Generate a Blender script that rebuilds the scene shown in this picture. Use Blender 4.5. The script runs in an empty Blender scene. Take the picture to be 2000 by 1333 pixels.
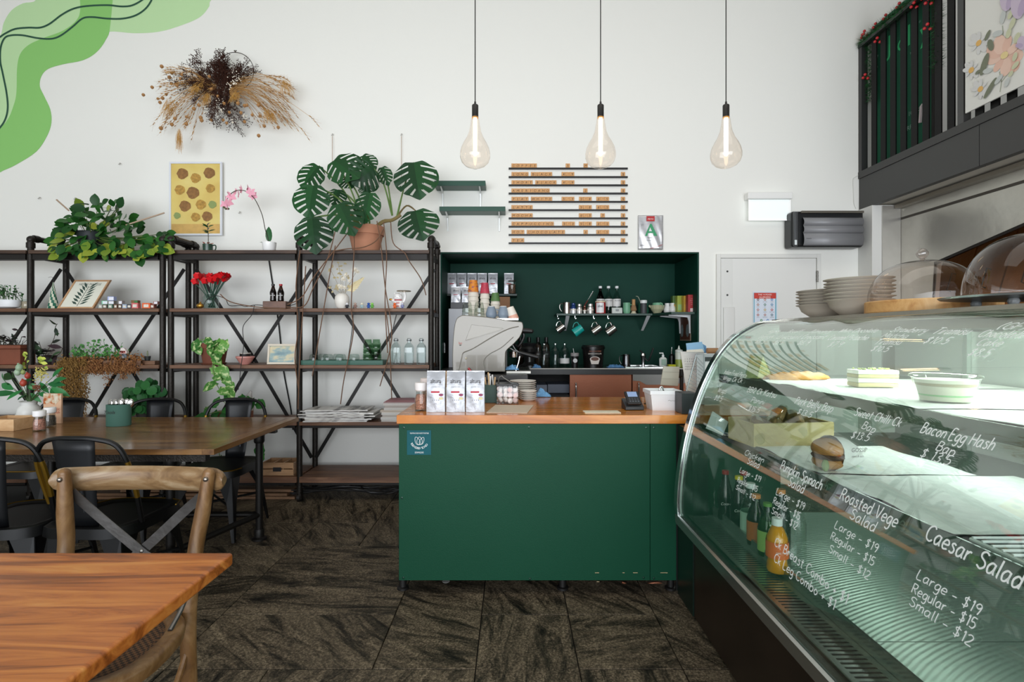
import bpy, math, random
from mathutils import Vector, Matrix
PI = math.pi
F, H, CX, CY = 1030.0, 1.3, 1000.0, 658.0      # focal length in px of the 2000 px frame, eye height, principal point
sc = bpy.context.scene
COL = sc.collection
# ---------------------------------------------------------------- camera, world, lights, exposure
cd = bpy.data.cameras.new('camera'); cam = bpy.data.objects.new('camera', cd); COL.objects.link(cam)
cam.location = (0, 0, H); cam.rotation_euler = (PI/2, 0, 0)
cd.sensor_width = 36; cd.lens = F/2000*36; cd.shift_y = -8.5/2000; cd.clip_start = .02
sc.camera = cam
sc.view_settings.view_transform = 'Standard'; sc.view_settings.look = 'None'
sc.view_settings.exposure = 0.0; sc.view_settings.gamma = 1; sc.view_settings.use_curve_mapping = False
w = bpy.data.worlds.new('sky'); sc.world = w; w.use_nodes = True
bg = w.node_tree.nodes['Background']; bg.inputs[0].default_value = (.9, .94, 1.0, 1); bg.inputs[1].default_value = .4
def area(name, loc, rot, sx, sy, power, col):
    l = bpy.data.lights.new(name, 'AREA'); l.shape = 'RECTANGLE'; l.size = sx; l.size_y = sy; l.energy = power; l.color = col
    o = bpy.data.objects.new(name, l); COL.objects.link(o); o.location = loc; o.rotation_euler = rot
    return o
# big shop front windows behind the viewer
area('shopfront_window_light', (-.6, -3.1, 1.45), (PI/2, 0, 0), 9.4, 2.7, 222, (.9, .945, 1)).data.spread = 1.9
# ceiling light panels of the hall
area('ceiling_panel_light', (-1.6, 1.2, 5.3), (0, 0, 0), 4.0, 2.2, 36, (1, .95, .87))
area('ceiling_panel_light', (1.6, 1.2, 5.3), (0, 0, 0), 2.4, 2.2, 25, (1, .95, .87))

# ---------------------------------------------------------------- helpers
def at(px, py, Y): return Vector(((px-CX)*Y/F, Y, H-(py-CY)*Y/F))
def X_(px, Y): return (px-CX)*Y/F
def Z_(py, Y): return H-(py-CY)*Y/F
def lin(h):
    h = h.lstrip('#'); c = [int(h[i:i+2], 16)/255 for i in (0, 2, 4)]
    return tuple((x/12.92 if x <= .04045 else ((x+.055)/1.055)**2.4) for x in c) + (1,)
MATS = {}
def m(hexc, r=.5, metal=0, spec=.5, emit=0, coat=0, bump=0, bs=60, var=0, vs=8):
    k = ('m', hexc, r, metal, spec, emit, coat, bump, bs, var, vs)
    if k in MATS: return MATS[k]
    a = bpy.data.materials.new('paint'); a.use_nodes = True; nt = a.node_tree; b = nt.nodes['Principled BSDF']
    b.inputs['Base Color'].default_value = lin(hexc); b.inputs['Roughness'].default_value = r; b.inputs['Metallic'].default_value = metal
    b.inputs['Specular IOR Level'].default_value = spec; b.inputs['Coat Weight'].default_value = coat
    if emit: b.inputs['Emission Color'].default_value = lin(hexc); b.inputs['Emission Strength'].default_value = emit
    if bump or var:
        tc = nt.nodes.new('ShaderNodeTexCoord')
    if var:
        n = nt.nodes.new('ShaderNodeTexNoise'); n.inputs['Scale'].default_value = vs; n.inputs['Detail'].default_value = 4
        nt.links.new(tc.outputs['Object'], n.inputs['Vector'])
        mx = nt.nodes.new('ShaderNodeHueSaturation'); mx.inputs['Color'].default_value = lin(hexc)
        mr = nt.nodes.new('ShaderNodeMapRange'); mr.inputs[1].default_value = .3; mr.inputs[2].default_value = .7; mr.inputs[3].default_value = 1-var; mr.inputs[4].default_value = 1+var
        nt.links.new(n.outputs[0], mr.inputs[0]); nt.links.new(mr.outputs[0], mx.inputs['Value']); nt.links.new(mx.outputs[0], b.inputs['Base Color'])
    if bump:
        n2 = nt.nodes.new('ShaderNodeTexNoise'); n2.inputs['Scale'].default_value = bs; n2.inputs['Detail'].default_value = 3
        nt.links.new(tc.outputs['Object'], n2.inputs['Vector'])
        bp = nt.nodes.new('ShaderNodeBump'); bp.inputs['Strength'].default_value = bump; bp.inputs['Distance'].default_value = .01
        nt.links.new(n2.outputs[0], bp.inputs['Height']); nt.links.new(bp.outputs[0], b.inputs['Normal'])
    MATS[k] = a; return a
def ramp(nt, stops):
    r = nt.nodes.new('ShaderNodeValToRGB'); e = r.color_ramp.elements
    while len(e) < len(stops): e.new(.5)
    for i, (p, c) in enumerate(stops): e[i].position = p; e[i].color = lin(c)
    return r
def wood(stops, sx=1, sy=14, sz=14, dist=1.2, scale=1.6, r=.4, bump=.15, key='', coat=0):
    k = ('wood', str(stops), sx, sy, sz, dist, scale, r, key)
    if k in MATS: return MATS[k]
    a = bpy.data.materials.new('wood'); a.use_nodes = True; nt = a.node_tree; b = nt.nodes['Principled BSDF']
    tc = nt.nodes.new('ShaderNodeTexCoord'); mp = nt.nodes.new('ShaderNodeMapping'); mp.inputs['Scale'].default_value = (sx, sy, sz)
    n = nt.nodes.new('ShaderNodeTexNoise'); n.inputs['Scale'].default_value = scale; n.inputs['Detail'].default_value = 6; n.inputs['Roughness'].default_value = .62; n.inputs['Distortion'].default_value = dist
    nt.links.new(tc.outputs['Object'], mp.inputs[0]); nt.links.new(mp.outputs[0], n.inputs['Vector'])
    rp = ramp(nt, stops); nt.links.new(n.outputs[0], rp.inputs[0]); nt.links.new(rp.outputs[0], b.inputs['Base Color'])
    b.inputs['Roughness'].default_value = r; b.inputs['Coat Weight'].default_value = coat; b.inputs['Coat Roughness'].default_value = .12
    bp = nt.nodes.new('ShaderNodeBump'); bp.inputs['Strength'].default_value = bump; bp.inputs['Distance'].default_value = .004
    nt.links.new(n.outputs[0], bp.inputs['Height']); nt.links.new(bp.outputs[0], b.inputs['Normal'])
    MATS[k] = a; return a
def glass(tint='#f4f8f6', edge='#9fb0aa', refl=1.0, rough=.02, name='glass', ior=1.5):
    k = ('g', tint, edge, refl, rough, ior)
    if k in MATS: return MATS[k]
    a = bpy.data.materials.new(name); a.use_nodes = True; nt = a.node_tree; nt.nodes.clear()
    out = nt.nodes.new('ShaderNodeOutputMaterial'); tr = nt.nodes.new('ShaderNodeBsdfTransparent'); gl = nt.nodes.new('ShaderNodeBsdfGlossy')
    gl.inputs['Roughness'].default_value = rough; gl.inputs['Color'].default_value = (refl, refl, refl, 1)
    lw = nt.nodes.new('ShaderNodeLayerWeight'); lw.inputs[0].default_value = .35
    rp = ramp(nt, [(0.0, tint), (.55, tint), (1, edge)]); nt.links.new(lw.outputs['Facing'], rp.inputs[0]); nt.links.new(rp.outputs[0], tr.inputs[0])
    fr = nt.nodes.new('ShaderNodeFresnel'); ge = nt.nodes.new('ShaderNodeNewGeometry'); mr = nt.nodes.new('ShaderNodeMapRange'); mr.inputs[3].default_value = ior; mr.inputs[4].default_value = 1/ior; nt.links.new(ge.outputs['Backfacing'], mr.inputs[0]); nt.links.new(mr.outputs[0], fr.inputs[0])
    mx = nt.nodes.new('ShaderNodeMixShader'); nt.links.new(fr.outputs[0], mx.inputs[0]); nt.links.new(tr.outputs[0], mx.inputs[1]); nt.links.new(gl.outputs[0], mx.inputs[2])
    nt.links.new(mx.outputs[0], out.inputs[0]); MATS[k] = a; return a
def leafm(c1, c2, r=.4, sc_=3, vein=None):
    k = ('leaf', c1, c2, r, vein)
    if k in MATS: return MATS[k]
    a = bpy.data.materials.new('foliage'); a.use_nodes = True; nt = a.node_tree; b = nt.nodes['Principled BSDF']
    oi = nt.nodes.new('ShaderNodeObjectInfo'); g = nt.nodes.new('ShaderNodeNewGeometry'); ad = nt.nodes.new('ShaderNodeMath'); ad.operation = 'ADD'
    nt.links.new(oi.outputs['Random'], ad.inputs[0]); nt.links.new(g.outputs['Random Per Island'], ad.inputs[1])
    fr = nt.nodes.new('ShaderNodeMath'); fr.operation = 'FRACT'; nt.links.new(ad.outputs[0], fr.inputs[0])
    rp = ramp(nt, [(0, c1), (1, c2)]); nt.links.new(fr.outputs[0], rp.inputs[0]); last = rp.outputs[0]
    if vein:
        tc = nt.nodes.new('ShaderNodeTexCoord'); n = nt.nodes.new('ShaderNodeTexNoise'); n.inputs['Scale'].default_value = 2.6; n.inputs['Detail'].default_value = 5
        nt.links.new(tc.outputs['Object'], n.inputs['Vector']); r2 = ramp(nt, [(.5, '#000000'), (.6, '#ffffff')]); nt.links.new(n.outputs[0], r2.inputs[0])
        mx = nt.nodes.new('ShaderNodeMix'); mx.data_type = 'RGBA'; nt.links.new(r2.outputs[0], mx.inputs[0]); nt.links.new(last, mx.inputs[6]); mx.inputs[7].default_value = lin(vein); last = mx.outputs[2]
    nt.links.new(last, b.inputs['Base Color']); b.inputs['Roughness'].default_value = r
    b.inputs['Specular IOR Level'].default_value = .22
    MATS[k] = a; return a

def catmull(pts, n=6, closed=False):
    P = [Vector(p) for p in pts]; out = []; L = len(P)
    rng = range(L) if closed else range(L-1)
    for i in rng:
        a = P[(i-1) % L] if (closed or i > 0) else P[0]; b = P[i]; c = P[(i+1) % L]; d = P[(i+2) % L] if (closed or i+2 < L) else P[-1]
        for k in range(n):
            t = k/n
            out.append(.5*((2*b)+(c-a)*t+(2*a-5*b+4*c-d)*t*t+(3*b-a-3*c+d)*t**3))
    if not closed: out.append(P[-1])
    return out
GLY = {}
class M:
    def __init__(s, o=None): s.v = []; s.f = []; s.mi = []; s.o = o; s.k = 0; s.T = None
    def add(s, vs, fs, k=None):
        n = len(s.v)
        if s.T is not None: vs = [s.T @ Vector(p) for p in vs]
        s.v += [tuple(p) for p in vs]; s.f += [tuple(i+n for i in f) for f in fs]; s.mi += [s.k if k is None else k]*len(fs); return s
    def box(s, x0, x1, y0, y1, z0, z1):
        return s.add([(x0,y0,z0),(x1,y0,z0),(x1,y1,z0),(x0,y1,z0),(x0,y0,z1),(x1,y0,z1),(x1,y1,z1),(x0,y1,z1)],
              [(0,3,2,1),(4,5,6,7),(0,1,5,4),(1,2,6,5),(2,3,7,6),(3,0,4,7)])
    def bar(s, a, b, wx, wy, up=(0,1,0)):      # box along a->b, wx across, wy along up
        a, b = Vector(a), Vector(b); d = (b-a).normalized(); u = Vector(up); sx = d.cross(u).normalized()*wx/2; u = sx.cross(d).normalized()*wy/2
        q = [a-sx-u, a+sx-u, a+sx+u, a-sx+u, b-sx-u, b+sx-u, b+sx+u, b-sx+u]
        return s.add(q, [(0,3,2,1),(4,5,6,7),(0,1,5,4),(1,2,6,5),(2,3,7,6),(3,0,4,7)])
    def tube(s, pts, r, n=8, caps=True, closed=False, flat=1.0):
        P = [Vector(p) for p in pts]; L = len(P); R = r if isinstance(r, (list, tuple)) else [r]*L
        t0 = (P[1]-P[0]).normalized(); u = t0.orthogonal().normalized(); vs = []; prev = t0
        for i in range(L):
            t = (P[(i+1) % L]-P[i-1]) if (closed or 0 < i < L-1) else ((P[1]-P[0]) if i == 0 else (P[-1]-P[-2]))
            t = t.normalized() if t.length > 1e-9 else prev
            u = (u-t*u.dot(t)); u = u.normalized() if u.length > 1e-6 else t.orthogonal().normalized(); w_ = t.cross(u); prev = t
            for k in range(n): a = 2*PI*k/n; vs.append(P[i]+(u*math.cos(a)+w_*math.sin(a)*flat)*R[i])
        fs = []
        for i in range(L if closed else L-1):
            for k in range(n):
                j = (i+1) % L; fs.append((i*n+k, i*n+(k+1) % n, j*n+(k+1) % n, j*n+k))
        if caps and not closed: fs += [tuple(range(n-1,-1,-1)), tuple(range((L-1)*n, L*n))]
        return s.add(vs, fs)
    def cyl(s, a, b, r, r2=None, n=14): return s.tube([a, b], [r, r if r2 is None else r2], n)
    def lathe(s, prof, n=20, c=(0,0,0), sq=(1,1)):
        vs = []; fs = []; L = len(prof)
        for (r, z) in prof:
            for k in range(n): a = 2*PI*k/n; vs.append((c[0]+r*sq[0]*math.cos(a), c[1]+r*sq[1]*math.sin(a), c[2]+z))
        for i in range(L-1):
            for k in range(n): fs.append((i*n+k, i*n+(k+1) % n, (i+1)*n+(k+1) % n, (i+1)*n+k))
        if prof[0][0] > 1e-6: fs.append(tuple(range(n-1,-1,-1)))
        if prof[-1][0] > 1e-6: fs.append(tuple(range((L-1)*n, L*n)))
        return s.add(vs, fs)
    def shell(s, prof, n=20, c=(0,0,0), sq=(1,1)):   # open lathe
        vs = []; fs = []; L = len(prof)
        for (r, z) in prof:
            for k in range(n): a = 2*PI*k/n; vs.append((c[0]+r*sq[0]*math.cos(a), c[1]+r*sq[1]*math.sin(a), c[2]+z))
        for i in range(L-1):
            for k in range(n): fs.append((i*n+k, i*n+(k+1) % n, (i+1)*n+(k+1) % n, (i+1)*n+k))
        return s.add(vs, fs)
    def ball(s, c, r, n=12, k=8):
        r = r if isinstance(r, (tuple, list)) else (r, r, r); vs = []; fs = []
        for i in range(k+1):
            b = PI*i/k
            for j in range(n): a = 2*PI*j/n; vs.append((c[0]+r[0]*math.sin(b)*math.cos(a), c[1]+r[1]*math.sin(b)*math.sin(a), c[2]-r[2]*math.cos(b)))
        for i in range(k):
            for j in range(n): fs.append((i*n+j, i*n+(j+1) % n, (i+1)*n+(j+1) % n, (i+1)*n+j))
        return s.add(vs, fs)
    def prism(s, pts, d):        # planar polygon (3d points) extruded by vector d
        n = len(pts); d = Vector(d); vs = [Vector(p) for p in pts]+[Vector(p)+d for p in pts]
        return s.add(vs, [tuple(range(n)), tuple(range(2*n-1, n-1, -1))]+[(i, i+n, (i+1) % n+n, (i+1) % n) for i in range(n)])
    def grid(s, fn, nu, nv, skip=None):
        vs = [fn(i/nu, j/nv) for i in range(nu+1) for j in range(nv+1)]; fs = []
        for i in range(nu):
            for j in range(nv):
                if skip and skip(i, j): continue
                a = i*(nv+1)+j; fs.append((a, a+nv+1, a+nv+2, a+1))
        return s.add(vs, fs)
    def ribbon(s, pts, wd, nrm=(0,-1,0)):
        P = [Vector(p) for p in pts]; nrm = Vector(nrm); vs = []
        for i in range(len(P)):
            t = (P[min(i+1, len(P)-1)]-P[max(i-1, 0)]); sd = t.cross(nrm); sd = sd.normalized()*wd/2 if sd.length > 1e-9 else Vector((wd/2,0,0))
            vs += [P[i]-sd, P[i]+sd]
        return s.add(vs, [(2*i, 2*i+1, 2*i+3, 2*i+2) for i in range(len(P)-1)])
    def text(s, t, o, size, xd=(1,0,0), yd=(0,0,1), align='l', slant=0, wsc=1, width=None):
        wt = sum(GLY[c][2] for c in t)*size*wsc
        if width: wsc *= width/wt; wt = width
        o = Vector(o); xd = Vector(xd); yd = Vector(yd); x = {'l': 0, 'c': -wt/2, 'r': -wt}[align]
        for c in t:
            vs, fs, adv = GLY[c]
            s.add([o+xd*(x+(p[0]+p[1]*slant)*size*wsc)+yd*(p[1]*size) for p in vs], fs); x += adv*size*wsc
        return s
    def build(s, name, mats, parent=None, loc=None, rot=None, smooth=.6, bevel=0, seg=2, solid=0, kind=None, label=None):
        me = bpy.data.meshes.new(name); vs = s.v
        if s.o is not None: ox, oy, oz = s.o; vs = [(x-ox, y-oy, z-oz) for x, y, z in vs]
        me.from_pydata(vs, [], s.f); mats = mats if isinstance(mats, (list, tuple)) else [mats]
        for a in mats: me.materials.append(a)
        if len(mats) > 1: me.polygons.foreach_set('material_index', s.mi)
        if smooth: me.polygons.foreach_set('use_smooth', [True]*len(me.polygons)); me.set_sharp_from_angle(angle=smooth)
        me.update(); o = bpy.data.objects.new(name, me); COL.objects.link(o)
        if parent is not None: o.parent = parent
        if loc is not None: o.location = loc
        elif s.o is not None and parent is None: o.location = s.o
        if rot is not None: o.rotation_euler = rot
        if bevel:
            b = o.modifiers.new('bevel', 'BEVEL'); b.width = bevel; b.segments = seg; b.limit_method = 'ANGLE'; b.angle_limit = .7; b.harden_normals = True
        if solid: q = o.modifiers.new('solid', 'SOLIDIFY'); q.thickness = solid; q.offset = 0
        if kind: o['kind'] = kind
        if label: o['label'] = label
        return o
def tag(o, label, cat, group=None):
    o['label'] = label; o['category'] = cat
    if group: o['group'] = group
    return o
def thing(name, label, cat, loc=(0,0,0), rz=0, group=None):
    o = bpy.data.objects.new(name, None); COL.objects.link(o); o.location = loc; o.rotation_euler = (0, 0, rz); o.empty_display_size = .05
    return tag(o, label, cat, group)
def kids(o): return [c for c in COL.objects if c.parent is o]
def dup(o, loc=None, rz=None, label=None, parent=None, ch=None):
    r = o.copy(); COL.objects.link(r)
    if parent is not None: r.parent = parent
    if loc is not None: r.location = loc
    if rz is not None: r.rotation_euler = (0, 0, rz)
    if label: r['label'] = label
    for c in (ch if ch is not None else o.children): dup(c, parent=r)
    return r
def orient(pos, d, nrm, sx=1, sy=1, sz=1):   # local y -> d, local z ~ nrm
    y = Vector(d).normalized(); z = Vector(nrm); z = (z-y*z.dot(y)); z = z.normalized() if z.length > 1e-6 else y.orthogonal().normalized(); x = y.cross(z)
    R = Matrix((x*sx, y*sy, z*sz)).transposed().to_4x4(); R.translation = Vector(pos); return R
def inst(name, me, parent, mtx, label=None):
    o = bpy.data.objects.new(name, me); COL.objects.link(o); o.parent = parent; o.matrix_local = mtx
    if label: o['label'] = label
    return o
ORD = ['first','second','third','fourth','fifth','sixth','seventh','eighth','ninth','tenth','eleventh','twelfth','thirteenth','fourteenth','fifteenth']
def fromtop(i, n): return 'topmost' if i == n-1 else ('lowest' if i == 0 else ORD[n-1-i]+' from the top')
# glyph cache from Blender's built-in font
def glyphs():
    cs = sorted(set("ABCDEFGHIJKLMNOPQRSTUVWXYZabcdefghijklmnopqrstuvwxyz0123456789$.-&%+!'/:,#*()"))
    tmp = []
    def mk(t):
        c = bpy.data.curves.new('t', 'FONT'); c.body = t; c.resolution_u = 3; o = bpy.data.objects.new('t', c); COL.objects.link(o); tmp.append(o); return o
    A = {c: (mk(c), mk('H'+c+'H')) for c in cs}; hh = mk('HH')
    bpy.context.view_layer.update(); dg = bpy.context.evaluated_depsgraph_get()
    def wd(o): return max(v[0] for v in o.bound_box)
    base = wd(hh.evaluated_get(dg))
    for c, (a, b) in A.items():
        me = bpy.data.meshes.new_from_object(a.evaluated_get(dg))
        GLY[c] = ([tuple(v.co) for v in me.vertices], [tuple(p.vertices) for p in me.polygons], wd(b.evaluated_get(dg))-base)
        bpy.data.meshes.remove(me)
    GLY[' '] = ([], [], .3)
    for o in tmp: cu = o.data; bpy.data.objects.remove(o); bpy.data.curves.remove(cu)
glyphs()
R = random.Random(7)
def U(a, b): return R.uniform(a, b)
WHITE = m('#f2f1ee', .5); BLACK = m('#101010', .45); IRON = m('#2a2622', .42, .6, bump=.3, bs=120); STEEL = m('#c4c4c2', .22, 1); CHROME = m('#e6e6e6', .08, 1)
DSTEEL = m('#8d8d8b', .25, 1); PAPER = m('#ecebe6', .8)
# ================================================================ ROOM SHELL
YW = 4.64; YN = 5.29
wallp = m('#eeeee8', .7, bump=.05, bs=40)
def st(mm, name, mats, **k):
    o = mm.build(name, mats, **k)
    if k.get('parent') is None: o['kind'] = 'structure'
    return o
NX0, NX1, NZ = X_(860, YW), X_(1365, YW), Z_(493, YW)
b = M(); b.box(-6, NX0, YW, 5.5, 0, 5.6); b.box(NX1, 6, YW, 5.5, 0, 5.6); b.box(NX0, NX1, YW, 5.5, NZ, 5.6)
wall_back = st(b, 'wall_back', wallp, smooth=0)
gpaint = m('#0e3c30', .55, spec=.15, var=.10, vs=2.5)
b = M(); t = .012
b.box(NX0, NX1, YN, YN+t, 0, NZ-.001); b.box(NX0, NX0+t, YW+.004, YN, 0, NZ-.001); b.box(NX1-t, NX1, YW+.004, YN, 0, NZ-.001); b.box(NX0+t, NX1-t, YW+.004, YN, NZ-t, NZ-.001)
st(b, 'wall_alcove', gpaint, smooth=0)
b = M(); e = .018
b.box(NX0-e, NX0, YW-.006, YW+.02, 0, NZ+e); b.box(NX1, NX1+e, YW-.006, YW+.02, 0, NZ+e); b.box(NX0, NX1, YW-.006, YW+.02, NZ, NZ+e)
st(b, 'trim_1', m('#eeeeea', .5), smooth=0)
b = M(); b.box(-6, 6, -3.2, 5.5, 5.6, 5.75); st(b, 'ceiling', m('#f2f0ea', .8), smooth=0)
b = M(); b.box(-6.15, -6, -3.2, 5.5, 0, 5.6); st(b, 'wall_left', wallp, smooth=0)
# ---- mural painted on the back wall
mur = []
def zpt(p, y): return (X_(p[0]/2.666, YW), y, Z_(p[1]/2.666, YW))
light = [(190,-120),(1100,-120),(1092,10),(1085,40),(1040,90),(950,130),(830,165),(700,173),(560,165),(400,200),(200,350),(120,550),(40,650),(-90,720),(-90,300),(0,190),(20,120),(60,55),(120,18),(190,-2)]
mid = [(420,-120),(420,40),(400,105),(330,160),(230,198),(150,235),(105,285),(90,360),(87,480),(72,550),(30,640),(-90,760),(-90,930),(20,888),(90,855),(190,790),(245,710),(268,640),(262,570),(230,500),(208,450),(215,400),(250,360),(330,335),(430,315),(500,275),(550,210),(575,130),(577,-120)]
L1 = [(-60,235),(0,195),(30,175),(80,152),(150,145),(210,145),(260,125),(320,80),(380,48),(450,33),(560,28),(640,35),(700,25),(765,-20),(800,-90)]
L2 = [(-60,730),(0,668),(30,620),(42,560),(35,480),(15,380),(3,320),(5,250),(25,200),(60,185),(120,185),(200,200),(270,203),(320,185),(380,140),(430,98),(480,90),(560,98),(640,98),(710,80),(765,40),(800,-20),(820,-90)]
b = M(); b.prism(catmull([zpt(p, YW-.0016) for p in light], 4, True), (0,.002,0)); b.build('painted_shape', m('#bfe2ab', .7), parent=wall_back, smooth=0, label='pale green wavy painted shape')
b = M(); b.prism(catmull([zpt(p, YW-.0026) for p in mid], 4, True), (0,.002,0)); b.build('painted_shape', m('#8cc970', .7), parent=wall_back, smooth=0, label='mid green wavy painted shape')
for L in (L1, L2):
    b = M(); b.ribbon(catmull([zpt(p, YW-.0036) for p in L], 5), .0155); b.build('painted_line', m('#1f4f3b', .7), parent=wall_back, smooth=0)
# ---- floor: stone tiles of mixed size
gr = bpy.data.materials.new('stone_tile'); gr.use_nodes = True; nt = gr.node_tree; bs_ = nt.nodes['Principled BSDF']
tc = nt.nodes.new('ShaderNodeTexCoord'); oi = nt.nodes.new('ShaderNodeObjectInfo')
ml = nt.nodes.new('ShaderNodeMath'); ml.operation = 'MULTIPLY'; ml.inputs[1].default_value = 40; nt.links.new(oi.outputs['Random'], ml.inputs[0])
vr = nt.nodes.new('ShaderNodeVectorRotate'); vr.rotation_type = 'Z_AXIS'; nt.links.new(tc.outputs['Object'], vr.inputs['Vector']); nt.links.new(ml.outputs[0], vr.inputs['Angle'])
of = nt.nodes.new('ShaderNodeVectorMath'); of.operation = 'ADD'; nt.links.new(vr.outputs[0], of.inputs[0]); nt.links.new(ml.outputs[0], of.inputs[1])
def tn(scale, st_, det, dist=0, rough=.6):
    mp = nt.nodes.new('ShaderNodeMapping'); mp.inputs['Scale'].default_value = st_; nt.links.new(of.outputs[0], mp.inputs[0])
    n = nt.nodes.new('ShaderNodeTexNoise'); n.inputs['Scale'].default_value = scale; n.inputs['Detail'].default_value = det; n.inputs['Distortion'].default_value = dist; n.inputs['Roughness'].default_value = rough
    nt.links.new(mp.outputs[0], n.inputs['Vector']); return n
n1 = tn(2.3, (1, 4.5, 1), 8, 1.1, .72); n2 = tn(110, (1, 1, 1), 3, 0, .8); n3 = tn(5, (1, 2, 1), 3)
r1 = ramp(nt, [(.34, '#1e1c16'), (.43, '#514a3d'), (.51, '#827562'), (.68, '#a6977f')]); nt.links.new(n1.outputs[0], r1.inputs[0])
r2 = ramp(nt, [(.38, '#3a3833'), (.52, '#a8a6a0'), (.66, '#ffffff')]); nt.links.new(n2.outputs[0], r2.inputs[0])
mx = nt.nodes.new('ShaderNodeMix'); mx.data_type = 'RGBA'; mx.blend_type = 'MULTIPLY'; mx.inputs[0].default_value = .85
nt.links.new(r1.outputs[0], mx.inputs[6]); nt.links.new(r2.outputs[0], mx.inputs[7]); nt.links.new(mx.outputs[2], bs_.inputs['Base Color'])
bs_.inputs['Roughness'].default_value = .55; bs_.inputs['Specular IOR Level'].default_value = .25
bp = nt.nodes.new('ShaderNodeBump'); bp.inputs['Strength'].default_value = .35; bp.inputs['Distance'].default_value = .006; nt.links.new(n1.outputs[0], bp.inputs['Height']); nt.links.new(bp.outputs[0], bs_.inputs['Normal'])
b = M(); b.box(-6, 6, -3.2, 5.5, -.08, -.012); floor = st(b, 'floor', m('#15130f', .8), smooth=0)
gx0, gy0, g = -.142, .44, .405
used = set(); RT = random.Random(3); tmesh = {}
forced = {(-3,4):(2,1), (-3,5):(2,2), (-3,3):(1,1), (-2,3):(2,1), (-1,4):(1,2), (0,3):(1,2), (0,5):(1,2), (1,4):(1,1), (1,5):(1,2), (2,4):(1,2), (-2,7):(2,2), (-3,7):(1,1), (1,3):(1,1), (-4,5):(1,1), (-4,4):(1,1)}
cells = [(i, j) for j in range(-3, 12) for i in range(-9, 9)]
for i, j in sorted(cells, key=lambda c: (c not in forced,)+c[::-1]):
    if (i, j) in used: continue
    sz = forced.get((i, j)) or RT.choice([(1,1),(1,1),(2,1),(1,2),(2,2)])
    cl = [(i+a, j+c) for a in range(sz[0]) for c in range(sz[1])]
    if any(c in used for c in cl) or (i,j) not in forced and any(c in forced for c in cl): sz = (1, 1); cl = [(i, j)]
    used.update(cl)
    if sz not in tmesh:
        gp = .0022; b = M(); W, D = sz[0]*g, sz[1]*g
        c_ = .0018; lo = [(gp,gp),(W-gp,gp),(W-gp,D-gp),(gp,D-gp)]; hi = [(gp+c_,gp+c_),(W-gp-c_,gp+c_),(W-gp-c_,D-gp-c_),(gp+c_,D-gp-c_)]
        b.add([(x,y,-.012) for x,y in lo]+[(x,y,-c_) for x,y in lo]+[(x,y,0) for x,y in hi], [(k, (k+1)%4, 4+(k+1)%4, 4+k) for k in range(4)]+[(4+k, 4+(k+1)%4, 8+(k+1)%4, 8+k) for k in range(4)]+[(8,9,10,11)])
        o = b.build('floor_tile', gr, parent=floor, smooth=0); tmesh[sz] = o.data
    else: o = bpy.data.objects.new('floor_tile', tmesh[sz]); COL.objects.link(o); o.parent = floor
    o.location = (gx0+i*g, gy0+j*g, 0)
# ---- door on the right of the alcove
b = M(); dx0, dx1, dz = X_(1398, YW), X_(1601, YW), Z_(497, YW); q = .035
b.box(dx0, dx0+q, YW-.022, YW, 0, dz); b.box(dx1-q, dx1, YW-.022, YW, 0, dz); b.box(dx0+q, dx1-q, YW-.022, YW, dz-q, dz)
door = st(b, 'door_1', m('#e2e2dd', .5), bevel=.002)
dm = m('#e4e4e0', .45)
b = M(); b.box(dx0+q+.004, dx1-q-.004, YW-.014, YW-.001, .01, dz-q-.004); b.build('door_leaf', dm, parent=door, bevel=.002)
b = M(); b.box(dx0+q+.008, dx0+q+.105, YW-.0175, YW-.0142, .3, dz-q-.01); b.build('cover_strip', m('#dfdfdb', .4), parent=door, bevel=.001)
for py in (531, 577):
    b = M(); b.cyl((X_(1419, YW), YW-.0195, Z_(py, YW)), (X_(1419, YW), YW-.0175, Z_(py, YW)), .009, n=12); b.build('screw', m('#4a4a48', .4, .8), parent=door)
b = M(); b.box(X_(1411, YW), X_(1432, YW), YW-.03, YW-.0176, Z_(690, YW), Z_(601, YW)); b.build('push_plate', m('#d2d2ce', .3, .3), parent=door, bevel=.002)
b = M(); b.cyl((X_(1593, YW), YW-.026, Z_(552, YW)), (X_(1593, YW), YW-.026, Z_(530, YW)), .008)
for k in range(3): zz = Z_(552, YW)+.02+.03*k; b.cyl((X_(1593, YW), YW-.026, zz), (X_(1593, YW), YW-.026, zz+.008), .0095)
b.build('hinge', m('#777570', .35, .9), parent=door)
# ---- right side: stub wall, stainless panels, mezzanine
XM = 3.05; XR = 3.28; ZB = 2.415; ZT = 2.715
b = M(); b.box(XM-.005, XR+.02, 4.46, YW, 0, ZB-.002); st(b, 'wall_stub', m('#dcdcd8', .6), smooth=0)
stl = m('#b9b6ad', .3, .75, bump=.25, bs=9, var=.07, vs=3)
hv = lambda px: XR*F/(px-CX)
b = M(); b.prism([(XR, 4.46, 0), (XR, 4.46, ZB-.002), (XR, 1.2, ZB-.002), (XR, 1.2, 2.95), (XR, 1.2, 2.50)][:3]+[(XR, 1.2, 2.41)], (.14, 0, 0))
wr = M(); wr.box(XR+.6, XR+.75, -3.2, 4.46, 0, ZB-.002); st(wr, 'wall_right', m('#b5aa98', .6), smooth=0)
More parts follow.
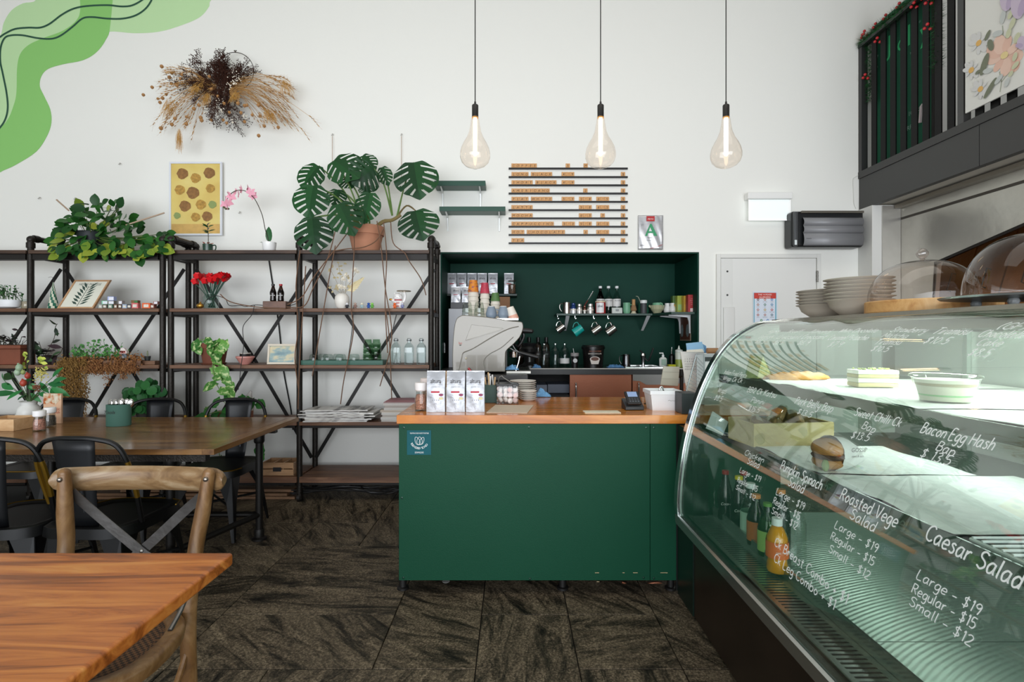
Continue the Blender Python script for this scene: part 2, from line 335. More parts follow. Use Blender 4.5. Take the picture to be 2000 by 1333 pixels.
# kitchen hood: steel face with a slanting lower edge, brown filters inside
hood = thing('extractor_hood', 'brushed steel kitchen extractor hood with brown greasy filters under the mezzanine', 'hood', (XR, 3.6, 1.3))
o3 = (XR, 3.6, 1.3)
hp = [(XR, 4.455, 1.3), (XR, 4.455, ZB-.01), (XR, 1.6, ZB-.01), (XR, 1.6, 2.39), (XR, hv(2000), 2.015), (XR, hv(1832), 1.875), (XR, 4.12, 1.3)]
b = M(o3); b.prism(hp, (.03, 0, 0)); b.build('face_panel', stl, parent=hood, smooth=0)
b = M(o3); b.bar((XR-.004, hv(1832)+.02, 1.868), (XR-.004, 1.6, 2.385), .02, .02, (1,0,0)); b.bar((XR-.004, hv(1832)+.02, 1.87), (XR-.004, 4.12, 1.31), .01, .012, (1,0,0)); b.build('lower_lip', m('#1d1712', .4, .6), parent=hood)
b = M(o3); b.box(XR-.003, XR, 1.6, 4.455, ZB-.13, ZB-.11); b.build('seam_strip', m('#4b4640', .4, .7), parent=hood)
for k in range(9):
    y0 = 4.30-k*.3; b = M(o3); b.T = None
    b.prism([(XR+.05, y0, 1.3), (XR+.05, y0-.285, 1.3), (XR+.32, y0-.285, 2.2), (XR+.32, y0, 2.2)], (.02, 0, -.006)); b.build('filter', m('#8a5526', .35, .75, bump=.3, bs=30), parent=hood, smooth=0)
    if k < 5:
        c = Vector((XR+.16, y0-.14, 1.72)); d = Vector((.27, 0, .9)).normalized(); b = M(o3); b.tube([c+d*.07+Vector((0,-.05,0)), c+d*.07+Vector((-.03,-.05,.01)), c-d*.07+Vector((-.03,-.05,.01)), c-d*.07+Vector((0,-.05,0))], .005, 6); b.build('handle', m('#2b1c10', .4, .7), parent=hood)
b = M((3.17, 4.455, 1.7)); b.box(3.125, XR-.002, 4.446, 4.459, .9, ZB-.01); tag(b.build('steel_sheet', m('#c2c0bb', .28, .7, bump=.2, bs=7), smooth=0), 'narrow stainless sheet screwed to the wall stub beside the hood', 'panel')
# mezzanine
mz = bpy.data.objects.new('mezzanine', None); COL.objects.link(mz); mz['kind'] = 'structure'; mz.location = (XM, 3.5, ZB)
om = (XM, 3.5, ZB); dk = m('#3a3a39', .45); blk = m('#0a0a0a', .5, spec=.2)
for (y0, y1) in ((3.445, YW-.003), (1.5, 3.441)):
    b = M(om); b.box(XM, XM+.05, y0, y1, ZB, ZT-.03); b.build('fascia_board', dk, parent=mz, bevel=.002)
b = M(om); b.box(XM-.008, XM+.06, 1.5, YW-.003, ZT-.03, ZT+.03); b.build('bottom_rail', m('#333332', .45), parent=mz, bevel=.002)
b = M(om); b.box(XM+.05, 5.2, 1.5, YW-.003, ZB+.01, ZB+.1); b.build('deck', m('#c9c4b8', .6), parent=mz, smooth=0)
ZR = Z_(87, YW-.02)
b = M(om); b.box(XM-.01, XM+.05, 1.5, YW-.003, ZR-.03, ZR); b.build('hand_rail', m('#2e2e2e', .4), parent=mz, bevel=.003)
b = M(om); b.box(XM-.005, XM+.05, YW-.045, YW-.004, ZT+.03, ZR-.03); b.build('end_post', m('#2e2e2e', .4), parent=mz, bevel=.002)
b = M(om); b.box(XM-.002, XM+.05, 3.56, 3.61, ZT+.03, ZR-.03); b.build('post', m('#4a4a4a', .35, .3), parent=mz, bevel=.002)
bal = None; y = 4.50
while y > 2.9:
    if not (3.52 < y < 3.66):
        if bal is None:
            b = M(); b.box(-.004, .006, -.030, .030, 0, ZR-.031-ZT-.031); bal = b.build('baluster', blk, parent=mz, smooth=0)
        else: bal_ = bpy.data.objects.new('baluster', bal.data); COL.objects.link(bal_); bal_.parent = mz; bal_.location = (.02, y-.03-3.5, ZT+.031-ZB)
        if bal.location.x == 0: bal.location = (.02, y-.03-3.5, ZT+.031-ZB)
    y -= .112
b = M(); b.box(5.0, 5.15, -3.2, YW, ZB+.12, 5.6); st(b, 'wall_mezzanine', m('#6d6254', .7), smooth=0)
# soffit beam & cable at the wall corner
b = M((XR-.03, 3, ZB-.06)); b.box(XR-.06, XR-.004, 1.5, 4.44, ZB-.035, ZB-.005); st(b, 'trim_2', m('#8d867a', .35, .6), smooth=0)
b = M((X_(1668, YW), YW-.006, 2.7)); b.tube(catmull([at(x, y, YW-.006) for x, y in [(1676,343),(1669,347),(1666,352),(1667,380),(1668,398),(1672,408)]], 4), .0025, 6)
tag(b.build('cable', m('#d9d9d4', .5)), 'thin white cable looping down the wall beside the mezzanine edge', 'cable')
# chalkboard behind the railing
cb = thing('chalkboard', 'dark green chalkboard with neon chalk lettering behind the black railing', 'chalkboard', (3.15, 4.25, ZT))
oc = (3.15, 4.25, ZT)
b = M(oc); b.box(3.15, 3.17, 3.95, 4.6, ZB+.11, 4.0); b.build('board', m('#2a6b50', .6, spec=.2), parent=cb, smooth=0)
b = M(oc); b.box(3.14, 3.18, 3.925, 3.949, ZB+.11, 4.03); b.build('frame', m('#17130f', .5), parent=cb, smooth=0)
neon = m('#46d98b', .6); chalk = m('#9fc9b9', .7)
b = M(oc)
def cbp(px, py): Y = 3.15*F/(px-CX); return (3.148, Y, Z_(py, Y))
for (s, px, py, sz) in (('J',1733,108,.22),('o',1752,104,.2),('l',1771,92,.24),('l',1782,86,.24),('y',1797,84,.22)):
    b.text(s, cbp(px, py), sz, (0,-1,0), (0,0,1))
b.build('lettering', neon, parent=cb, smooth=0)
b = M(oc)
for (s, px, py, sz) in (('*',1712,118,.06),('*',1727,110,.06),('*',1780,42,.08),('*',1778,112,.06),('*',1795,50,.05),('MERRY',1760,262,.05),('10% off',1774,228,.05),('*',1711,140,.06)):
    b.text(s, cbp(px, py), sz, (0,-1,0), (0,0,1))
b.build('chalk_writing', chalk, parent=cb, smooth=0, kind='stuff')
b = M(oc); q = cbp(1799, 225); b.tube([(3.143,q[1],q[2]-.06),(3.143,q[1]-.012,q[2]+.06),(3.143,q[1]-.03,q[2]+.07)], .012, 6); b.build('candy_cane', m('#e9d9d9', .5), parent=cb)
# garland on the hand rail
gt = thing('garland', 'green pine garland with red berries along the mezzanine railing', 'garland', (XM, 4.2, ZR))
og = (XM, 4.2, ZR); b = M(og); RG = random.Random(5)
def tuft(b, c, n, r, L):
    for _ in range(n):
        d = Vector((RG.gauss(0,1), RG.gauss(0,1), RG.gauss(0,1))).normalized(); p = Vector(c)+d*r*RG.random(); s = d.orthogonal().normalized()*.0035
        b.add([p-s, p+s, p+d*L], [(0,1,2)])
path = [(XM+.02, y_, ZR+.015) for y_ in [4.6-.03*i for i in range(40)]]
for p in path: tuft(b, p, 130, .035, .055)
for i in range(14): tuft(b, (XM+.045, 4.55+RG.gauss(0,.01), ZR-.05-.035*i), 45, .025, .04)
for i in range(16): tuft(b, (XM+.045, 3.84+RG.gauss(0,.01), ZR-.0-.04*i), 50, .03, .045)
b.build('pine_needles', m('#20602f', .6), parent=gt, smooth=0, kind='stuff')
bm_ = None
for i, (y_, z_) in enumerate([(4.57,.03),(4.55,-.33),(4.42,.03),(4.40,-.1),(4.15,.03),(4.0,-.06),(3.95,-.03),(3.86,-.12),(3.83,.02),(4.56,.05),(4.3,.03),(3.87,-.3)]):
    if bm_ is None:
        b = M(); [b.ball((.02*math.cos(a), .02*math.sin(a), .006*a), .012, 7, 5) for a in (0,2,4)]; bo = b.build('red_berries', m('#c01822', .35), parent=gt)
        bm_ = bo
    else: bo = bpy.data.objects.new('red_berries', bm_.data); COL.objects.link(bo); bo.parent = gt
    bo.location = (.0, y_-4.2, z_)
# floral board on the outer face of the railing
fb = thing('floral_board', 'large white board with watercolour flowers hung on the mezzanine railing', 'picture', (XM-.03, 3.1, 3.0)); of_ = (XM-.03, 3.1, 3.0)
def fpx(px, py, dx=0): Xf = XM-.024-dx; Y = Xf*F/(px-CX); return Vector((Xf, Y, Z_(py, Y)))
yb = fpx(1885, 222)
b = M(of_); b.box(XM-.024, XM-.012, 2.3, yb.y, yb.z, 4.4); b.build('panel', m('#e6e6e0', .5), parent=fb, bevel=.002)
def petal(cpx, cpy, dx_, dy_, wd, col, dx=.0012, n=8):     # ellipse patch from pixel centre towards offset
    a = fpx(cpx, cpy, dx); c = fpx(cpx+dx_, cpy+dy_, dx); d = c-a; pr = Vector((0, -d.z, d.y)).normalized()*wd*.78*d.length; bb = M(of_)
    pts = [a+d*(.5-.5*math.cos(PI*k/n))+pr*math.sin(PI*k/n) for k in range(n+1)]+[a+d*(.5-.5*math.cos(PI*k/n))-pr*math.sin(PI*k/n) for k in range(n-1, 0, -1)]
    bb.add(pts, [tuple(range(len(pts)))]); return bb
PD = [0]
def addp(lst, nm, cols):
    bb = M(of_); mats = [m(c, .7) for c in cols]
    for (a, k) in lst: PD[0] += .00012; bb.k = k; bb.add([Vector(v)-Vector((PD[0],0,0)) for v in a.v], a.f)
    bb.build(nm, mats, parent=fb, smooth=0, kind='stuff')
L = []
cx, cy = 1962, 108
for i in range(9): a = 2*PI*i/9; L.append((petal(cx+6*math.cos(a), cy+6*math.sin(a), 30*math.cos(a+.1), 34*math.sin(a+.1), .42, None, .001+.0002*i), 0 if i % 2 else 1))
L.append((petal(cx-7, cy, 14, 0, .5, None, .0035), 2)); addp(L, 'peach_flower', ['#e9c1ae', '#efcdbb', '#ecd79c'])
L = []
for (cx, cy, r) in ((1912,84,17),(1898,137,14),(1916,174,15)):
    for i in range(8): a = 2*PI*i/8; L.append((petal(cx+3*math.cos(a), cy+3*math.sin(a), r*math.cos(a), r*1.15*math.sin(a), .3, None, .001+.0002*i), 0))
    L.append((petal(cx-5, cy, 10, 0, .55, None, .0032), 1))
addp(L, 'daisy', ['#dcdcda', '#e6b768'])
L = [(petal(1925,80,10,-22,.3,None),0),(petal(1932,78,8,20,.3,None),0),(petal(1917,148,14,-45,.24,None),0),(petal(1906,145,10,-8,.4,None),0),(petal(1923,193,25,-42,.18,None),0),
     (petal(1940,67,20,-3,.3,None),1),(petal(1958,47,4,-28,.3,None),1),(petal(1921,140,18,-3,.3,None),1),(petal(1944,165,16,-20,.3,None),1),(petal(1965,170,6,-18,.4,None),1),
     (petal(1970,75,3,-20,.4,None),2),(petal(1974,58,10,-25,.35,None),2),(petal(1982,120,4,-18,.4,None),2),(petal(1978,135,14,-15,.4,None),2),(petal(1972,150,8,-12,.5,None),2),(petal(1985,85,6,-22,.4,None),2),(petal(1972,38,6,-18,.4,None),2)]
addp(L, 'painted_leaves', ['#7b806c', '#c9cecb', '#cdd0b0'])
L = [(petal(1971,20,-10,-40,.3,None),0),(petal(1971,20,6,-34,.3,None),1),(petal(1995,35,-12,-45,.3,None),0),(petal(1995,32,8,-38,.35,None),1),(petal(2003,95,-10,-22,.4,None),0),(petal(2000,90,-14,-2,.3,None),1)]
addp(L, 'lilac_flower', ['#cdbfd2', '#bbaac6'])
b = M(of_)
for pl in ([(1953,180),(1956,160),(1952,140)],[(1956,160),(1972,140),(1985,110)],[(1960,78),(1958,50)],[(1974,55),(1985,30)]): b.ribbon([fpx(x, y, .001) for x, y in pl], .006, (-1,0,0))
b.build('painted_stems', m('#a9ae9b', .7), parent=fb, smooth=0, kind='stuff')

# ================================================================ PENDANT LAMPS
bulbprof_px = [(7,228),(8,234),(9.5,245),(12,258),(17,270),(23,280),(27.5,290),(29.6,300),(29.3,308),(26,317),(19,324),(9,328),(0,329)]
bg_ = glass('#fffaf5', '#e3d6ca', 1.0, .02)
for i, (px, py0, Yp) in enumerate(((928, 0, 2.83), (1173, 0, 2.83), (1418, 0, 2.83))):
    X = X_(px, Yp); zt = Z_(205, Yp); s = Yp/F
    lab = 'teardrop glass pendant bulb on a black cord, '+['left one nearest the green wall shelves','middle one in front of the menu','right one above the pastry case end'][i]
    t = thing('pendant_lamp', lab, 'pendant lamp', (X, Yp, zt), 0, 'pendant bulbs over the counter'); o = (0,0,0)
    b = M(); b.cyl((0,0,0), (0,0,5.6-zt-.03), .0028, n=8); b.build('cord', m('#15120f', .6), parent=t)
    b = M(); b.lathe([(.005,.0),(.05,0),(.05,.02),(.012,.03)], 20, (0,0,5.6-zt-.03)); b.build('ceiling_cup', BLACK, parent=t)
    b = M(); b.lathe([(.0175,-.065),(.0175,-.004),(.015,0),(.006,.004),(.005,.016),(.003,.02)], 20); b.build('socket', m('#161412', .4), parent=t)
    b = M(); k = 1 if i != 0 else 1
    b.shell([(r*s, Z_(y, Yp)-zt) for r, y in bulbprof_px], 28); b.build('glass_bulb', bg_, parent=t, smooth=1.2)
    b = M(); b.cyl((0,0,-.07), (0,0,-.075-.19), .0105, n=12); b.ball((0,0,-.265), .0105, 10, 6); b.build('light_tube', m('#ffe2b8', .5, emit=9), parent=t)
    b = M(); b.cyl((0,0,-.062), (0,0,-.072), .0165, n=14); b.build('glowing_brass_collar', m('#c48a4a', .3, .8, emit=.5), parent=t)  # lamp glow put into the brass itself by emission

# ================================================================ MENU BOARD
YM = YW-.012
mb = thing('menu_board', 'ten thin black menu rails fixed to the white wall above the alcove', 'menu board', (X_(1110, YW), YW-.005, Z_(478, YW)))
om = mb.location[:]
rows = [('COFFEE', 329.6, [('S',1105),('M',1140)]), ('LONG BLACK', 346.3, [('4.9',1097)]), ('SHORT BLACK', 362.4, [('4.9',1097)]), ('AMERICANO', 378.4, [('5',1139.5)]),
 ('FLAT WHITE', 394.7, [('5.3',1097),('5.8',1131),('6.5',1165)]), ('LATTE', 411, [('5.8',1131),('6.5',1165)]), ('MOCHA', 427, [('6.3',1131),('7',1173)]),
 ('CAPPUCCINO', 443.3, [('5.3',1098),('5.8',1131),('6.5',1165)]), ('HOT CHOCOLATE', 459.4, [('6',1140),('6.5',1165)]), ('TEA', 475.6, [('6',1173)])]
tilem = wood([(.3, '#b98550'), (.5, '#cf9a62'), (.7, '#ddb07a')], 3, 3, 12, scale=3, r=.55, key='tile'); letm = m('#3a2313', .6)
tcache = {}; sY = YM/F; TW = 8.3*sY
for name_, ry, extra in rows:
    x0, x1 = (993.5, 1226); zr = Z_(ry+1.4, YM)
    b = M(om); b.box(X_(x0, YM), X_(x1, YM), YW-.016, YW-.0005, zr, zr+.012); b.box(X_(x0, YM), X_(x1, YM), YW-.016, YW-.013, zr+.012, zr+.015); b.build('rail', m('#121212', .4), parent=mb, smooth=0)
    items = []
    xx = 999.0
    for ch in name_:
        if ch == ' ': xx += 5; continue
        items.append((ch, xx)); xx += 8.3
    for s_, xp in extra:
        for ch in s_: items.append((ch, xp)); xp += 8.3
    if name_ != 'COFFEE': items.append(('$', 1213))
    for n_, (ch, xp) in enumerate(items):
        if ch not in tcache:
            b = M(); b.box(0, TW*.97, -.003, .003, 0, TW*1.06); to = b.build('letter_tile', tilem, smooth=0)
            b = M(); b.text('.' if ch == '.' else ch, (TW*.5, -.0034, TW*(.26 if ch != '.' else .5)), TW*.78, (1,0,0), (0,0,1), 'c'); b.build('letter', letm, parent=to, smooth=0)
            tcache[ch] = to
        else: to = dup(tcache[ch])
        to.location = (X_(xp, YM)+U(-.0006,.0006), YW-.008, zr+.0125); to.rotation_euler = (0, U(-.01,.01), 0)
        wd_ = {'.': 'a dot', '$': 'a dollar sign'}.get(ch, 'the letter '+ch if ch.isalpha() else 'the digit '+ch)
        tag(to, 'small wooden tile printed with %s, %s tile along the %s row' % (wd_, ORD[n_] if n_ < 15 else str(n_+1)+'th', name_.lower()), 'letter tile', 'wooden letter tiles on the menu rails')
# ---- two green wall shelves with clear brackets
for (x0, x1, y0, y1, bx, lab) in ((848, 948, 353, 363, 936, 'upper short dark green wall shelf beside the monstera'), (858, 987, 403.5, 412.5, 974, 'lower longer dark green wall shelf reaching towards the menu')):
    Yf = YW-.16; t = thing('wall_shelf', lab, 'shelf', (X_((x0+x1)/2, Yf), YW-.08, Z_(y1, Yf)), 0, 'green wall shelves'); o = t.location[:]
    b = M(o); b.box(X_(x0, Yf), X_(x1, Yf), Yf, YW-.001, Z_(y1, Yf), Z_(y0, Yf)); b.build('board', m('#1d4a3b', .4), parent=t, bevel=.002)
    for bx_ in (bx, x0+12):
        b = M(o); zz = Z_(y1, Yf)-.0015; X = X_(bx_, Yf); b.prism([(X-.004, Yf+.01, zz), (X-.004, YW-.002, zz), (X-.004, YW-.002, zz-.14), (X-.004, YW-.012, zz-.14), (X-.004, YW-.03, zz-.03)], (.012, 0, 0)); b.build('bracket', m('#e4e8e6', .2, spec=.6), parent=t, smooth=0)
# ---- foil bag pinned on the wall
Yb = YW-.012; b0 = thing('coffee_packet', 'foil packet with a red logo patch and big green letter A on the wall', 'packet', (X_(1270, Yb), Yb, Z_(490, Yb))); ob = b0.location[:]
b = M(ob); xa, xb, za, zb_ = X_(1246, Yb), X_(1295, Yb), Z_(488, Yb), Z_(421, Yb)
b.grid(lambda u, v: Vector((xa+(xb-xa)*u, Yb-.003-.006*math.sin(PI*u)*math.sin(PI*v)-.002*math.sin(17*u+9*v), za+(zb_-za)*v)), 14, 18); b.build('foil_front', m('#d6d6d8', .2, .5, var=.1, vs=30), parent=b0, solid=.002)
def lbl(px0, px1, py0, py1, col, nm): b = M(ob); b.box(X_(px0, Yb), X_(px1, Yb), Yb-.0125, Yb-.0115, Z_(py1, Yb), Z_(py0, Yb)); b.build(nm, m(col, .5), parent=b0, smooth=0)
lbl(1262, 1278, 423, 433, '#b52024', 'red_patch')
b = M(ob); b.text('allpress', (X_(1270, Yb), Yb-.0128, Z_(429.5, Yb)), .017, align='c'); b.build('patch_lettering', WHITE, parent=b0, smooth=0)
b = M(ob); b.prism([(X_(x, Yb), Yb-.0118, Z_(y, Yb)) for x, y in [(1259,461.5),(1264,461.5),(1265,456),(1275,456),(1276,461.5),(1283,461.5),(1272,438),(1269,438)]], (0,-.0008,0)); b.build('green_letter', m('#2a9561', .4), parent=b0, smooth=0)
b = M(ob); b.prism([(X_(x, Yb), Yb-.0127, Z_(y, Yb)) for x, y in [(1266.5,452.5),(1272.5,452.5),(1269.2,445)]], (0,-.0003,0)); b.k = 0; b.build('letter_gap', m('#d6d6d8', .3, .3), parent=b0, smooth=0)
b = M(ob)
for (s_, x, y, z_) in (('Excellent',1270,466,.014),('BEANS & FILTER',1270,471,.01),('ESPRESSO',1257,481,.014),('1000 g',1287,488,.014),('Arabica',1254,439.5,.009),('blend',1254,442,.009)): b.text(s_, (X_(x, Yb), Yb-.0126, Z_(y, Yb)), z_, align='c')
b.build('print', m('#4a4a4c', .6), parent=b0, smooth=0)
b = M(ob); b.ribbon(catmull([at(x, y, Yb-.0126) for x, y in [(1270,485.5),(1280,483.5),(1294,478)]], 4), .004); b.build('red_swoosh', m('#a3242a', .5), parent=b0, smooth=0)
# ---- emergency light sign and air heater
Ys = YW-.05; t = thing('exit_light', 'glowing white emergency sign box with blank panel on the wall', 'sign light', (X_(1501, Ys), Ys, Z_(432, Ys))); o = t.location[:]
b = M(o); b.box(X_(1458, Ys), X_(1545, Ys), Ys-.03, YW-.001, Z_(390, Ys), Z_(377, Ys)); b.build('housing', m('#efefec', .4), parent=t, bevel=.006)
b = M(o); b.box(X_(1463, Ys), X_(1541, Ys), Ys-.006, Ys+.004, Z_(431, Ys), Z_(390.5, Ys)); b.build('lit_panel', m('#eef6f6', .4, emit=.30), parent=t, bevel=.002)
b = M(o); zz0, zz1 = Z_(431.5, Ys), Z_(390.6, Ys); xa, xb = X_(1461, Ys), X_(1543, Ys)
b.box(xa, xa+.008, Ys-.01, Ys-.007, zz0, zz1); b.box(xb-.008, xb, Ys-.01, Ys-.007, zz0, zz1); b.box(xa+.008, xb-.008, Ys-.01, Ys-.007, zz0, zz0+.007); b.build('panel_frame', m('#ffffff', .3, emit=.25), parent=t, smooth=0)
Yh = YW-.16; t = thing('air_heater', 'grey and black slatted wall air heater beside the emergency sign', 'heater', (X_(1620, Yh), Yh, Z_(482, Yh))); o = t.location[:]
b = M(o); b.box(X_(1549, Yh), X_(1691, Yh), Yh+.02, YW-.001, Z_(482, Yh), Z_(411, Yh)); b.build('body', m('#17191b', .3), parent=t, bevel=.025, seg=4)
b = M(o); b.box(X_(1551, Yh), X_(1560, Yh), Yh, Yh+.03, Z_(481, Yh), Z_(413, Yh)); b.build('side_cover', m('#4c4e50', .35, .3), parent=t, bevel=.012, seg=3)
for k, (ya, yb_) in enumerate(((425,441),(439,456),(453,480))):
    b = M(o); nn = 8; xa, xb = X_(1569+k*0, Yh), X_(1685, Yh); pr = [(Yh+.005+.02*(1-math.sin(PI*.5*j/nn))*0-.02*math.sin(PI*j/nn*.9), Z_(ya+(yb_-ya)*j/nn, Yh)) for j in range(nn+1)]
    b.grid(lambda u, v: Vector((xa+(xb-xa)*u, *pr[int(round(v*nn))])), 1, nn); b.build('louvre', m('#86878a', .4, .1), parent=t, solid=.004)
b = M(o); b.box(X_(1566, Yh), X_(1688, Yh), Yh+.0, Yh+.02, Z_(416, Yh), Z_(411.5, Yh)); b.build('top_lip', m('#6e6a60', .4, .4), parent=t, bevel=.003)
b = M(o); b.box(X_(1552, Yh), X_(1556.5, Yh), Yh-.002, Yh+.0, Z_(478.5, Yh), Z_(469, Yh)); b.build('button_panel', m('#dfe6e6', .3), parent=t, smooth=0)
b = M(o); b.text('Heatstrip', (X_(1573, Yh), Yh-.018, Z_(467.5, Yh)), .011); b.build('lettering', m('#1b1b1b', .5), parent=t, smooth=0)
# ---- allergen poster taped to the door
Yp = YW-.02; t = thing('allergen_poster', 'food allergen poster with red heading and blue border taped to the door', 'poster', (X_(1494, Yp), Yp, Z_(636, Yp))); o = t.location[:]
def pp(px, py, d=0): return at(px, py, Yp-d)
def rect(nm, a, c, e, f, col, d, par): b = M(o); b.add([pp(a, e, d), pp(c, e, d), pp(c, f, d), pp(a, f, d)], [(0,3,2,1)]); return b.build(nm, m(col, .5), parent=par, smooth=0)
rect('sleeve', 1470.5, 1519, 569, 636, '#dfe3ea', 0, t); rect('blue_border', 1472, 1516.5, 572, 635, '#7db4c8', .0008, t); rect('sheet', 1474, 1513.8, 573, 632, '#dbe3ef', .0014, t); rect('red_heading', 1472.8, 1515.8, 572.4, 583.6, '#c83a2e', .002, t)
b = M(o); b.text('THE 14 FOOD', pp(1494, 577.3, .0026), .019, align='c'); b.text('ALLERGENS', pp(1494, 582.3, .0026), .019, align='c'); b.build('heading_lettering', WHITE, parent=t, smooth=0)
cols = ['#5a2730','#b1705a','#2c74b4','#b07a66','#3d7a66','#2f7dab','#b06a62','#b59a4c','#a8202c','#a8432f','#a5655a','#1f5a72','#3e8a4c','#2f78b8']
cells = [(1480.5+13.6*i, 585.5+10*j) for j in range(4) for i in range(3)]+[(1487, 626),(1499.5, 626)]
tx = M(o)
for c_, (x, y) in zip(cols, cells):
    b = M(o); cc = pp(x, y, .0024); b.add([cc+Vector((.0105*math.cos(2*PI*k/12), 0, .0105*math.sin(2*PI*k/12))) for k in range(12)], [tuple(range(12))]); b.k = 1
    b.add([cc+Vector((.005*math.cos(2*PI*k/8), -.0003, .005*math.sin(2*PI*k/8))) for k in range(8)], [tuple(range(8))]); b.build('icon', [m(c_, .5), m('#e9edf2', .5)], parent=t, smooth=0)
for n_, (x, y) in zip(['CELERY','GLUTEN','CRAB','EGGS','FISH','LUPIN','MILK','CLAMS','MUSTARD','NUTS','PEANUTS','SESAME','SOYA','SULPHITES'], cells): tx.text(n_, pp(x, y+5.2, .0026), .0095, align='c')
tx.build('caption', m('#5b5f6c', .6), parent=t, smooth=0)
# small wall hooks and marks
for i, (px, py, lab) in enumerate(((234, 320, 'bent white hook on the wall left of the framed print'), (649, 263, 'steel screw hook holding twine above the monstera leaves'), (784, 263, 'steel screw hook holding twine above the big right monstera leaf'), (77, 387, 'small wall plug beside the left plant'), (147, 388, 'small wall plug above the bushy plant'), (747, 354, 'tiny dark nail in the bare wall right of the framed print'))):
    if i == 5: px, py = 468, 415
    c = at(px, py, YW-.012); b = M(c[:]); b.tube(catmull([c+Vector((0,.011,.006)), c+Vector((0,-.004,.006)), c+Vector((.008,-.01,.0)), c+Vector((.002,-.01,-.01)), c+Vector((-.006,-.008,-.006))], 3), .0032, 6)
    tag(b.build('wall_hook', m('#b9b7b2', .4, .4)), lab, 'hook', 'hooks in the white wall')
for px, y0, y1 in ((649, 266, 302), (784, 266, 305)):
    b = M(at(px, y0, YW-.02)[:]); b.cyl(at(px, y0, YW-.025), at(px, y1+(40 if px > 700 else 20), YW-.03), .0022, n=5); tag(b.build('twine', m('#a88468', .8)), 'brown twine hanging from the '+('left' if px < 700 else 'right')+' hook to hold up the monstera', 'twine')
# ================================================================ PIPE SHELVING
YF_, YB_ = 4.16, 4.49; LV = [Z_(490, YF_), Z_(603, YF_), Z_(713, YF_), Z_(823.5, YF_), Z_(930.5, YF_)]
shw = wood([(.3, '#2a1c14'), (.5, '#3f2c20'), (.7, '#5a4334')], 1.2, 16, 16, scale=1.5, r=.55, key='shelf')
shw2 = wood([(.3, '#4a3021'), (.5, '#6a4a35'), (.7, '#86634a')], 1.2, 16, 16, scale=1.5, r=.55, key='shelf2')
def shelving(lab, frames, bays, levels):
    xs = [X_(p, YF_) for p in frames]; t = thing('pipe_shelving', lab, 'shelving', ((xs[0]+xs[-1])/2, (YF_+YB_)/2, 0), 0, 'iron pipe shelving units'); o = t.location[:]
    zt = Z_(466, YF_); pr = .0225
    for x in xs:
        for y in (YF_, YB_): b = M(o); b.cyl((x, y, .05), (x, y, zt-.02), pr, n=12); b.build('post', IRON, parent=t)
        b = M(o); b.tube(catmull([(x, YF_, zt-.06), (x, YF_, zt-.02), (x, YF_+.02, zt), (x, YF_+.06, zt+.003), (x, YB_-.06, zt+.003), (x, YB_-.02, zt), (x, YB_, zt-.02), (x, YB_, zt-.06)], 4), pr, 10); b.build('top_pipe', IRON, parent=t)
        for y, dy in ((YF_, .035), (YB_, -.035)):
            b = M(o); b.cyl((x, y, zt-.075), (x, y, zt-.035), pr+.007, n=12); b.ball((x, y+dy*.1, zt-.008), pr+.007, 10, 7); b.cyl((x, y+dy*.7, zt+.002), (x, y+dy*1.9, zt+.003), pr+.006, n=12); b.build('elbow', m('#26211d', .45, .5), parent=t)
        for lz in levels:
            b = M(o); b.bar((x, YF_+.02, lz-.045), (x, YB_-.02, lz-.045), .03, .03, (0,0,1)); b.build('side_beam', IRON, parent=t)
        for y in (YF_, YB_):
            b = M(o); b.cyl((x-.012, y, .03), (x+.012, y, .03), .03, n=16); b.build('wheel', m('#14110f', .5), parent=t)
            b = M(o); b.box(x-.02, x-.014, y-.02, y+.02, .02, .075); b.box(x+.014, x+.02, y-.02, y+.02, .02, .075); b.box(x-.02, x+.02, y-.02, y+.02, .07, .08); b.build('caster_fork', m('#2a2622', .4, .6), parent=t)
    for (a, c) in bays:
        x0, x1 = X_(a, YF_), X_(c, YF_)
        for li, lz in enumerate(levels):
            top = li == 0; th = .028 if li < 4 else .045
            for k in range(2):
                y0 = YF_-.035+k*.2; b = M(o); b.box(x0+.002, x1-.002, y0, y0+.197, lz-th, lz); b.build('shelf_board', shw if top else shw2, parent=t, bevel=.003)
            b = M(o); b.box(x0+.02, x1-.02, YF_-.018, YF_+.012, lz-th-(.045 if top else .022), lz-th); b.build('front_beam', m('#1b1714', .5, .3), parent=t, bevel=.002)
        xm = (x0+x1)/2; zc = Z_(700, YB_); z1 = Z_(527, YB_); z2 = Z_(893, YB_)
        for (p, q) in (((x0+.01, z1), (xm, zc)), ((x1-.01, z1), (xm, zc)), ((xm, zc), (x0+.01, z2)), ((xm, zc), (x1-.01, z2))):
            b = M(o); b.bar((p[0], YB_-.03, p[1]), (q[0], YB_-.03, q[1]), .028, .006, (0,1,0)); b.build('brace', m('#1a1816', .45, .5), parent=t)
    return t
shelving('left black iron pipe shelving bank holding the peperomia and trailing plants', [-200, 60, 318], [(-198, 58), (62, 316)], LV)
shelving('right black iron pipe shelving bank with monstera on top beside the alcove', [334, 585, 842], [(336, 583), (587, 840)], LV)
def SZ(l): return LV[l]+.0008

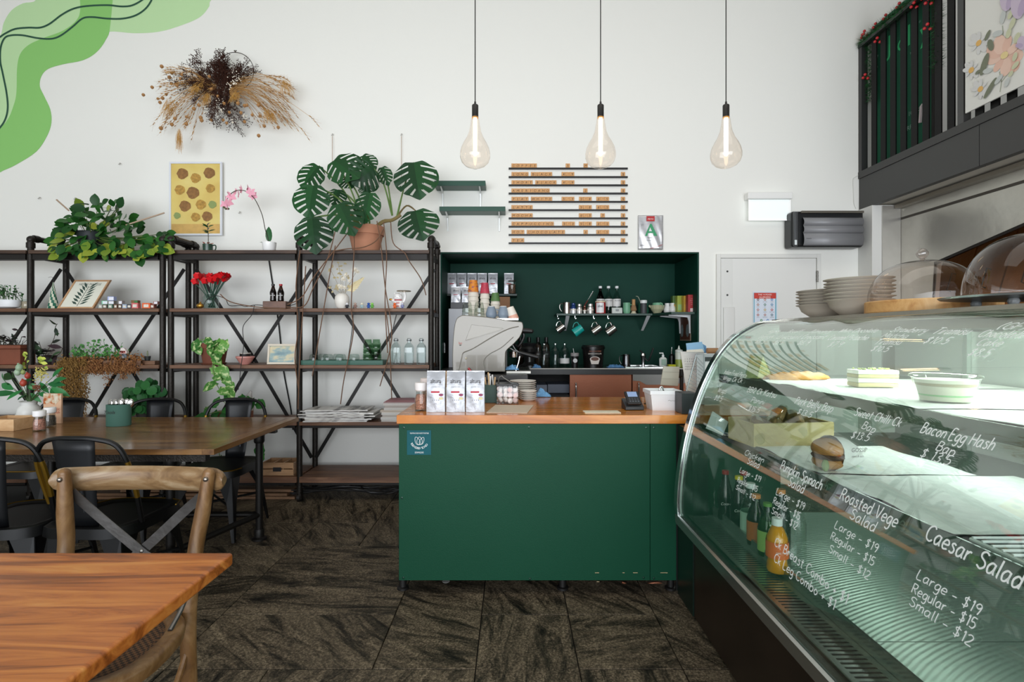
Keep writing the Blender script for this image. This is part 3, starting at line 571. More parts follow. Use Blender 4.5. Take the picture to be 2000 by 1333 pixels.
# ---------------------------------------------------------------- leaf meshes
def oval_mesh(name, mat, l=1, w=.6, fold=.12, curl=.15, tip=1.0, n=5, heart=0):
    b = M()
    prof = []
    for i in range(n+1):
        t = i/n; ww = math.sin(PI*t**(.75 if heart else .95))**(tip)*w/2
        if heart and i <= 1: ww = w*.38*(1 if i else .8)
        yy = t*l - (heart*.12*l if i == 0 else 0); z = -curl*l*t*t
        prof.append((ww, yy, z))
    vs = []
    for (ww, yy, z) in prof:
        yc = yy+(.12*l*heart if yy < 0 else 0)
        vs += [(-ww, yy, z+fold*ww), (0, yc, z), (ww, yy, z+fold*ww)]
    b.add(vs, [(3*i+j, 3*i+j+1, 3*i+j+4, 3*i+j+3) for i in range(n) for j in range(2)])
    o = b.build(name, mat, smooth=3); me = o.data; bpy.data.objects.remove(o); return me
def disc_mesh(name, mat, w=1, n=9, cup=.12):
    b = M(); b.add([(0, .5, -.02)]+[(.5*w*math.sin(2*PI*k/n), .5-.5*math.cos(2*PI*k/n), cup*.3) for k in range(n)], [(0, 1+k, 1+(k+1) % n) for k in range(n)])
    o = b.build(name, mat, smooth=3); me = o.data; bpy.data.objects.remove(o); return me
def rnd_leaf(me, parent, p, d, nrm, s, j=.25, name='leaf'):
    d = Vector(d)+Vector((U(-j,j), U(-j,j), U(-j,j))); n_ = Vector(nrm)+Vector((U(-j,j), U(-j,j), U(-j,j)))
    k = s*U(.8, 1.2); inst(name, me, parent, orient(p, d, n_, k, k, k))
def pot(t, prof, mat, soil='#2b2019', nm='pot', n=24, sq=(1,1), zs=None):
    b = M(); b.lathe(prof, n, sq=sq); b.build(nm, mat, parent=t)
def terrapot(t, r, h, rim=.2, mat=None, saucer=False):
    mt = mat or m('#9a5a3e', .75, var=.12, vs=12); rb = r*.72
    b = M(); b.lathe([(rb, 0), (r*.93, h*(1-rim)), (r, h*(1-rim)), (r, h), (r*.88, h), (r*.86, h*.88), (0, h*.87)], 24); b.build('pot', mt, parent=t)
    b = M(); b.lathe([(r*.86, h*.885), (0, h*.9)], 16); b.build('soil', m('#2a1e16', .9), parent=t)
    if saucer: b = M(); b.lathe([(rb*1.05, 0.0), (rb*1.25, .012), (rb*1.2, .014), (rb, .006), (0, .006)], 24); b.build('saucer', mt, parent=t)
mst = leafm('#12351b', '#1e4d26', .42); 
# ---------------------------------------------------------------- MONSTERA
def monstera_mesh(seed, nr=5):
    rr = random.Random(seed); b = M()
    NU, NV = 46, 10
    for s in (-1, 1):
        slots = [(.17+.70*(i+.5)/nr*1.08+rr.uniform(-.012,.012), rr.choice([.28,.33,.4]), rr.choice([1.2,1.2,.93]), rr.uniform(.020,.027)) for i in range(nr)]
        def fn(u, v, s=s):
            # u: from notch (base lobe) round to tip ; v: midrib -> margin
            a = math.radians(140)*(1-u)**1.0  # angle from tip direction
            rad = .60+.10*math.cos(a*1.0)-.03*math.cos(2*a)
            mx, my = s*math.sin(a)*rad*1.0, .42+math.cos(a)*rad*.92
            my += .10*max(0, 1-a/.45)**1.5; k_ = max(0, 1-u/.22); my -= .06*k_; mx = mx*(1-.28*k_)
            o_ = (0, min(.95, max(0.02, (u-.18)*1.12)))
            vv = v
            x = o_[0]+(mx-o_[0])*vv; y = o_[1]+(my-o_[1])*vv
            z = .05*abs(x)*2-.16*(x*x)*1.6-.13*y*y+.012*math.sin(u*nr*2*PI*1.0)*v
            return Vector((x, y, z))
        def skip(i, j):
            u = (i+.5)/NU; v = (j+.5)/NV
            for (c, v0, v1, wd) in slots:
                if v0 < v < v1:
                    tt = (v-v0)/(min(v1,1.15)-v0); hw = wd*math.sin(PI*min(1, .12+tt*.8))**.5
                    if abs(u-c) < hw: return True
            return False
        b.grid(fn, NU, NV, skip)
    o = b.build('leaf', mst, smooth=3); me = o.data; bpy.data.objects.remove(o); return me
MM = [monstera_mesh(i) for i in (1, 2, 3)]
mo = at(715, 488, 4.3); mo.z = SZ(0)
mt = thing('potted_monstera', 'large monstera with split leaves in a terracotta pot on top of the shelving', 'plant', mo)
terrapot(mt, .143, .215, .33, m('#b07a5e', .8, var=.1, vs=9))
def zz(px, py): return 550+px/4.443, 250+py/4.443
mleaf = [((320,325),(178,490),265,.0),((450,280),(640,395),330,-.10),((800,350),(640,470),300,-.06),((275,495),(225,740),320,-.14),((495,655),(610,885),300,-.22),((265,775),(285,1045),320,-.17),
  ((770,560),(712,785),225,-.12),((1145,295),(1190,565),375,-.1),((1160,715),(1215,935),350,-.05),((490,535),(455,650),175,.0),((700,240),(800,330),150,.03),((745,500),(720,560),140,.02),((870,340),(915,470),130,-.03),((560,420),(600,500),180,.02)]
for k, (a, c, wd, dy) in enumerate(mleaf):
    Y = 4.3+dy; A = at(*zz(*a), Y); C = at(*zz(*c), Y-.06)
    L_ = (C-A).length; W_ = wd/4.443*Y/F
    nrm = Vector((U(-.15,.15), -1, .45 if k not in (2,) else -.5))
    o = inst('leaf', MM[k % 3], mt, orient(A-mo, C-A, nrm, W_/1.22, L_/1.0, L_/1.0))
    b = M(); base = Vector((U(-.03,.03), U(-.03,.03), .19)); 
    if k in (7, 8): base = at(*zz(1000, 775), 4.3)-mo
    if k in (2, 12): base = at(*zz(960, 760), 4.3)-mo
    e_ = A-mo; mid_ = (base+e_)/2+Vector((0, .02, .07))
    b.tube(catmull([base, mid_, e_+Vector((0,.012,0))], 5), [.009]*3+[.007]*6+[.005]*2, 6); b.build('leaf_stalk', m('#5d7a3c' if k != 8 else '#6b5a34', .5), parent=mt)
    b = M(); dd = (C-A).normalized(); b.ribbon([e_+dd*L_*q+Vector((0,-.012-.0*q,.004)) for q in (0,.25,.5,.7)], .005); 
b = M(); b.tube(catmull([Vector((.05,0,.19)), at(*zz(880,815),4.3)-mo, at(*zz(960,800),4.3)-mo, at(*zz(1035,755),4.3)-mo], 4), [.016]*6+[.014]*7, 8); b.tube([Vector((-.03,0,.18)), Vector((-.12,.02,.3)), Vector((-.2,.02,.42))], .013, 7); b.build('stem', m('#7a6a3c', .6), parent=mt)
rootm = m('#6b4d38', .7)
for pl in ([(610,735),(640,560),(655,480)],[(655,450),(640,505),(612,562),(594,598),(560,600)],[(690,440),(660,480),(614,540),(590,580),(562,595)],[(736,432),(744,480),(752,560),(765,660),(742,755)],[(749,434),(755,500),(752,590),(757,690)],
           [(763,434),(768,475),(790,494),(800,512),(822,545),(832,577)],[(750,445),(735,470),(710,483),(680,486),(655,490)],[(586,490),(578,560),(582,640),(576,700),(583,760)],[(597,520),(592,600),(586,690),(582,800)],[(690,448),(692,478),(690,520),(686,600),(690,650),(672,740),(665,790)],[(752,600),(760,660),(765,780)],[(558,603),(500,600),(450,590),(430,575)]):
    b = M(mo[:]); b.tube(catmull([at(x, y, 4.095 if not 490 < y < 500 else 4.09) for x, y in pl], 5), .0042, 5); b.build('aerial_root', rootm, parent=mt)
# ---------------------------------------------------------------- generic helpers for plants
def vine(b, pts, r=.0025): b.tube(catmull(pts, 4), r, 5)
# peperomia, top left
po = at(178, 490, 4.3); po.z = SZ(0)
pt = thing('potted_peperomia', 'bushy plant with glossy round green leaves and yellow edges on the top shelf', 'plant', po)
b = M(); b.lathe([(.075,0),(.095,.16),(.1,.17),(.09,.17),(0,.15)], 20); b.build('pot', m('#20272a', .5), parent=pt)
pm = [oval_mesh('leaf', leafm('#153d19', '#2c6224', .35), 1, .72, .1, .12, .8), oval_mesh('leaf', leafm('#3a6b22', '#9aa53a', .32), 1, .74, .1, .12, .8)]
RP = random.Random(11); b = M()
for i in range(255):
    px = RP.uniform(108, 322); top = 385+abs(px-195)**1.6*.055 if px < 270 else 452; py = RP.uniform(top+4, 500 if px < 275 else 488)
    if px > 275 and py < 455: continue
    Y = 4.3-RP.uniform(.0, .22) if py > 470 else 4.3-RP.uniform(-.1, .16)
    if py > 484: Y = 4.10
    p = at(px, py, Y)-po; dirv = Vector(((px-190)/90+RP.uniform(-.6,.6), RP.uniform(-.6,-.1), RP.uniform(-.6,.7) if py < 460 else RP.uniform(-1,-.1)))
    s = RP.uniform(.065, .105); inst('leaf', pm[1 if (py > 470 and RP.random() < .5) or RP.random() < .06 else 0], pt, orient(p, dirv, (RP.uniform(-.4,.4), -1, RP.uniform(.1,.9)), s, s, s))
    if i % 6 == 0 and py < 480: vine(b, [Vector((0,0,.14)), p*.5+Vector((0,0,.05)), p], .003)
b.build('stems', m('#57702f', .6), parent=pt)
for (x0, y0, x1, y1) in ((110,390,135,412),(246,440,321,416)):
    b = M(po[:]); b.cyl(at(x0, y0, 4.2), at(x1, y1, 4.25), .006, .006, 6); b.build('stake', m('#b39b84', .7), parent=pt)
# left edge palm (its pot stands outside the frame)
pl = Vector((-3.75, 3.52, 0)); pt = thing('potted_palm', 'palm fronds reaching in from the left edge of the photo', 'plant', pl)
b = M(); b.lathe([(.12,0),(.17,.32),(.18,.34),(.15,.34),(0,.3)], 20); b.build('pot', m('#55534f', .6), parent=pt)
fm = m('#1c3f20', .4); b = M(); b.tube([(0,0,.3),(-.02,0,1.3),(0,0,2.2)], [.03,.02,.014], 8); b.build('stem', m('#4a4630', .7), parent=pt)
for (hx, hz, tx, tz) in ((0,2.2,.31,2.74),(0,2.2,.35,2.5),(0,2.1,.33,2.6),(0,2.2,.31,2.3)):
    b = M(); P = catmull([Vector((hx,0,hz)), Vector(((hx+tx)*.5,-.02,(hz+tz)/2+.12)), Vector((tx-.12,-.04,tz))], 8); b.tube(P, .004, 5)
    for i in range(4, len(P)):
        for s in (-1, 1):
            d = (P[i]-P[i-1]).normalized(); q = P[i]+d*.1+Vector((0.02, 0, s*.10-.05)); mid = (P[i]+q)/2+Vector((0,0,.02)); b.add([P[i], mid+Vector((0,-.0,.007)), q, mid-Vector((0,0,.007))], [(0,1,2,3)])
    b.build('frond', fm, parent=pt, smooth=0)
# ---------------------------------------------------------------- top shelf: framed print, twig in mug, orchid
def frame(nm, lab, cat, quad, Y, wd, fcol, paint, thick=.018, lean=0, matw=None, z0=None, group=None):
    (x0, y0, x1, y1) = quad; W_ = (x1-x0)*Y/F; H_ = (y1-y0)*Y/F; o = at((x0+x1)/2, y1, Y); o.z = z0 if z0 is not None else o.z
    t = thing(nm, lab, cat, o, 0, group); t.rotation_euler = (-lean, 0, 0)
    for (a, c, e, f) in ((-W_/2, W_/2, 0, wd), (-W_/2, W_/2, H_-wd, H_), (-W_/2, -W_/2+wd, wd, H_-wd), (W_/2-wd, W_/2, wd, H_-wd)):
        b = M(); b.box(a, c, 0, thick, e, f); b.build('frame_strip', fcol, parent=t, bevel=.0015)
    b = M(); b.box(-W_/2+wd*.5, W_/2-wd*.5, thick*.35, thick*.8, wd*.5, H_-wd*.5); b.build('picture', paint, parent=t, smooth=0)
    return t, W_, H_
def painty(stops, sx, sz, scale, key):
    k = ('p', key)
    if k in MATS: return MATS[k]
    a = bpy.data.materials.new('print'); a.use_nodes = True; nt = a.node_tree; bb = nt.nodes['Principled BSDF']; tc = nt.nodes.new('ShaderNodeTexCoord'); mp = nt.nodes.new('ShaderNodeMapping'); mp.inputs['Scale'].default_value = (sx, 1, sz)
    n = nt.nodes.new('ShaderNodeTexNoise'); n.inputs['Scale'].default_value = scale; n.inputs['Detail'].default_value = 4; nt.links.new(tc.outputs['Object'], mp.inputs[0]); nt.links.new(mp.outputs[0], n.inputs['Vector'])
    rp = ramp(nt, stops); nt.links.new(n.outputs[0], rp.inputs[0]); nt.links.new(rp.outputs[0], bb.inputs['Base Color']); bb.inputs['Roughness'].default_value = .4; MATS[k] = a; return a
t, W_, H_ = frame('framed_print', 'white framed print in soft yellow and brown propped on the top shelf', 'picture', (330, 316, 433, 460), 4.60, .016, m('#dfe3ea', .4), painty([(.3,'#e3d184'),(.5,'#ddc571'),(.7,'#cfae5c')], 1, 1, 3, 'yel'))
RQ = random.Random(4)
b = M(); b.k = 0
def blob(b, x, z, rx, rz_, k, y=.0055): b.add([(x+rx*math.cos(2*PI*i/14)*(1+.08*math.sin(3*i)), y, z+rz_*math.sin(2*PI*i/14)*(1+.08*math.cos(5*i))) for i in range(14)], [tuple(range(14))], k)
for i, (u, v, r, k) in enumerate([(.25,.84,.05,0),(.5,.78,.045,1),(.76,.85,.05,0),(.2,.62,.045,1),(.45,.58,.055,0),(.78,.64,.04,1),(.3,.40,.05,0),(.6,.42,.045,1),(.82,.42,.035,2),(.15,.27,.03,2),(.5,.25,.04,1),(.72,.26,.045,0)]): blob(b, (u-.5)*W_, v*H_, r*1.0, r*.95, k, .0052-.0002*i)
b.build('painted_patches', [m('#8d6434', .6, var=.25, vs=40), m('#b28a3d', .6, var=.3, vs=50), m('#8a9a5c', .6)], parent=t, smooth=0, kind='stuff')
b = M(); b.box(-W_/2+.02, W_/2-.02, .004, .0055, .02, .10); b.build('painted_ground', m('#cfa860', .6, var=.1, vs=20), parent=t, smooth=0)
# mug with twig
o = at(406, 488, 4.22); o.z = SZ(0); t = thing('twig_in_mug', 'small leafy sprig growing in a dark green glazed mug on the top shelf', 'plant', o)
b = M(); b.lathe([(.036,0),(.038,.06),(.034,.06),(.03,.01),(0,.01)], 18); b.build('mug', m('#2d4438', .2, var=.3, vs=30), parent=t)
b = M(); b.tube(catmull([(.034,0,.05),(.06,0,.052),(.064,0,.03),(.055,0,.012),(.036,0,.012)], 4), .005, 6); b.build('handle', m('#2d4438', .2), parent=t)
b = M(); vine(b, [(0,0,.02),(.004,0,.12),(-.004,0,.22)], .003); b.build('stem', m('#4c4630', .6), parent=t)
lm = oval_mesh('leaf', leafm('#1d4423', '#2e5e33', .4), 1, .42, .15, .1)
for k in range(12): z = .14+.09*(k/12); a = 2.4*k; rnd_leaf(lm, t, (0,0,z), (math.cos(a), math.sin(a)*.6-.2, .3), (0,-.6,1), .05)
lm2 = oval_mesh('leaf', leafm('#8a4a3a', '#b5705a', .5), 1, .5)
for k in range(12): a = 1.3*k; rnd_leaf(lm2, t, (.02*math.cos(a), .02*math.sin(a), .06), (math.cos(a), math.sin(a)*.6, .6), (0,-.6,1), .026)
# orchid
o = at(526, 488, 4.24); o.z = SZ(0); t = thing('potted_orchid', 'pink orchid arching left from a round white pot on the top shelf', 'plant', o)
b = M(); b.lathe([(.034,0),(.048,.02),(.055,.078),(.05,.08),(.046,.07),(0,.066)], 24); b.build('pot', m('#f1f1ef', .25), parent=t)
b = M(); vine(b, [Vector((0,0,.07))]+[at(x, y, 4.22)-o for x, y in [(518,448),(512,420),(500,393),(490,381),(478,373),(464,372),(452,378),(443,390)]], .0032); b.build('stem', m('#3a2f26', .5), parent=t)
om_ = oval_mesh('leaf', leafm('#1b4a26', '#2b6233', .3), 1, .5, .1, .1, .6); inst('leaf', om_, t, orient((0,0,.075), (.0,-.15,1), (0,-1,.1), .11, .13, .1)); inst('leaf', om_, t, orient((0,0,.07), (-.7,-.5,.15), (0,-.6,1), .05, .07, .1)); inst('leaf', om_, t, orient((0,0,.07), (.8,-.3,.1), (0,-.6,1), .05, .06, .1))
b = M()
for k in range(5):
    a = 2*PI*k/5+PI/2; c = Vector((math.cos(a), 0, math.sin(a))); s = Vector((-math.sin(a), 0, math.cos(a))); wd = .42 if k in (1,4) else .3
    b.add([(0,0,0), tuple(c*.5+s*wd+Vector((0,-.1,0))), tuple(c*1.0), tuple(c*.5-s*wd+Vector((0,-.1,0)))], [(0,1,2,3)], 0)
b.ball((0,-.12,0), .14, 6, 4); b.mi[-24:] = [1]*24
fo = b.build('flower', [m('#f0a9bd', .5), m('#b8406e', .5)], smooth=.5); fme = fo.data; bpy.data.objects.remove(fo)
for x, y in [(490,375),(483,369),(494,382),(470,370),(465,379),(459,375),(452,384),(446,381),(441,391),(447,395),(438,399),(443,403)]: inst('flower', fme, t, orient(at(x, y, 4.22+U(-.03,.03))-o, (U(-.3,.3), U(-.2,.2), 1), (U(-.6,.6), -.2, 0.2), .041, .041, .041) @ Matrix.Rotation(PI/2, 4, 'X'))
for x, y in ((437,405),(441,408),(446,408)): b = M(); b.ball(at(x, y, 4.22)-o, .009, 8, 5); b.build('bud', m('#55603a', .5), parent=t)

# ================================================================ SECOND SHELF
# white oval planter left
o = at(10, 601, 4.24); o.z = SZ(1); t = thing('succulent_planter', 'low white oval planter of small leafy sprigs at the left photo edge', 'plant', o)
b = M(); b.lathe([(.05,0),(.105,.015),(.115,.045),(.112,.072),(.105,.072),(0,.06)], 28, sq=(1,.6)); b.build('planter', m('#eceff2', .35), parent=t)
lm = oval_mesh('leaf', leafm('#24502c', '#4c8a4a', .45), 1, .55, .15, .2); b = M()
for k in range(26):
    p0 = Vector((U(-.09,.11), U(-.05,.05), .06)); p1 = p0+Vector((U(-.06,.05), U(-.04,.02), U(.05,.13))); vine(b, [p0, (p0+p1)/2, p1], .002)
    for q in range(5): tt = .4+.15*q; rnd_leaf(lm, t, p0.lerp(p1, tt), (U(-1,1), U(-1,.3), .4), (0,-.5,1), .03)
b.build('stems', m('#4a6a3a', .6), parent=t)
# jar, green tree
def jar(nm, lab, cat, o, r, h, content=None, lidcol=None, n=20, grp=None, lidh=.015, fill=.8, neck=.8):
    t = thing(nm, lab, cat, o, 0, grp); b = M(); b.shell([(0,0),(r*.9,0),(r,.006),(r,h*.75),(r*neck,h*.9),(r*neck,h)], n); b.build('glass_body', glass(), parent=t)
    if content: b = M(); b.lathe([(r*.9,.004),(r*.92,h*fill*.9),(0,h*fill)], n); b.build('contents', content, parent=t)
    if lidcol: b = M(); b.lathe([(r*neck*1.06,h-lidh*.4),(r*neck*1.06,h+lidh*.6),(0,h+lidh*.6)], n); b.build('lid', lidcol, parent=t)
    return t
o = at(53, 601, 4.3); o.z = SZ(1); jar('candle_jar', 'small square glass candle jar half hidden behind the left shelving post', 'jar', o, .04, .085, m('#b5a48c', .6), None)
o = at(104, 601, 4.28); o.z = SZ(1); t = thing('paper_tree', 'green and cream patterned paper cone tree behind the botanical print', 'ornament', o)
b = M()
for k in range(9):
    z0, z1 = .22*k/9, .22*(k+1)/9; r0, r1 = .036*(1-k/9)+.003, .036*(1-(k+1)/9)+.003
    for j in range(10):
        a0, a1 = 2*PI*j/10+k*.3, 2*PI*(j+1)/10+k*.3; f = lambda r, a, z: (r*math.cos(a), r*math.sin(a), z)
        b.k = 0 if (j+k) % 2 else 1; b.add([f(r0,a0,z0), f(r0,a1,z0), f(r1,a1,z1), f(r1,a0,z1)], [(0,1,2,3)])
b.build('cone', [m('#1e6b52', .5), m('#dfe0c8', .6)], parent=t, smooth=0); b = M(); b.tube(catmull([(0,0,.22),(.002,0,.245),(-.012,0,.262),(-.04,0,.258)], 3), .0012, 4); b.build('tip_wire', m('#333333', .5), parent=t)
# botanical print leaning, turned
o = at(152, 602, 4.2); o.z = SZ(1); t = thing('botanical_print', 'tilted wooden framed leaf cut-out print with a heading, standing on the second shelf', 'picture', o, 0)
W_, H_ = .285, .235; oakm = wood([(.3,'#a77d57'),(.6,'#c39a72')], 3, 12, 12, key='oak')
Mt = Matrix.Shear('XY', 4, (0, 0)) ; shx = .32
def shp(b): b.T = Matrix(((1,0,shx,0),(0,1,.35,0),(0,0,1,0),(0,0,0,1))) ; return b
for (a, c, e, f) in ((-W_/2, W_/2, 0, .013), (-W_/2, W_/2, H_-.013, H_), (-W_/2, -W_/2+.013, .013, H_-.013), (W_/2-.013, W_/2, .013, H_-.013)):
    b = shp(M()); b.box(a, c, 0, .02, e, f); b.build('frame_strip', oakm, parent=t, smooth=0)
b = shp(M()); b.box(-W_/2+.012, W_/2-.012, .006, .014, .012, H_-.012); b.build('sheet', m('#dcdccd', .6), parent=t, smooth=0)
b = shp(M()); b.text('HENRI MATISSE', (0, .0052, H_-.045), .026, align='c'); b.text('The Cut-outs', (0, .0052, H_-.06), .012, align='c'); b.build('lettering', m('#5c6058', .7), parent=t, smooth=0)
b = shp(M())
for k in range(7):
    z = .03+.022*k; L_ = .075-.005*abs(k-2)
    for s in (-1, 1):
        p = Vector((0, .005, z)); q = p+Vector((s*L_, 0, .03+.004*k)); d = q-p; nn = Vector((-d.z, 0, d.x)).normalized()*.0085
        b.add([p+Vector((s*.008,0,.003)), p+d*.55+nn, q, p+d*.55-nn], [(0,1,2,3)])
b.box(-.002, .002, .0045, .005, .02, .18); b.build('leaf_cutout', m('#33493f', .7), parent=t, smooth=0, kind='stuff')
t.location.y = 4.17
# little boxes / blocks
bl = [(199,8,598,'#9aa39a','pale green'),(207.5,9,598,'#5d5349','brown'),(218,9,598,'#6a8a78','grey green'),(228.5,7,598,'#6b4a35','dark brown'),(237,8,598,'#4a3326','blackish brown'),(246,9,597,'#9fb2c8','pale blue'),(255,9,597,'#2c3440','navy'),(266,13,597,'#d46b6b','pink and red'),(288,16,596,'#e0602a','orange'),(300,8,598,'#7a3a2a','maroon')]
shb = None
for i, (x, wpx, top, c, nm) in enumerate(bl):
    o = at(x, 601, 4.17); o.z = SZ(1); w_ = wpx*4.17/F; h_ = (601.5-(594 if wpx < 12 else 591.5))*4.17/F+.002
    b = M(o[:]); b.box(o.x-w_/2*.96, o.x+w_/2*.96, o.y-.016, o.y+.016, o.z, o.z+h_); b.k = 1; b.box(o.x-w_*.3, o.x+w_*.3, o.y-.0168, o.y-.016, o.z+h_*.2, o.z+h_*.75)
    tag(b.build('little_box', [m(c, .5, var=.2, vs=60), m('#d9d4c8', .6, var=.3, vs=200)], smooth=0, bevel=.0012), nm+' little box on the second shelf in the bottom row of small boxes', 'box', 'little boxes on the second shelf')
for (x, wpx, y0, y1, c, nm, sup) in [(207,11,587,594,'#7fc9a2','mint green','left end of the row'),(219,12,579,587,'#a9b6e0','lilac blue','very top of the left pile'),(219,12,587,594,'#86837c','grey','middle of the left pile'),(237.5,7,587,594,'#a59a98','pale grey','right side of the left pile'),(265,13,586,591.5,'#7a5a35','green and brown','pink and red box'),(306,8,588,594,'#a06a62','dusty red','maroon box beside the post')]:
    o = at((x), y1, 4.17); w_ = wpx*4.17/F; z0 = SZ(1)+(601.5-(594 if c not in ('#7a5a35',) else 591.5))*4.17/F+.0025; z0 += 0 if y1 > 590 else (7*4.17/F+.001); h_ = (y1-y0)*4.17/F-.001
    b = M((o.x, o.y, z0)); b.box(o.x-w_/2, o.x+w_/2, o.y-.016, o.y+.016, z0, z0+h_); b.k = 1; b.box(o.x+(0 if wpx > 12 else -w_*.3), o.x+w_*.5, o.y-.0168, o.y-.016, z0+h_*.1, z0+h_*.85)
    tag(b.build('little_box', [m(c, .5), m('#3a7a44' if wpx == 13 else '#e6e8f0', .6)], smooth=0, bevel=.0012), nm+' little box stacked upon another, '+sup, 'box', 'little boxes on the second shelf')
# red roses in a glass jar
o = at(412, 601, 4.22); o.z = SZ(1); t = thing('rose_bouquet', 'bunch of red artificial roses in a ribbed glass jar', 'flowers', o)
b = M(); b.shell([(0,0),(.045,0),(.056,.012),(.058,.09),(.045,.112),(.046,.12)], 24); b.build('jar', glass('#dfe9e6','#7d908a'), parent=t, smooth=1)
b = M(); RB = random.Random(2); heads = []
for i in range(17):
    hx, hz = (411-378-33)*.004+RB.uniform(-.125, .125), RB.uniform(.205, .25); hy = RB.uniform(-.07, .06); heads.append((hx, hy, hz)); vine(b, [Vector((RB.uniform(-.025,.025), RB.uniform(-.02,.02), .01)), Vector((hx*.35, hy*.3, .11)), Vector((hx, hy, hz-.01))], .0035)
b.build('stems', m('#1f4a38', .5), parent=t)
b = M()
for rr, h0, h1, ph in ((.016,.0,.036,0),(.024,-.004,.03,.6),(.03,-.01,.022,.2)):
    for k in range(4):
        a = ph+2*PI*k/4; f = lambda a_, r_, z_: (r_*math.cos(a_), r_*math.sin(a_), z_); b.add([f(a-.9,rr*.7,h0), f(a+.9,rr*.7,h0), f(a+.75,rr*1.05,h1), f(a,rr*1.15,h1+.006), f(a-.75,rr*1.05,h1)], [(0,1,2,3,4)])
b.ball((0,0,.012), (.018,.018,.02), 8, 5); ro = b.build('rose', m('#d8101c', .45), smooth=.4); rme = ro.data; bpy.data.objects.remove(ro)
for i, h in enumerate(heads): inst('rose', rme, t, orient(h, (0.3,1,0), (h[0]*4, h[1]*3-.2, 1), 1, 1, 1))
o = at(391, 600, 4.16); o.z = SZ(1); b = M(o[:]); b.ball((o.x, o.y, o.z+.021), (.028,.024,.021), 12, 8); b.tube([(o.x, o.y, o.z+.04), (o.x+.004, o.y, o.z+.052)], .006, 6); tag(b.build('gold_ornament', m('#b98d3e', .25, .8)), 'small shiny gold ornament left of the rose jar', 'ornament')
# cable on shelf
b = M(at(440, 600, 4.14)[:]); b.tube(catmull([at(x, y, 4.12 if y > 603 else 4.16) for x, y in [(398,596),(404,586),(420,578),(440,584),(448,597),(470,597),(480,599),(500,596),(518,597),(560,598),(583,592)]], 4), .0028, 5); tag(b.build('cable', m('#222020', .5)), 'thin dark cable lying along the second shelf behind the rose jar', 'cable')
b = M(at(490, 650, 4.1)[:]); b.tube(catmull([at(x, y, 4.1) for x, y in [(497,596),(492,615),(478,632),(474,645),(476,672),(473,700),(470,720),(468,745),(465,762)]], 4), .0028, 5); tag(b.build('cable', m('#2a2626', .5)), 'dark cable dropping to the small black cup on the third shelf', 'cable')
for pl, lab in (([(525,506),(530,540),(534,566),(545,640),(553,720),(568,800),(572,840)], 'thick black cable running down the wall behind the wood block'), ([(778,600),(768,640),(760,690)], 'thin cable behind the glass jugs'), ([(690,600),(688,640),(680,700)], 'thin cable between the glass tray and vase')):
    b = M(at(*pl[0], YW-.02)[:]); b.tube(catmull([at(x, y, YW-.012) for x, y in pl], 4), .006 if len(pl) > 4 else .0028, 5); tag(b.build('cable', m('#151515', .5)), lab, 'cable')
# wooden block with two cola bottles
o = at(541, 601, 4.17); o.z = SZ(1); b = M(o[:]); b.box(o.x-.09, o.x+.09, o.y-.05, o.y+.05, o.z, o.z+.055); tag(b.build('wood_block', wood([(.3,'#4a2f22'),(.6,'#6b4938')], 3, 14, 14, key='blk'), bevel=.003), 'dark wooden block holding two cola bottles', 'block')
zb = o.z+.0558
colap = [(.0,0),(.021,0),(.024,.01),(.022,.035),(.025,.06),(.025,.072),(.017,.095),(.011,.115),(.0105,.13)]
def bottle(lab, o, prof, gm, cap, capr, caph, liquid=None, lq=.8, label=None, grp=None, txt=None, n=18, nm='bottle', cat='bottle', sc_=1, txtm=None, labz=(.3,.55)):
    prof = [(r*sc_, z*sc_) for r, z in prof]; t = thing(nm, lab, cat, o, 0, grp); h = prof[-1][1]
    b = M(); b.shell(prof, n); b.build('bottle_body', gm, parent=t, smooth=1)
    if liquid: b = M(); lp = [(r*.93, z) for r, z in prof if z <= h*lq]; b.lathe([(lp[0][0],.002)]+lp[1:]+[(0, lp[-1][1])], n); b.build('drink', liquid, parent=t, smooth=1)
    b = M(); b.lathe([(capr, h-caph*.5), (capr, h+caph*.5), (0, h+caph*.5)], 14); b.build('cap', cap, parent=t)
    if label:
        r = max(p[0] for p in prof)*1.012; b = M(); b.shell([(r, h*labz[0]), (r, h*labz[1])], n); b.build('paper_label', label, parent=t, smooth=1)
    if txt:
        r = max(p[0] for p in prof)*1.03; b = M(); b.text(txt[0], (0, -r, h*txt[1]), txt[2], align='c', slant=.2); b.build('lettering', txtm or WHITE, parent=t, smooth=0)
    return t
dkg = m('#1c0d0b', .08, spec=.8)
for i, (px, c) in enumerate(((533.5, '#1a1718'), (548.5, '#a81820'))):
    bottle('small glass cola bottle with %s cap on the wood block' % ['black','red'][i], (X_(px, 4.17), 4.17, zb), colap, glass('#8a6a5c','#2a1512'), m(c, .4), .0125, .014, dkg, .86, None, 'cola bottles on the wood block', ('Coca-Cola', .33, .0115))
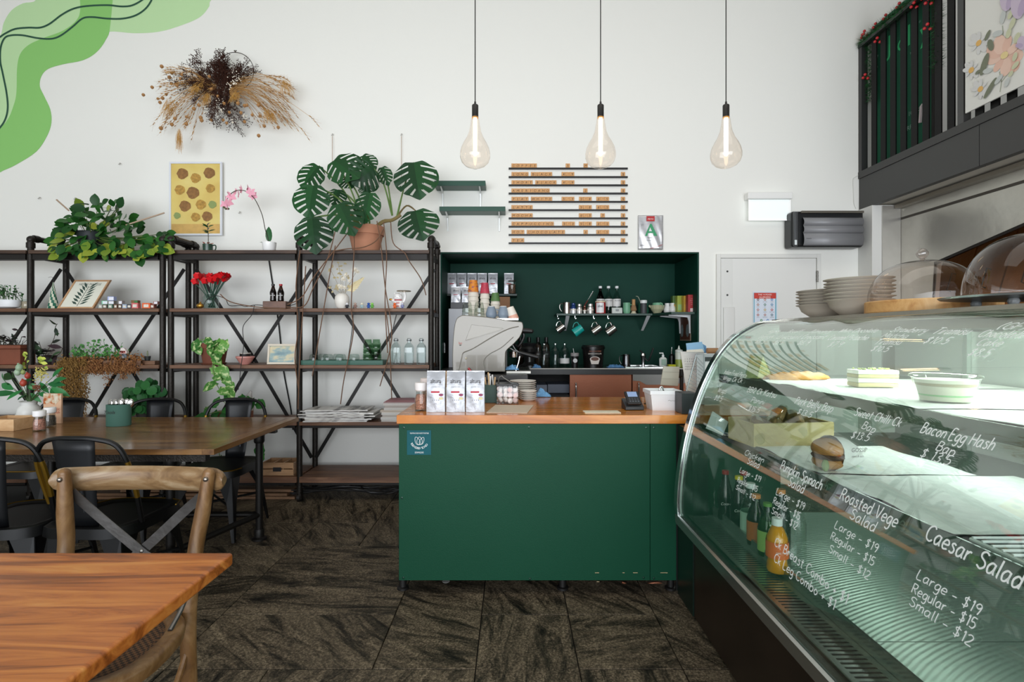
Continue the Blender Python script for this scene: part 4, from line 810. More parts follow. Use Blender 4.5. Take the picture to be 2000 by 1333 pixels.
# dried flower vase
o = at(668, 601, 4.2); o.z = SZ(1); t = thing('dried_flower_vase', 'round cream vase of dried white flowers and a pleated palm fan', 'flowers', o)
b = M(); b.lathe([(.03,0),(.048,.02),(.058,.06),(.054,.095),(.036,.118),(.03,.12),(.026,.1),(0,.1)], 26); b.build('vase', m('#e6e2da', .45), parent=t)
def Q(zx, zy): return at(640+zx/9.09, 480+zy/9.09, 4.2)-o
b = M()
for a, c in (((260,1040-200),(190,300)),((250,850),(60,450)),((300,850),(500,480)),((240,850),(60,760)),((320,840),(330,540)),((280,840),(260,600)),((280,840),(440,620)),((300,840),(620,560))): b.tube([Q(*a), (Q(*a)+Q(*c))/2+Vector((0,0,.008)), Q(*c)], .0014, 4)
b.build('stems', m('#9c8a66', .8), parent=t)
lm = oval_mesh('leaf', m('#b7a880', .8), 1, .7)
for zx, zy in ((200,580),(240,570),(170,500),(240,490),(170,440),(230,430),(190,370),(270,360),(210,310),(280,310),(150,580),(260,520)): rnd_leaf(lm, t, Q(zx, zy), (U(-1,1), -.2, .1), (0,-1,.6), .026)
for zx, zy in ((60,760),(30,770),(100,800),(120,760),(80,720),(180,800),(170,760),(330,560),(360,560),(310,530),(350,700),(60,430),(40,400),(80,400)): rnd_leaf(lm, t, Q(zx, zy), (U(-1,1), -.3, U(-1,1)), (0,-1,.3), .03)
b = M(); p0 = Q(340, 800)
for k in range(9):
    e0 = Q(400+28*k, 800-10*k-(k*14 if k < 8 else 100)); e1 = Q(650, 560); f0 = p0.lerp(e0.lerp(e1, k/8), 1); f1 = p0.lerp(e1, .35+.65*k/8)
    pass
pts = [Q(380,800),(Q(450,830)),(Q(500,790)),(Q(540,750)),(Q(570,700)),(Q(600,650)),(Q(630,610)),(Q(660,560)),(Q(600,580)),(Q(530,620)),(Q(460,650)),(Q(420,690))]
for k in range(len(pts)-1):
    a, c = pts[k], pts[k+1]; mid = (a+c)/2+Vector((0,-.006,0)); b.add([p0, a, mid], [(0,1,2)]); b.add([p0, mid, c], [(0,1,2)])
b.build('palm_fan', m('#e3d8b4', .7), parent=t, smooth=0)
b = M()
for k in range(26):
    a = k*2.4; e = .25+1.2*(k/26); b.add([(0,0,0), (math.cos(a-.3)*.6*math.sin(e), math.sin(a-.3)*.6*math.sin(e), math.cos(e)*.6), (math.cos(a)*math.sin(e), math.sin(a)*math.sin(e), math.cos(e)), (math.cos(a+.3)*.6*math.sin(e), math.sin(a+.3)*.6*math.sin(e), math.cos(e)*.6)], [(0,1,2,3)])
fo = b.build('flower_head', m('#efe9db', .7), smooth=0); me_ = fo.data; bpy.data.objects.remove(fo)
for (zx, zy, s) in ((300,610,.026),(260,750,.028),(340,540,.022),(500,450,.03),(550,480,.024),(410,640,.02),(220,720,.018),(320,760,.022)): inst('flower_head', me_, t, orient(Q(zx, zy)+Vector((0,-.02,0)), (1,0,0), (U(-.4,.4), -1, .5), s, s, s))
# lucky cat with tray
o = at(779, 601, 4.2); o.z = SZ(1); t = thing('lucky_cat', 'white ceramic beckoning cat holding up a small round tray', 'ornament', o); cw = m('#efeeec', .25)
b = M(); b.ball((0,0,.036), (.045,.036,.038), 16, 10); b.ball((-.006,-.002,.093), (.037,.03,.031), 16, 10); b.cyl((-.03,0,.112), (-.034,0,.13), .012, .002, 8); b.cyl((.014,0,.116), (.02,0,.133), .012, .002, 8)
b.tube(catmull([(.03,0,.045),(.045,0,.07),(.05,0,.105),(.045,0,.125),(.05,0,.132)], 4), .0105, 8); b.ball((-.03,-.03,.012), (.018,.022,.012), 8, 5); b.ball((.025,-.03,.012), (.018,.022,.012), 8, 5); b.ball((-.045,-.01,.065), (.018,.014,.014), 8, 6); b.build('body', cw, parent=t)
b = M(); b.lathe([(.01,.132),(.055,.136),(.058,.142),(.054,.14),(0,.137)], 24, (.04,0,0)); b.build('tray', m('#c9b79a', .25, .8), parent=t)
b = M(); b.ball((-.06,-.02,.072), (.014,.006,.009), 10, 6); b.build('gold_coin', m('#c2934a', .25, .8), parent=t)
b = M(); b.tube([(-.032+.0*k+.03*math.cos(a)+.026, -.004-.026*math.sin(a), .068) for k, a in enumerate([i*PI/8 for i in range(9)])], .004, 6); b.build('red_collar', m('#b3282c', .4), parent=t)
b = M()
for sx in (-1, 1): b.tube([(-.006+sx*.016-.006, -.0285, .095), (-.006+sx*.016, -.0295, .099), (-.006+sx*.016+.006, -.0285, .095)], .0012, 4)
b.ball((-.006,-.032,.088), .002, 6, 4); b.build('face_lines', m('#2a2020', .5), parent=t)
b = M(); b.text('招' if False else '88', (0,-.0375,.035), .026, align='c'); b.text('88', (0,-.0365,.012), .022, align='c'); b.build('red_marks', m('#b3282c', .5), parent=t, smooth=0)
# tiny toy figures
def toy(lab, px, col, col2, s=1):
    o = at(px, 601, 4.14); o.z = SZ(1); t = thing('toy_figure', lab, 'toy', o, 0, 'tiny toy figures on the second shelf'); t.scale = (s, s, s)
    b = M(); b.ball((0,0,.016), (.0105,.009,.012), 10, 6); b.ball((-.006,-.002,.004), .005, 8, 4); b.ball((.006,-.002,.004), .005, 8, 4); b.tube([(-.008,0,.022),(-.015,-.002,.014)], .003, 5); b.tube([(.008,0,.022),(.015,-.002,.014)], .003, 5); b.build('body', m(col, .4), parent=t)
    b = M(); b.ball((0,-.001,.033), (.011,.01,.0095), 10, 6); b.build('head', m(col2, .4), parent=t)
for px, c1, c2, nm in ((678,'#20222a','#d9d9dc','black and white'),(694,'#8a6a60','#b59a8c','pinkish brown'),(707,'#9ab4b8','#ded9c4','pale blue and cream'),(720,'#1d4fa0','#1d4fa0','bright blue'),(727,'#5aa33c','#8ac95a','lime green'),(771,'#e0662a','#e0662a','orange'),(786,'#7a7fa8','#c9c9d8','grey and lilac')): toy('tiny '+nm+' toy figure standing on the second shelf', px, c1, c2, 1.05)
# ================================================================ THIRD SHELF
# rectangular terracotta trough with dark trailing plant
o = at(22, 713, 4.22); o.z = SZ(2); t = thing('trough_planter', 'ribbed rectangular terracotta trough with dark leafy plant behind the left post', 'plant', o)
b = M(); b.box(-.13, .135, -.07, .07, 0, .125); b.box(-.14, .145, -.08, .08, .125, .155); b.build('trough', m('#7f4630', .7, var=.1, vs=12), parent=t, bevel=.006)
b = M(); b.box(-.12, .125, -.065, .065, .1555, .158); b.build('soil', m('#20170f', .9), parent=t, smooth=0)
dlm = oval_mesh('leaf', leafm('#1c2f20', '#3a2a30', .35), 1, .38, .15, .2)
b = M()
for k in range(34):
    p = Vector((U(-.12,.12), U(-.06,.03), .155)); e = p+Vector((U(-.05,.05), U(-.03,.02), U(.02,.08))); vine(b, [p, (p+e)/2, e], .002); rnd_leaf(dlm, t, e, (U(-1,1), U(-1,0), U(-.2,.5)), (0,-.5,1), .06)
P = catmull([at(x, y, 4.2)-o for x, y in [(28,690),(26,672),(32,655),(36,645)]], 4); vine(b, P[::4], .002); [rnd_leaf(dlm, t, P[-1-3*(k%3)], (math.cos(k), -.3, math.sin(k)), (0,-1,.2), .05) for k in range(7)]
b.build('stems', m('#3b3a28', .6), parent=t)
o = at(92, 713, 4.25); o.z = SZ(2); t = thing('climbing_plant', 'tall loose dark leaved plant in a small dark pot between trough and fern', 'plant', o)
b = M(); b.lathe([(.05,0),(.065,.07),(.06,.07),(0,.06)], 18); b.build('pot', m('#26211f', .6), parent=t)
b = M(); lm = oval_mesh('leaf', leafm('#2f4a30', '#53694c', .4), 1, .42, .15, .2)
for pl in ([(88,695),(96,680),(106,660),(108,640),(112,633)],[(86,695),(80,680),(76,668)],[(92,695),(104,698),(118,690),(122,680)],[(90,696),(84,700),(70,692)]):
    P = catmull([at(x, y, 4.22)-o for x, y in pl], 4); b.tube(P, .0025, 5)
    for q in range(3, len(P), 3): rnd_leaf(lm if q % 2 else dlm, t, P[q], (U(-1,1), -.3, U(-.5,.6)), (0,-1,.4), .085)
for k in range(14): rnd_leaf(dlm, t, (U(-.08,.08), U(-.05,.03), U(.06,.11)), (U(-1,1), -.6, U(-.3,.5)), (0,-.7,.7), .08)
b.build('stems', m('#433a2c', .6), parent=t)
# long planter with fern and dry trailing plant
o = at(210, 713, 4.17); o.z = SZ(2); t = thing('dried_trailing_planter', 'long wooden tray planter with green fern and brown dried plant hanging over the shelf edge', 'plant', o)
b = M(); b.box(-.26, .30, -.055, .055, 0, .012); b.box(-.26, .30, -.055, -.047, .012, .036); b.box(-.26, .30, .047, .055, .012, .036); b.build('tray', shw2, parent=t, bevel=.002)
b = M(); b.box(-.25, .2, -.04, .04, .0125, .05); b.build('soil', m('#3b2c1f', .9), parent=t, smooth=0)
fernm = leafm('#2c6130', '#5b9a4c', .5); b = M(); RF = random.Random(21); fl = oval_mesh('leaf', fernm, 1, .8, .1, .1)
for k in range(60):
    x = RF.uniform(-.24, .12); p = Vector((x, RF.uniform(-.05,.05), .04)); e = p+Vector((RF.uniform(-.07,.05), RF.uniform(-.06,.02), RF.uniform(.03,.17)*(1-abs(x+.06)*2.2))); vine(b, [p, (p+e)/2+Vector((0,0,.01)), e], .0013)
    for q in range(3): inst('leaf', fl, t, orient(p.lerp(e, .5+.25*q), (RF.uniform(-1,1), -.3, RF.uniform(-.3,.8)), (0,-1,.6), *(RF.uniform(.018,.03),)*3))
b.build('fern_stems', m('#4c6b3a', .6), parent=t)
b = M()
def drystrand(b, x0, x1, L_, n, y=-.075):
    for _ in range(n):
        x = RF.uniform(x0, x1); l = L_*RF.uniform(.5, 1); p = [Vector((x, RF.uniform(-.04,.02), .03)), Vector((x+RF.uniform(-.02,.02), y+.01, RF.gauss(.035,.018))), Vector((x+RF.uniform(-.03,.03), y+RF.uniform(-.02,.01), -.03)), Vector((x+RF.uniform(-.04,.04), y+RF.uniform(-.02,.02), -l*.6)), Vector((x+RF.uniform(-.05,.05), y+RF.uniform(-.02,.02), -l))]
        C_ = catmull(p, 5); b.ribbon(C_, .0022)
        for q in range(6, len(C_)):
            for __ in range(4):
                c = C_[q]+Vector((RF.gauss(0,.012), RF.gauss(0,.01), RF.gauss(0,.012))); s = RF.uniform(.003,.007); b.add([c+Vector((-s,0,0)), c+Vector((0,-.002,s)), c+Vector((s,0,-.002)), c+Vector((0,0,-s))], [(0,1,2,3)])
drystrand(b, -.31, -.17, .42, 85); drystrand(b, -.17, -.10, .46, 14); b.build('dried_strands', leafm('#5f4524', '#98743f', .9), parent=t, smooth=0, kind='stuff')
b = M(); drystrand(b, -.16, .26, .06, 60, -.06); drystrand(b, .0, .05, .22, 2, -.06); drystrand(b, .16, .2, .16, 2, -.06)
for _ in range(300):
    x = RF.uniform(-.2, .3); c = Vector((x, RF.gauss(-.03,.03), RF.gauss(.05 if x > .02 else .03,.024))); s = RF.uniform(.008,.014); d = Vector((RF.gauss(0,1), RF.gauss(0,1), RF.gauss(0,1))).normalized()*s; e = d.orthogonal().normalized()*s*.7; b.add([c-d, c+e, c+d, c-e], [(0,1,2,3)])
b.build('dried_leaves', leafm('#6a3f24', '#a5764a', .9), parent=t, smooth=0, kind='stuff')
o = at(240, 700, 4.13); o.z = SZ(2)+.037; t = thing('miniature_house', 'tiny toy house with a red and white roof standing in the dried planter', 'ornament', o)
b = M(); b.box(-.026, .026, -.0, .02, 0, .05); b.build('house_wall', m('#5f6c74', .5), parent=t, bevel=.003)
b = M(); b.box(-.03, .03, -.004, .024, .05, .075); b.cyl((0,-.004,.075), (0,.02,.075), .022, n=12); b.build('roof', m('#e3d8d2', .5), parent=t, bevel=.002)
b = M(); [b.box(x-.003, x+.003, -.006, -.004, .052, .074) for x in (-.02,-.007,.007,.02)]; b.build('roof_stripes', m('#b5524a', .5), parent=t, smooth=0, kind='stuff')
b = M(); b.ball((0,-.003,.025), (.008,.004,.01), 8, 5); b.build('door_light', m('#d9dde0', .4), parent=t)
o = at(294, 712, 4.2); o.z = SZ(2); b = M(o[:]); b.box(o.x-.045, o.x+.06, o.y-.04, o.y+.04, o.z, o.z+.03); tag(b.build('wood_block', shw2, bevel=.003), 'small brown wooden block at the right end of the third shelf planter', 'block')
o = at(288, 705, 4.2); o.z = SZ(2)+.031; t = thing('cactus_pot', 'tiny cactus in a small dark pot on the brown block', 'plant', o)
b = M(); b.lathe([(.018,0),(.024,.035),(.02,.035),(0,.03)], 14); b.build('pot', m('#2c302f', .5), parent=t); b = M(); b.lathe([(.004,.03),(.006,.05),(.004,.075),(0,.08)], 8); b.build('cactus', m('#7c8468', .7), parent=t)
# hanging pothos
poth = leafm('#2e6428', '#5f9440', .35, vein='#b9c98e'); ph = oval_mesh('leaf', poth, 1, .82, .12, .22, .75, heart=1); gph = oval_mesh('leaf', leafm('#1f4d22', '#397a33', .3), 1, .85, .12, .2, .75, heart=1)
def pothos(t, o, runs, me, sz, every=4, Y=4.1, potz=0):
    b = M()
    for pl in runs:
        P = catmull([at(x, y, Y+U(-.01,.02))-o for x, y in pl], 4); b.tube(P, .003, 5)
        for q in range(1, len(P), every): s = sz*U(.75,1.15); inst('leaf', me, t, orient(P[q], (U(-.8,.8), U(-.5,-.1), U(-1,-.1)), (U(-.4,.4), -1, .5), s, s, s))
    b.build('vines', m('#6f8a4a', .5), parent=t)
o = at(418, 713, 4.19); o.z = SZ(2); t = thing('trailing_pothos', 'variegated pothos trailing down from a terracotta pot on the third shelf', 'plant', o)
terrapot(t, .105, .17, .22, m('#6f3d2a', .75, var=.15, vs=12), saucer=True)
pothos(t, o, [[(420,678),(424,668),(422,690),(415,712),(418,735),(424,752),(432,768)],[(416,680),(400,664),(388,668),(384,680)],[(424,676),(432,664),(440,666)],[(426,712),(436,735),(447,752),(455,768)]], ph, .105, 3, 4.09)
o = at(479, 713, 4.2); o.z = SZ(2); t = thing('pink_bowl', 'pink ribbed ceramic bowl on the third shelf', 'bowl', o)
b = M(); b.lathe([(.03,0),(.05,.025),(.064,.05),(.069,.052),(.069,.066),(.062,.066),(.058,.05),(.03,.012),(0,.012)], 26); b.build('bowl', m('#c98a80', .4), parent=t)
o2 = o.copy(); o2.z += .056; t = thing('black_cup', 'short black cup with white rim sitting in the pink bowl', 'cup', o2)
b = M(); b.lathe([(.022,-.03),(.04,0),(.041,.034),(.037,.034),(.034,.008),(0,.006)], 20); b.build('cup', m('#1a1716', .35), parent=t); b = M(); b.lathe([(.0412,.03),(.042,.036),(.037,.036)], 20); b.build('rim', m('#c9c2b8', .4), parent=t)
frame('seascape_print', 'small cream framed seascape print leaning on the third shelf', 'picture', (521, 671, 577, 711), 4.19, .016, m('#d4cab8', .5), painty([(.3,'#5f7f8c'),(.48,'#8fa7a6'),(.55,'#c6bfa0'),(.7,'#d7c39a')], 6, 14, 1.2, 'sea'), lean=.12, z0=SZ(2)+.002)
# green tray with glasses
o = at(674, 713, 4.2); o.z = SZ(2); W_ = 157*4.2/F; t = thing('green_tray', 'long dark green wooden tray holding upturned tumblers', 'tray', o); gt_ = m('#1f5645', .45)
for (a, c, e, f, z0, z1) in ((-W_/2, W_/2, -.08, .08, 0, .008), (-W_/2, W_/2, -.08, -.07, .008, .036), (-W_/2, W_/2, .07, .08, .008, .036), (-W_/2, -W_/2+.01, -.07, .07, .008, .036), (W_/2-.01, W_/2, -.07, .07, .008, .036)):
    b = M(); b.box(a, c, e, f, z0, z1); b.build('tray_side', gt_, parent=t, bevel=.0015)
gl_ = glass('#e6eeeb', '#4f625c')
tum = None; n_ = 0
for (px, dy, lab) in ((617,-.03,'leftmost'),(629,.03,'second from the left'),(643,-.03,'third from the left'),(658,.03,'fourth from the left'),(668,-.03,'fifth from the left'),(692,0,'rightmost, standing a little apart')):
    loc = (X_(px, 4.2), 4.2+dy, SZ(2)+.009)
    if tum is None:
        tum = thing('tumbler', '', 'glass', loc, 0, 'upturned tumblers on the green tray'); b = M(); b.shell([(.041,0),(.041,.045),(.036,.068),(.028,.074),(0,.074)], 22); b.build('glass_body', gl_, parent=tum, smooth=1); b = M(); b.lathe([(.0395,0),(.042,0),(.042,.003),(.0395,.003)], 22); b.build('rim', glass('#c9d6d2','#6f807b'), parent=tum)
        tt = tum
    else: tt = dup(tum, loc)
    tt['label'] = 'clear upturned tumbler on the green tray, '+lab
for s_, (px, dy, n) in enumerate(((720, -.02, 4), (734, .02, 4))):
    base = None
    for k in range(n):
        loc = (X_(px, 4.2), 4.2+dy, SZ(2)+.009+.041*k); lab = 'green ridged glass, %s of the %s stack on the tray' % (fromtop(k, n), ['front left','back right'][s_])
        if base is None and s_ == 0:
            g0 = thing('green_glass', lab, 'glass', loc, 0, 'stacked green glasses'); b = M(); b.shell([(.042,0),(.04,.035),(.035,.04),(.031,.068),(0,.068)], 18); b.build('glass_body', glass('#b9d3bd','#3f6a50'), parent=g0, smooth=1); base = g0
        else: base = dup(g0, loc, None, lab); base.scale = (1-.04*k,)*2+(1,)
for i, px in enumerate((773.5, 799, 823)):
    o = Vector((X_(px, 4.18), 4.18, SZ(2))); t = thing('glass_jug', 'clear square-shouldered glass bottle, '+['left one of three beside the tray','middle one of three','right one by the shelving post'][i], 'bottle', o, 0, 'empty square glass bottles')
    b = M(); b.shell([(.0,0),(.043,0),(.047,.01),(.047,.135),(.038,.155),(.02,.172),(.016,.176),(.016,.19)], 4); b.T = None
    b.v = [(x*math.cos(PI/4)-y*math.sin(PI/4), x*math.sin(PI/4)+y*math.cos(PI/4), z) for x, y, z in b.v]; b.build('glass_body', glass('#e8efef','#8fa5a5'), parent=t, smooth=.3, bevel=.006)
    b = M(); b.lathe([(.0175,.185),(.019,.19),(.019,.2),(.012,.2)], 16); b.tube([(-.01,0,.2),(-.014,0,.207),(.014,0,.207),(.01,0,.2)], .0025, 5); b.build('stopper', m('#8a9090', .3, .4), parent=t)

# ================================================================ FOURTH SHELF: papers, low plants
RN = random.Random(9); zz_ = SZ(3); pcol = ['#c9c6c0','#b8b2aa','#d6d4cf','#8f8a86','#c4bfb5']
for k in range(9):
    th = .0085 if k not in (3, 6) else .013; w_, d_ = RN.uniform(.44,.56), .26; x = X_(662+RN.uniform(-10,10), 4.2); nm = ['lowest','second','third','fourth','fifth','sixth','seventh','eighth','topmost'][k]
    c = (x, 4.25, zz_); b = M(); fold = RN.choice([-1,1])
    b.grid(lambda u, v: Vector(((u-.5)*w_, -d_/2-.004*math.sin(7*u+k), 0+th*v*(1 if 0<u<1 else .3))), 6, 1)
    sh = lambda x_, y_: .006*math.sin(5*x_+k*1.3)+(.012*max(0, abs(x_)/(w_/2)-.75)*(-1))
    nn = 8; vs = []; 
    for j in range(nn+1):
        x_ = (j/nn-.5)*w_
        for (y_, z_) in ((-d_/2, 0), (d_/2, 0), (d_/2, th), (-d_/2, th)): vs.append((x_, y_, z_+(sh(x_, y_) if 0 else .0)))
    fs = []
    for j in range(nn):
        for q in range(4): fs.append((j*4+q, j*4+(q+1) % 4, (j+1)*4+(q+1) % 4, (j+1)*4+q))
    fs += [(3,2,1,0), (nn*4, nn*4+1, nn*4+2, nn*4+3)]
    b = M(); b.add(vs, fs); b.v = [(x_, y_, z_-.000) for x_, y_, z_ in b.v]
    o = b.build('newspaper', painty([(.35, '#54504c'), (.45, pcol[k % 5]), (.7, '#e3e1dc'), (.8, '#b0733f' if k % 3 == 0 else '#dcdad5')], 4, 60, 3, 'np%d' % (k % 4)), loc=c, smooth=0); o.rotation_euler = (0, RN.uniform(-.004,.004), RN.uniform(-.09,.09))
    tag(o, 'folded newspaper, %s of the untidy pile on the fourth shelf' % (nm if k in (0, 8) else nm+' from the bottom'), 'newspaper', 'newspapers piled on the fourth shelf'); zz_ += th+.001
zz_ = SZ(3)
mcol = ['#cfcac2','#d9d6d0','#bdb5ab','#e0ddd6','#c9b9a5','#d6d1ca','#b5a9a0','#d9d2cc','#c4868c']
for k in range(9):
    th = .0175 if k < 8 else .008; w_ = .245+.02*RN.random(); b = M(); b.box(-w_/2, w_/2, -.15, .15, 0, th); 
    for q in range(4): zq = th*(.15+.2*q); b.k = 1; b.box(-w_/2-.002, w_/2+.001, -.151, .15, zq, zq+.0012)
    o = b.build('magazine', [m(mcol[k], .6), m('#8e8a84', .7)], loc=(X_(781+RN.uniform(-3,3)+k*.4, 4.22), 4.28, zz_), smooth=0); o.rotation_euler = (0, 0, RN.uniform(-.06,.06))
    tag(o, ('pink-covered magazine on top' if k == 8 else 'thick pale magazine, '+fromtop(k, 9)+',')+' of the stack beside the counter', 'magazine', 'magazines stacked on the fourth shelf'); zz_ += th+.0008
# round-leaved plant and pothos low behind the table
o = at(283, 823, 4.25); o.z = SZ(3); t = thing('round_leaf_plant', 'bushy plant with round dark green leaves behind the green cutlery tin', 'plant', o)
terrapot(t, .07, .08, .2, m('#3a3633', .6)); dm_ = disc_mesh('leaf', leafm('#1c4a26', '#2f6b35', .3)); b = M()
for k in range(75):
    px = 283+RN.uniform(-40,42); py = 735+abs(px-288)*.55+RN.uniform(0,1)**.8*(62-abs(px-288)*.5); p = at(px, py, 4.25-U(0,.14))-o; s = RN.uniform(.055,.08); vine(b, [Vector((0,0,.07)), p*.6+Vector((0,.02,.04)), p], .002); inst('leaf', dm_, t, orient(p, (U(-.6,.6), -.2, -1), (U(-.4,.4), -1, .6), s, s, s))
b.build('stems', m('#4a6a35', .6), parent=t)
o = at(455, 823, 4.22); o.z = SZ(3); t = thing('low_pothos', 'green heart-leaved pothos in a low box behind the far right metal chair', 'plant', o)
b = M(); b.box(-.14, .14, -.05, .05, 0, .07); b.build('planter_box', m('#8a5a45', .7), parent=t, bevel=.003)
pothos(t, o, [[(455,805),(430,780),(415,790),(398,800)],[(460,800),(450,775),(440,768)],[(470,800),(480,778),(495,782),(508,790)],[(450,808),(425,805),(400,812),(385,815)],[(470,800),(462,782),(472,772)],[(400,815),(395,850),(400,880)],[(420,818),(425,860),(430,900)],[(500,815),(508,870),(512,890)]], gph, .09, 3, 4.12)
o = at(488, 823, 4.3); o.z = SZ(3); b = M(o[:]); b.tube([o+Vector((0,0,0)), o+Vector((.01,0,.1)), o+Vector((-.005,0,.19)), o+Vector((.01,0,.225))], [.022,.026,.022,.008], 9); tag(b.build('driftwood_piece', m('#cfcac4', .8, bump=.6, bs=30)), 'pale upright piece of driftwood among the low pothos leaves', 'ornament')
# lowest shelf: crate
def cratep(o, lab):
    t = thing('wooden_crate', lab, 'crate', o); cm = wood([(.3,'#8a6a4a'),(.6,'#b08a66')], 2, 12, 12, key='crate')
    for z0 in (.004, .058): b = M(); b.box(-.13, .13, -.09, -.08, z0, z0+.046); b.build('slat', cm, parent=t, bevel=.002); b = M(); b.box(-.13, .13, .08, .09, z0, z0+.046); b.build('slat', cm, parent=t, bevel=.002)
    for x in (-.13, .12, -.04, .04): b = M(); b.box(x, x+.01, -.0798, .0798, .01, .10); b.build('divider', cm, parent=t, bevel=.001)
    b = M(); b.box(-.13, .13, -.08, .08, 0, .0035); b.build('base', cm, parent=t, smooth=0)
    b = M(); b.box(-.03, .035, -.093, -.0905, .035, .068); b.build('label_plate', m('#2b2a2a', .4, .4), parent=t, bevel=.001)
cratep(Vector((X_(545, 4.2), 4.25, LV[4]+.001)), 'small slatted wooden crate with dark label plate on the lowest shelf')
tim = wood([(.3,'#4a3524'),(.6,'#7d5d42')], 1.5, 14, 14, key='timber')
for k, (x0, x1, y, z, nm) in enumerate(((150,575,4.25,.001,'lowest front'),(180,560,4.25,.027,'middle front'),(230,570,4.27,.053,'upper front'),(200,540,4.38,.001,'back lower'),(190,530,4.38,.027,'back upper'))):
    b = M(); W_ = (x1-x0)*4.2/F; b.box(-W_/2, W_/2, -.045, .045, 0, .022); tag(b.build('timber_board', tim, loc=(X_((x0+x1)/2, 4.2), y, z), bevel=.002), nm+' loose timber board lying on the floor under the shelving', 'board', 'loose boards under the shelving')
b = M((X_(700, 4.3), 4.3, .02))
for k in range(9):
    xs = [U(-1.5,-.75) for _ in range(6)]; b.tube(catmull([Vector((-1.75+.2*q+U(-.05,.05), 4.25+U(-.05,.12), .012+.02*(q % 3)+U(0,.06))) for q in range(6)], 4), .006, 5)
tag(b.build('cable_tangle', m('#1c1a19', .5)), 'tangle of black cables on the floor below the lowest shelf', 'cables')['kind'] = 'stuff'

# ================================================================ BACK TABLE
tw = wood([(.3,'#4c3118'),(.48,'#6e4c28'),(.62,'#856036'),(.8,'#9c7444')], 1, 9, 9, scale=1.3, r=.24, bump=.06, key='bt', coat=.2)
BX0, BX1, BY0, BY1, BZ = -3.12, -1.455, 2.575, 3.6, .75
t = thing('dining_table', 'long dark brown wooden table on black pipe legs in front of the shelving', 'table', ((BX0+BX1)/2, (BY0+BY1)/2, 0)); o = t.location[:]
for k in range(5):
    y0 = BY0+(BY1-BY0)*k/5; b = M(o); b.box(BX0, BX1-.0601, y0+.0003, y0+(BY1-BY0)/5-.0003, BZ-.028, BZ); b.build('plank', tw, parent=t, bevel=.0012, seg=1)
b = M(o); b.box(BX1-.06, BX1, BY0, BY1, BZ-.028, BZ); b.build('end_board', wood([(.3,'#4c3118'),(.48,'#6e4c28'),(.62,'#856036'),(.8,'#9c7444')], 9, 1, 9, scale=1.3, r=.24, bump=.06, key='bte'), parent=t, bevel=.0015)
for yy in (BY0+.12, BY1-.12): b = M(o); b.box(BX0+.08, BX1-.1, yy-.02, yy+.02, BZ-.085, BZ-.029); b.build('apron', IRON, parent=t, smooth=0)
for (x, y) in ((-1.62,3.38),(-1.80,2.78),(-2.95,3.38),(-2.95,2.78)):
    b = M(o); b.cyl((x, y, .03), (x, y, BZ-.03), .022, n=14); b.lathe([(.045,0),(.045,.012),(.03,.02),(.03,.06),(.026,.07)], 16, (x, y, 0)); b.lathe([(.03,-.06),(.034,-.03),(.045,-.012),(.045,0)], 16, (x, y, BZ-.03)); b.lathe([(.028,0),(.032,.01),(.032,.04),(.028,.05)], 14, (x, y, .62)); b.build('leg', m('#1d1b19', .45, .5), parent=t)
b = M(o); b.tube([(-1.62,3.38,.16),(-2.95,3.38,.16)], .018, 10); b.build('stretcher', m('#1d1b19', .45, .5), parent=t)
b = M(o); b.tube([(-1.80,2.78,.16),(-1.62,3.38,.16)], .018, 10); b.build('stretcher', m('#1d1b19', .45, .5), parent=t)
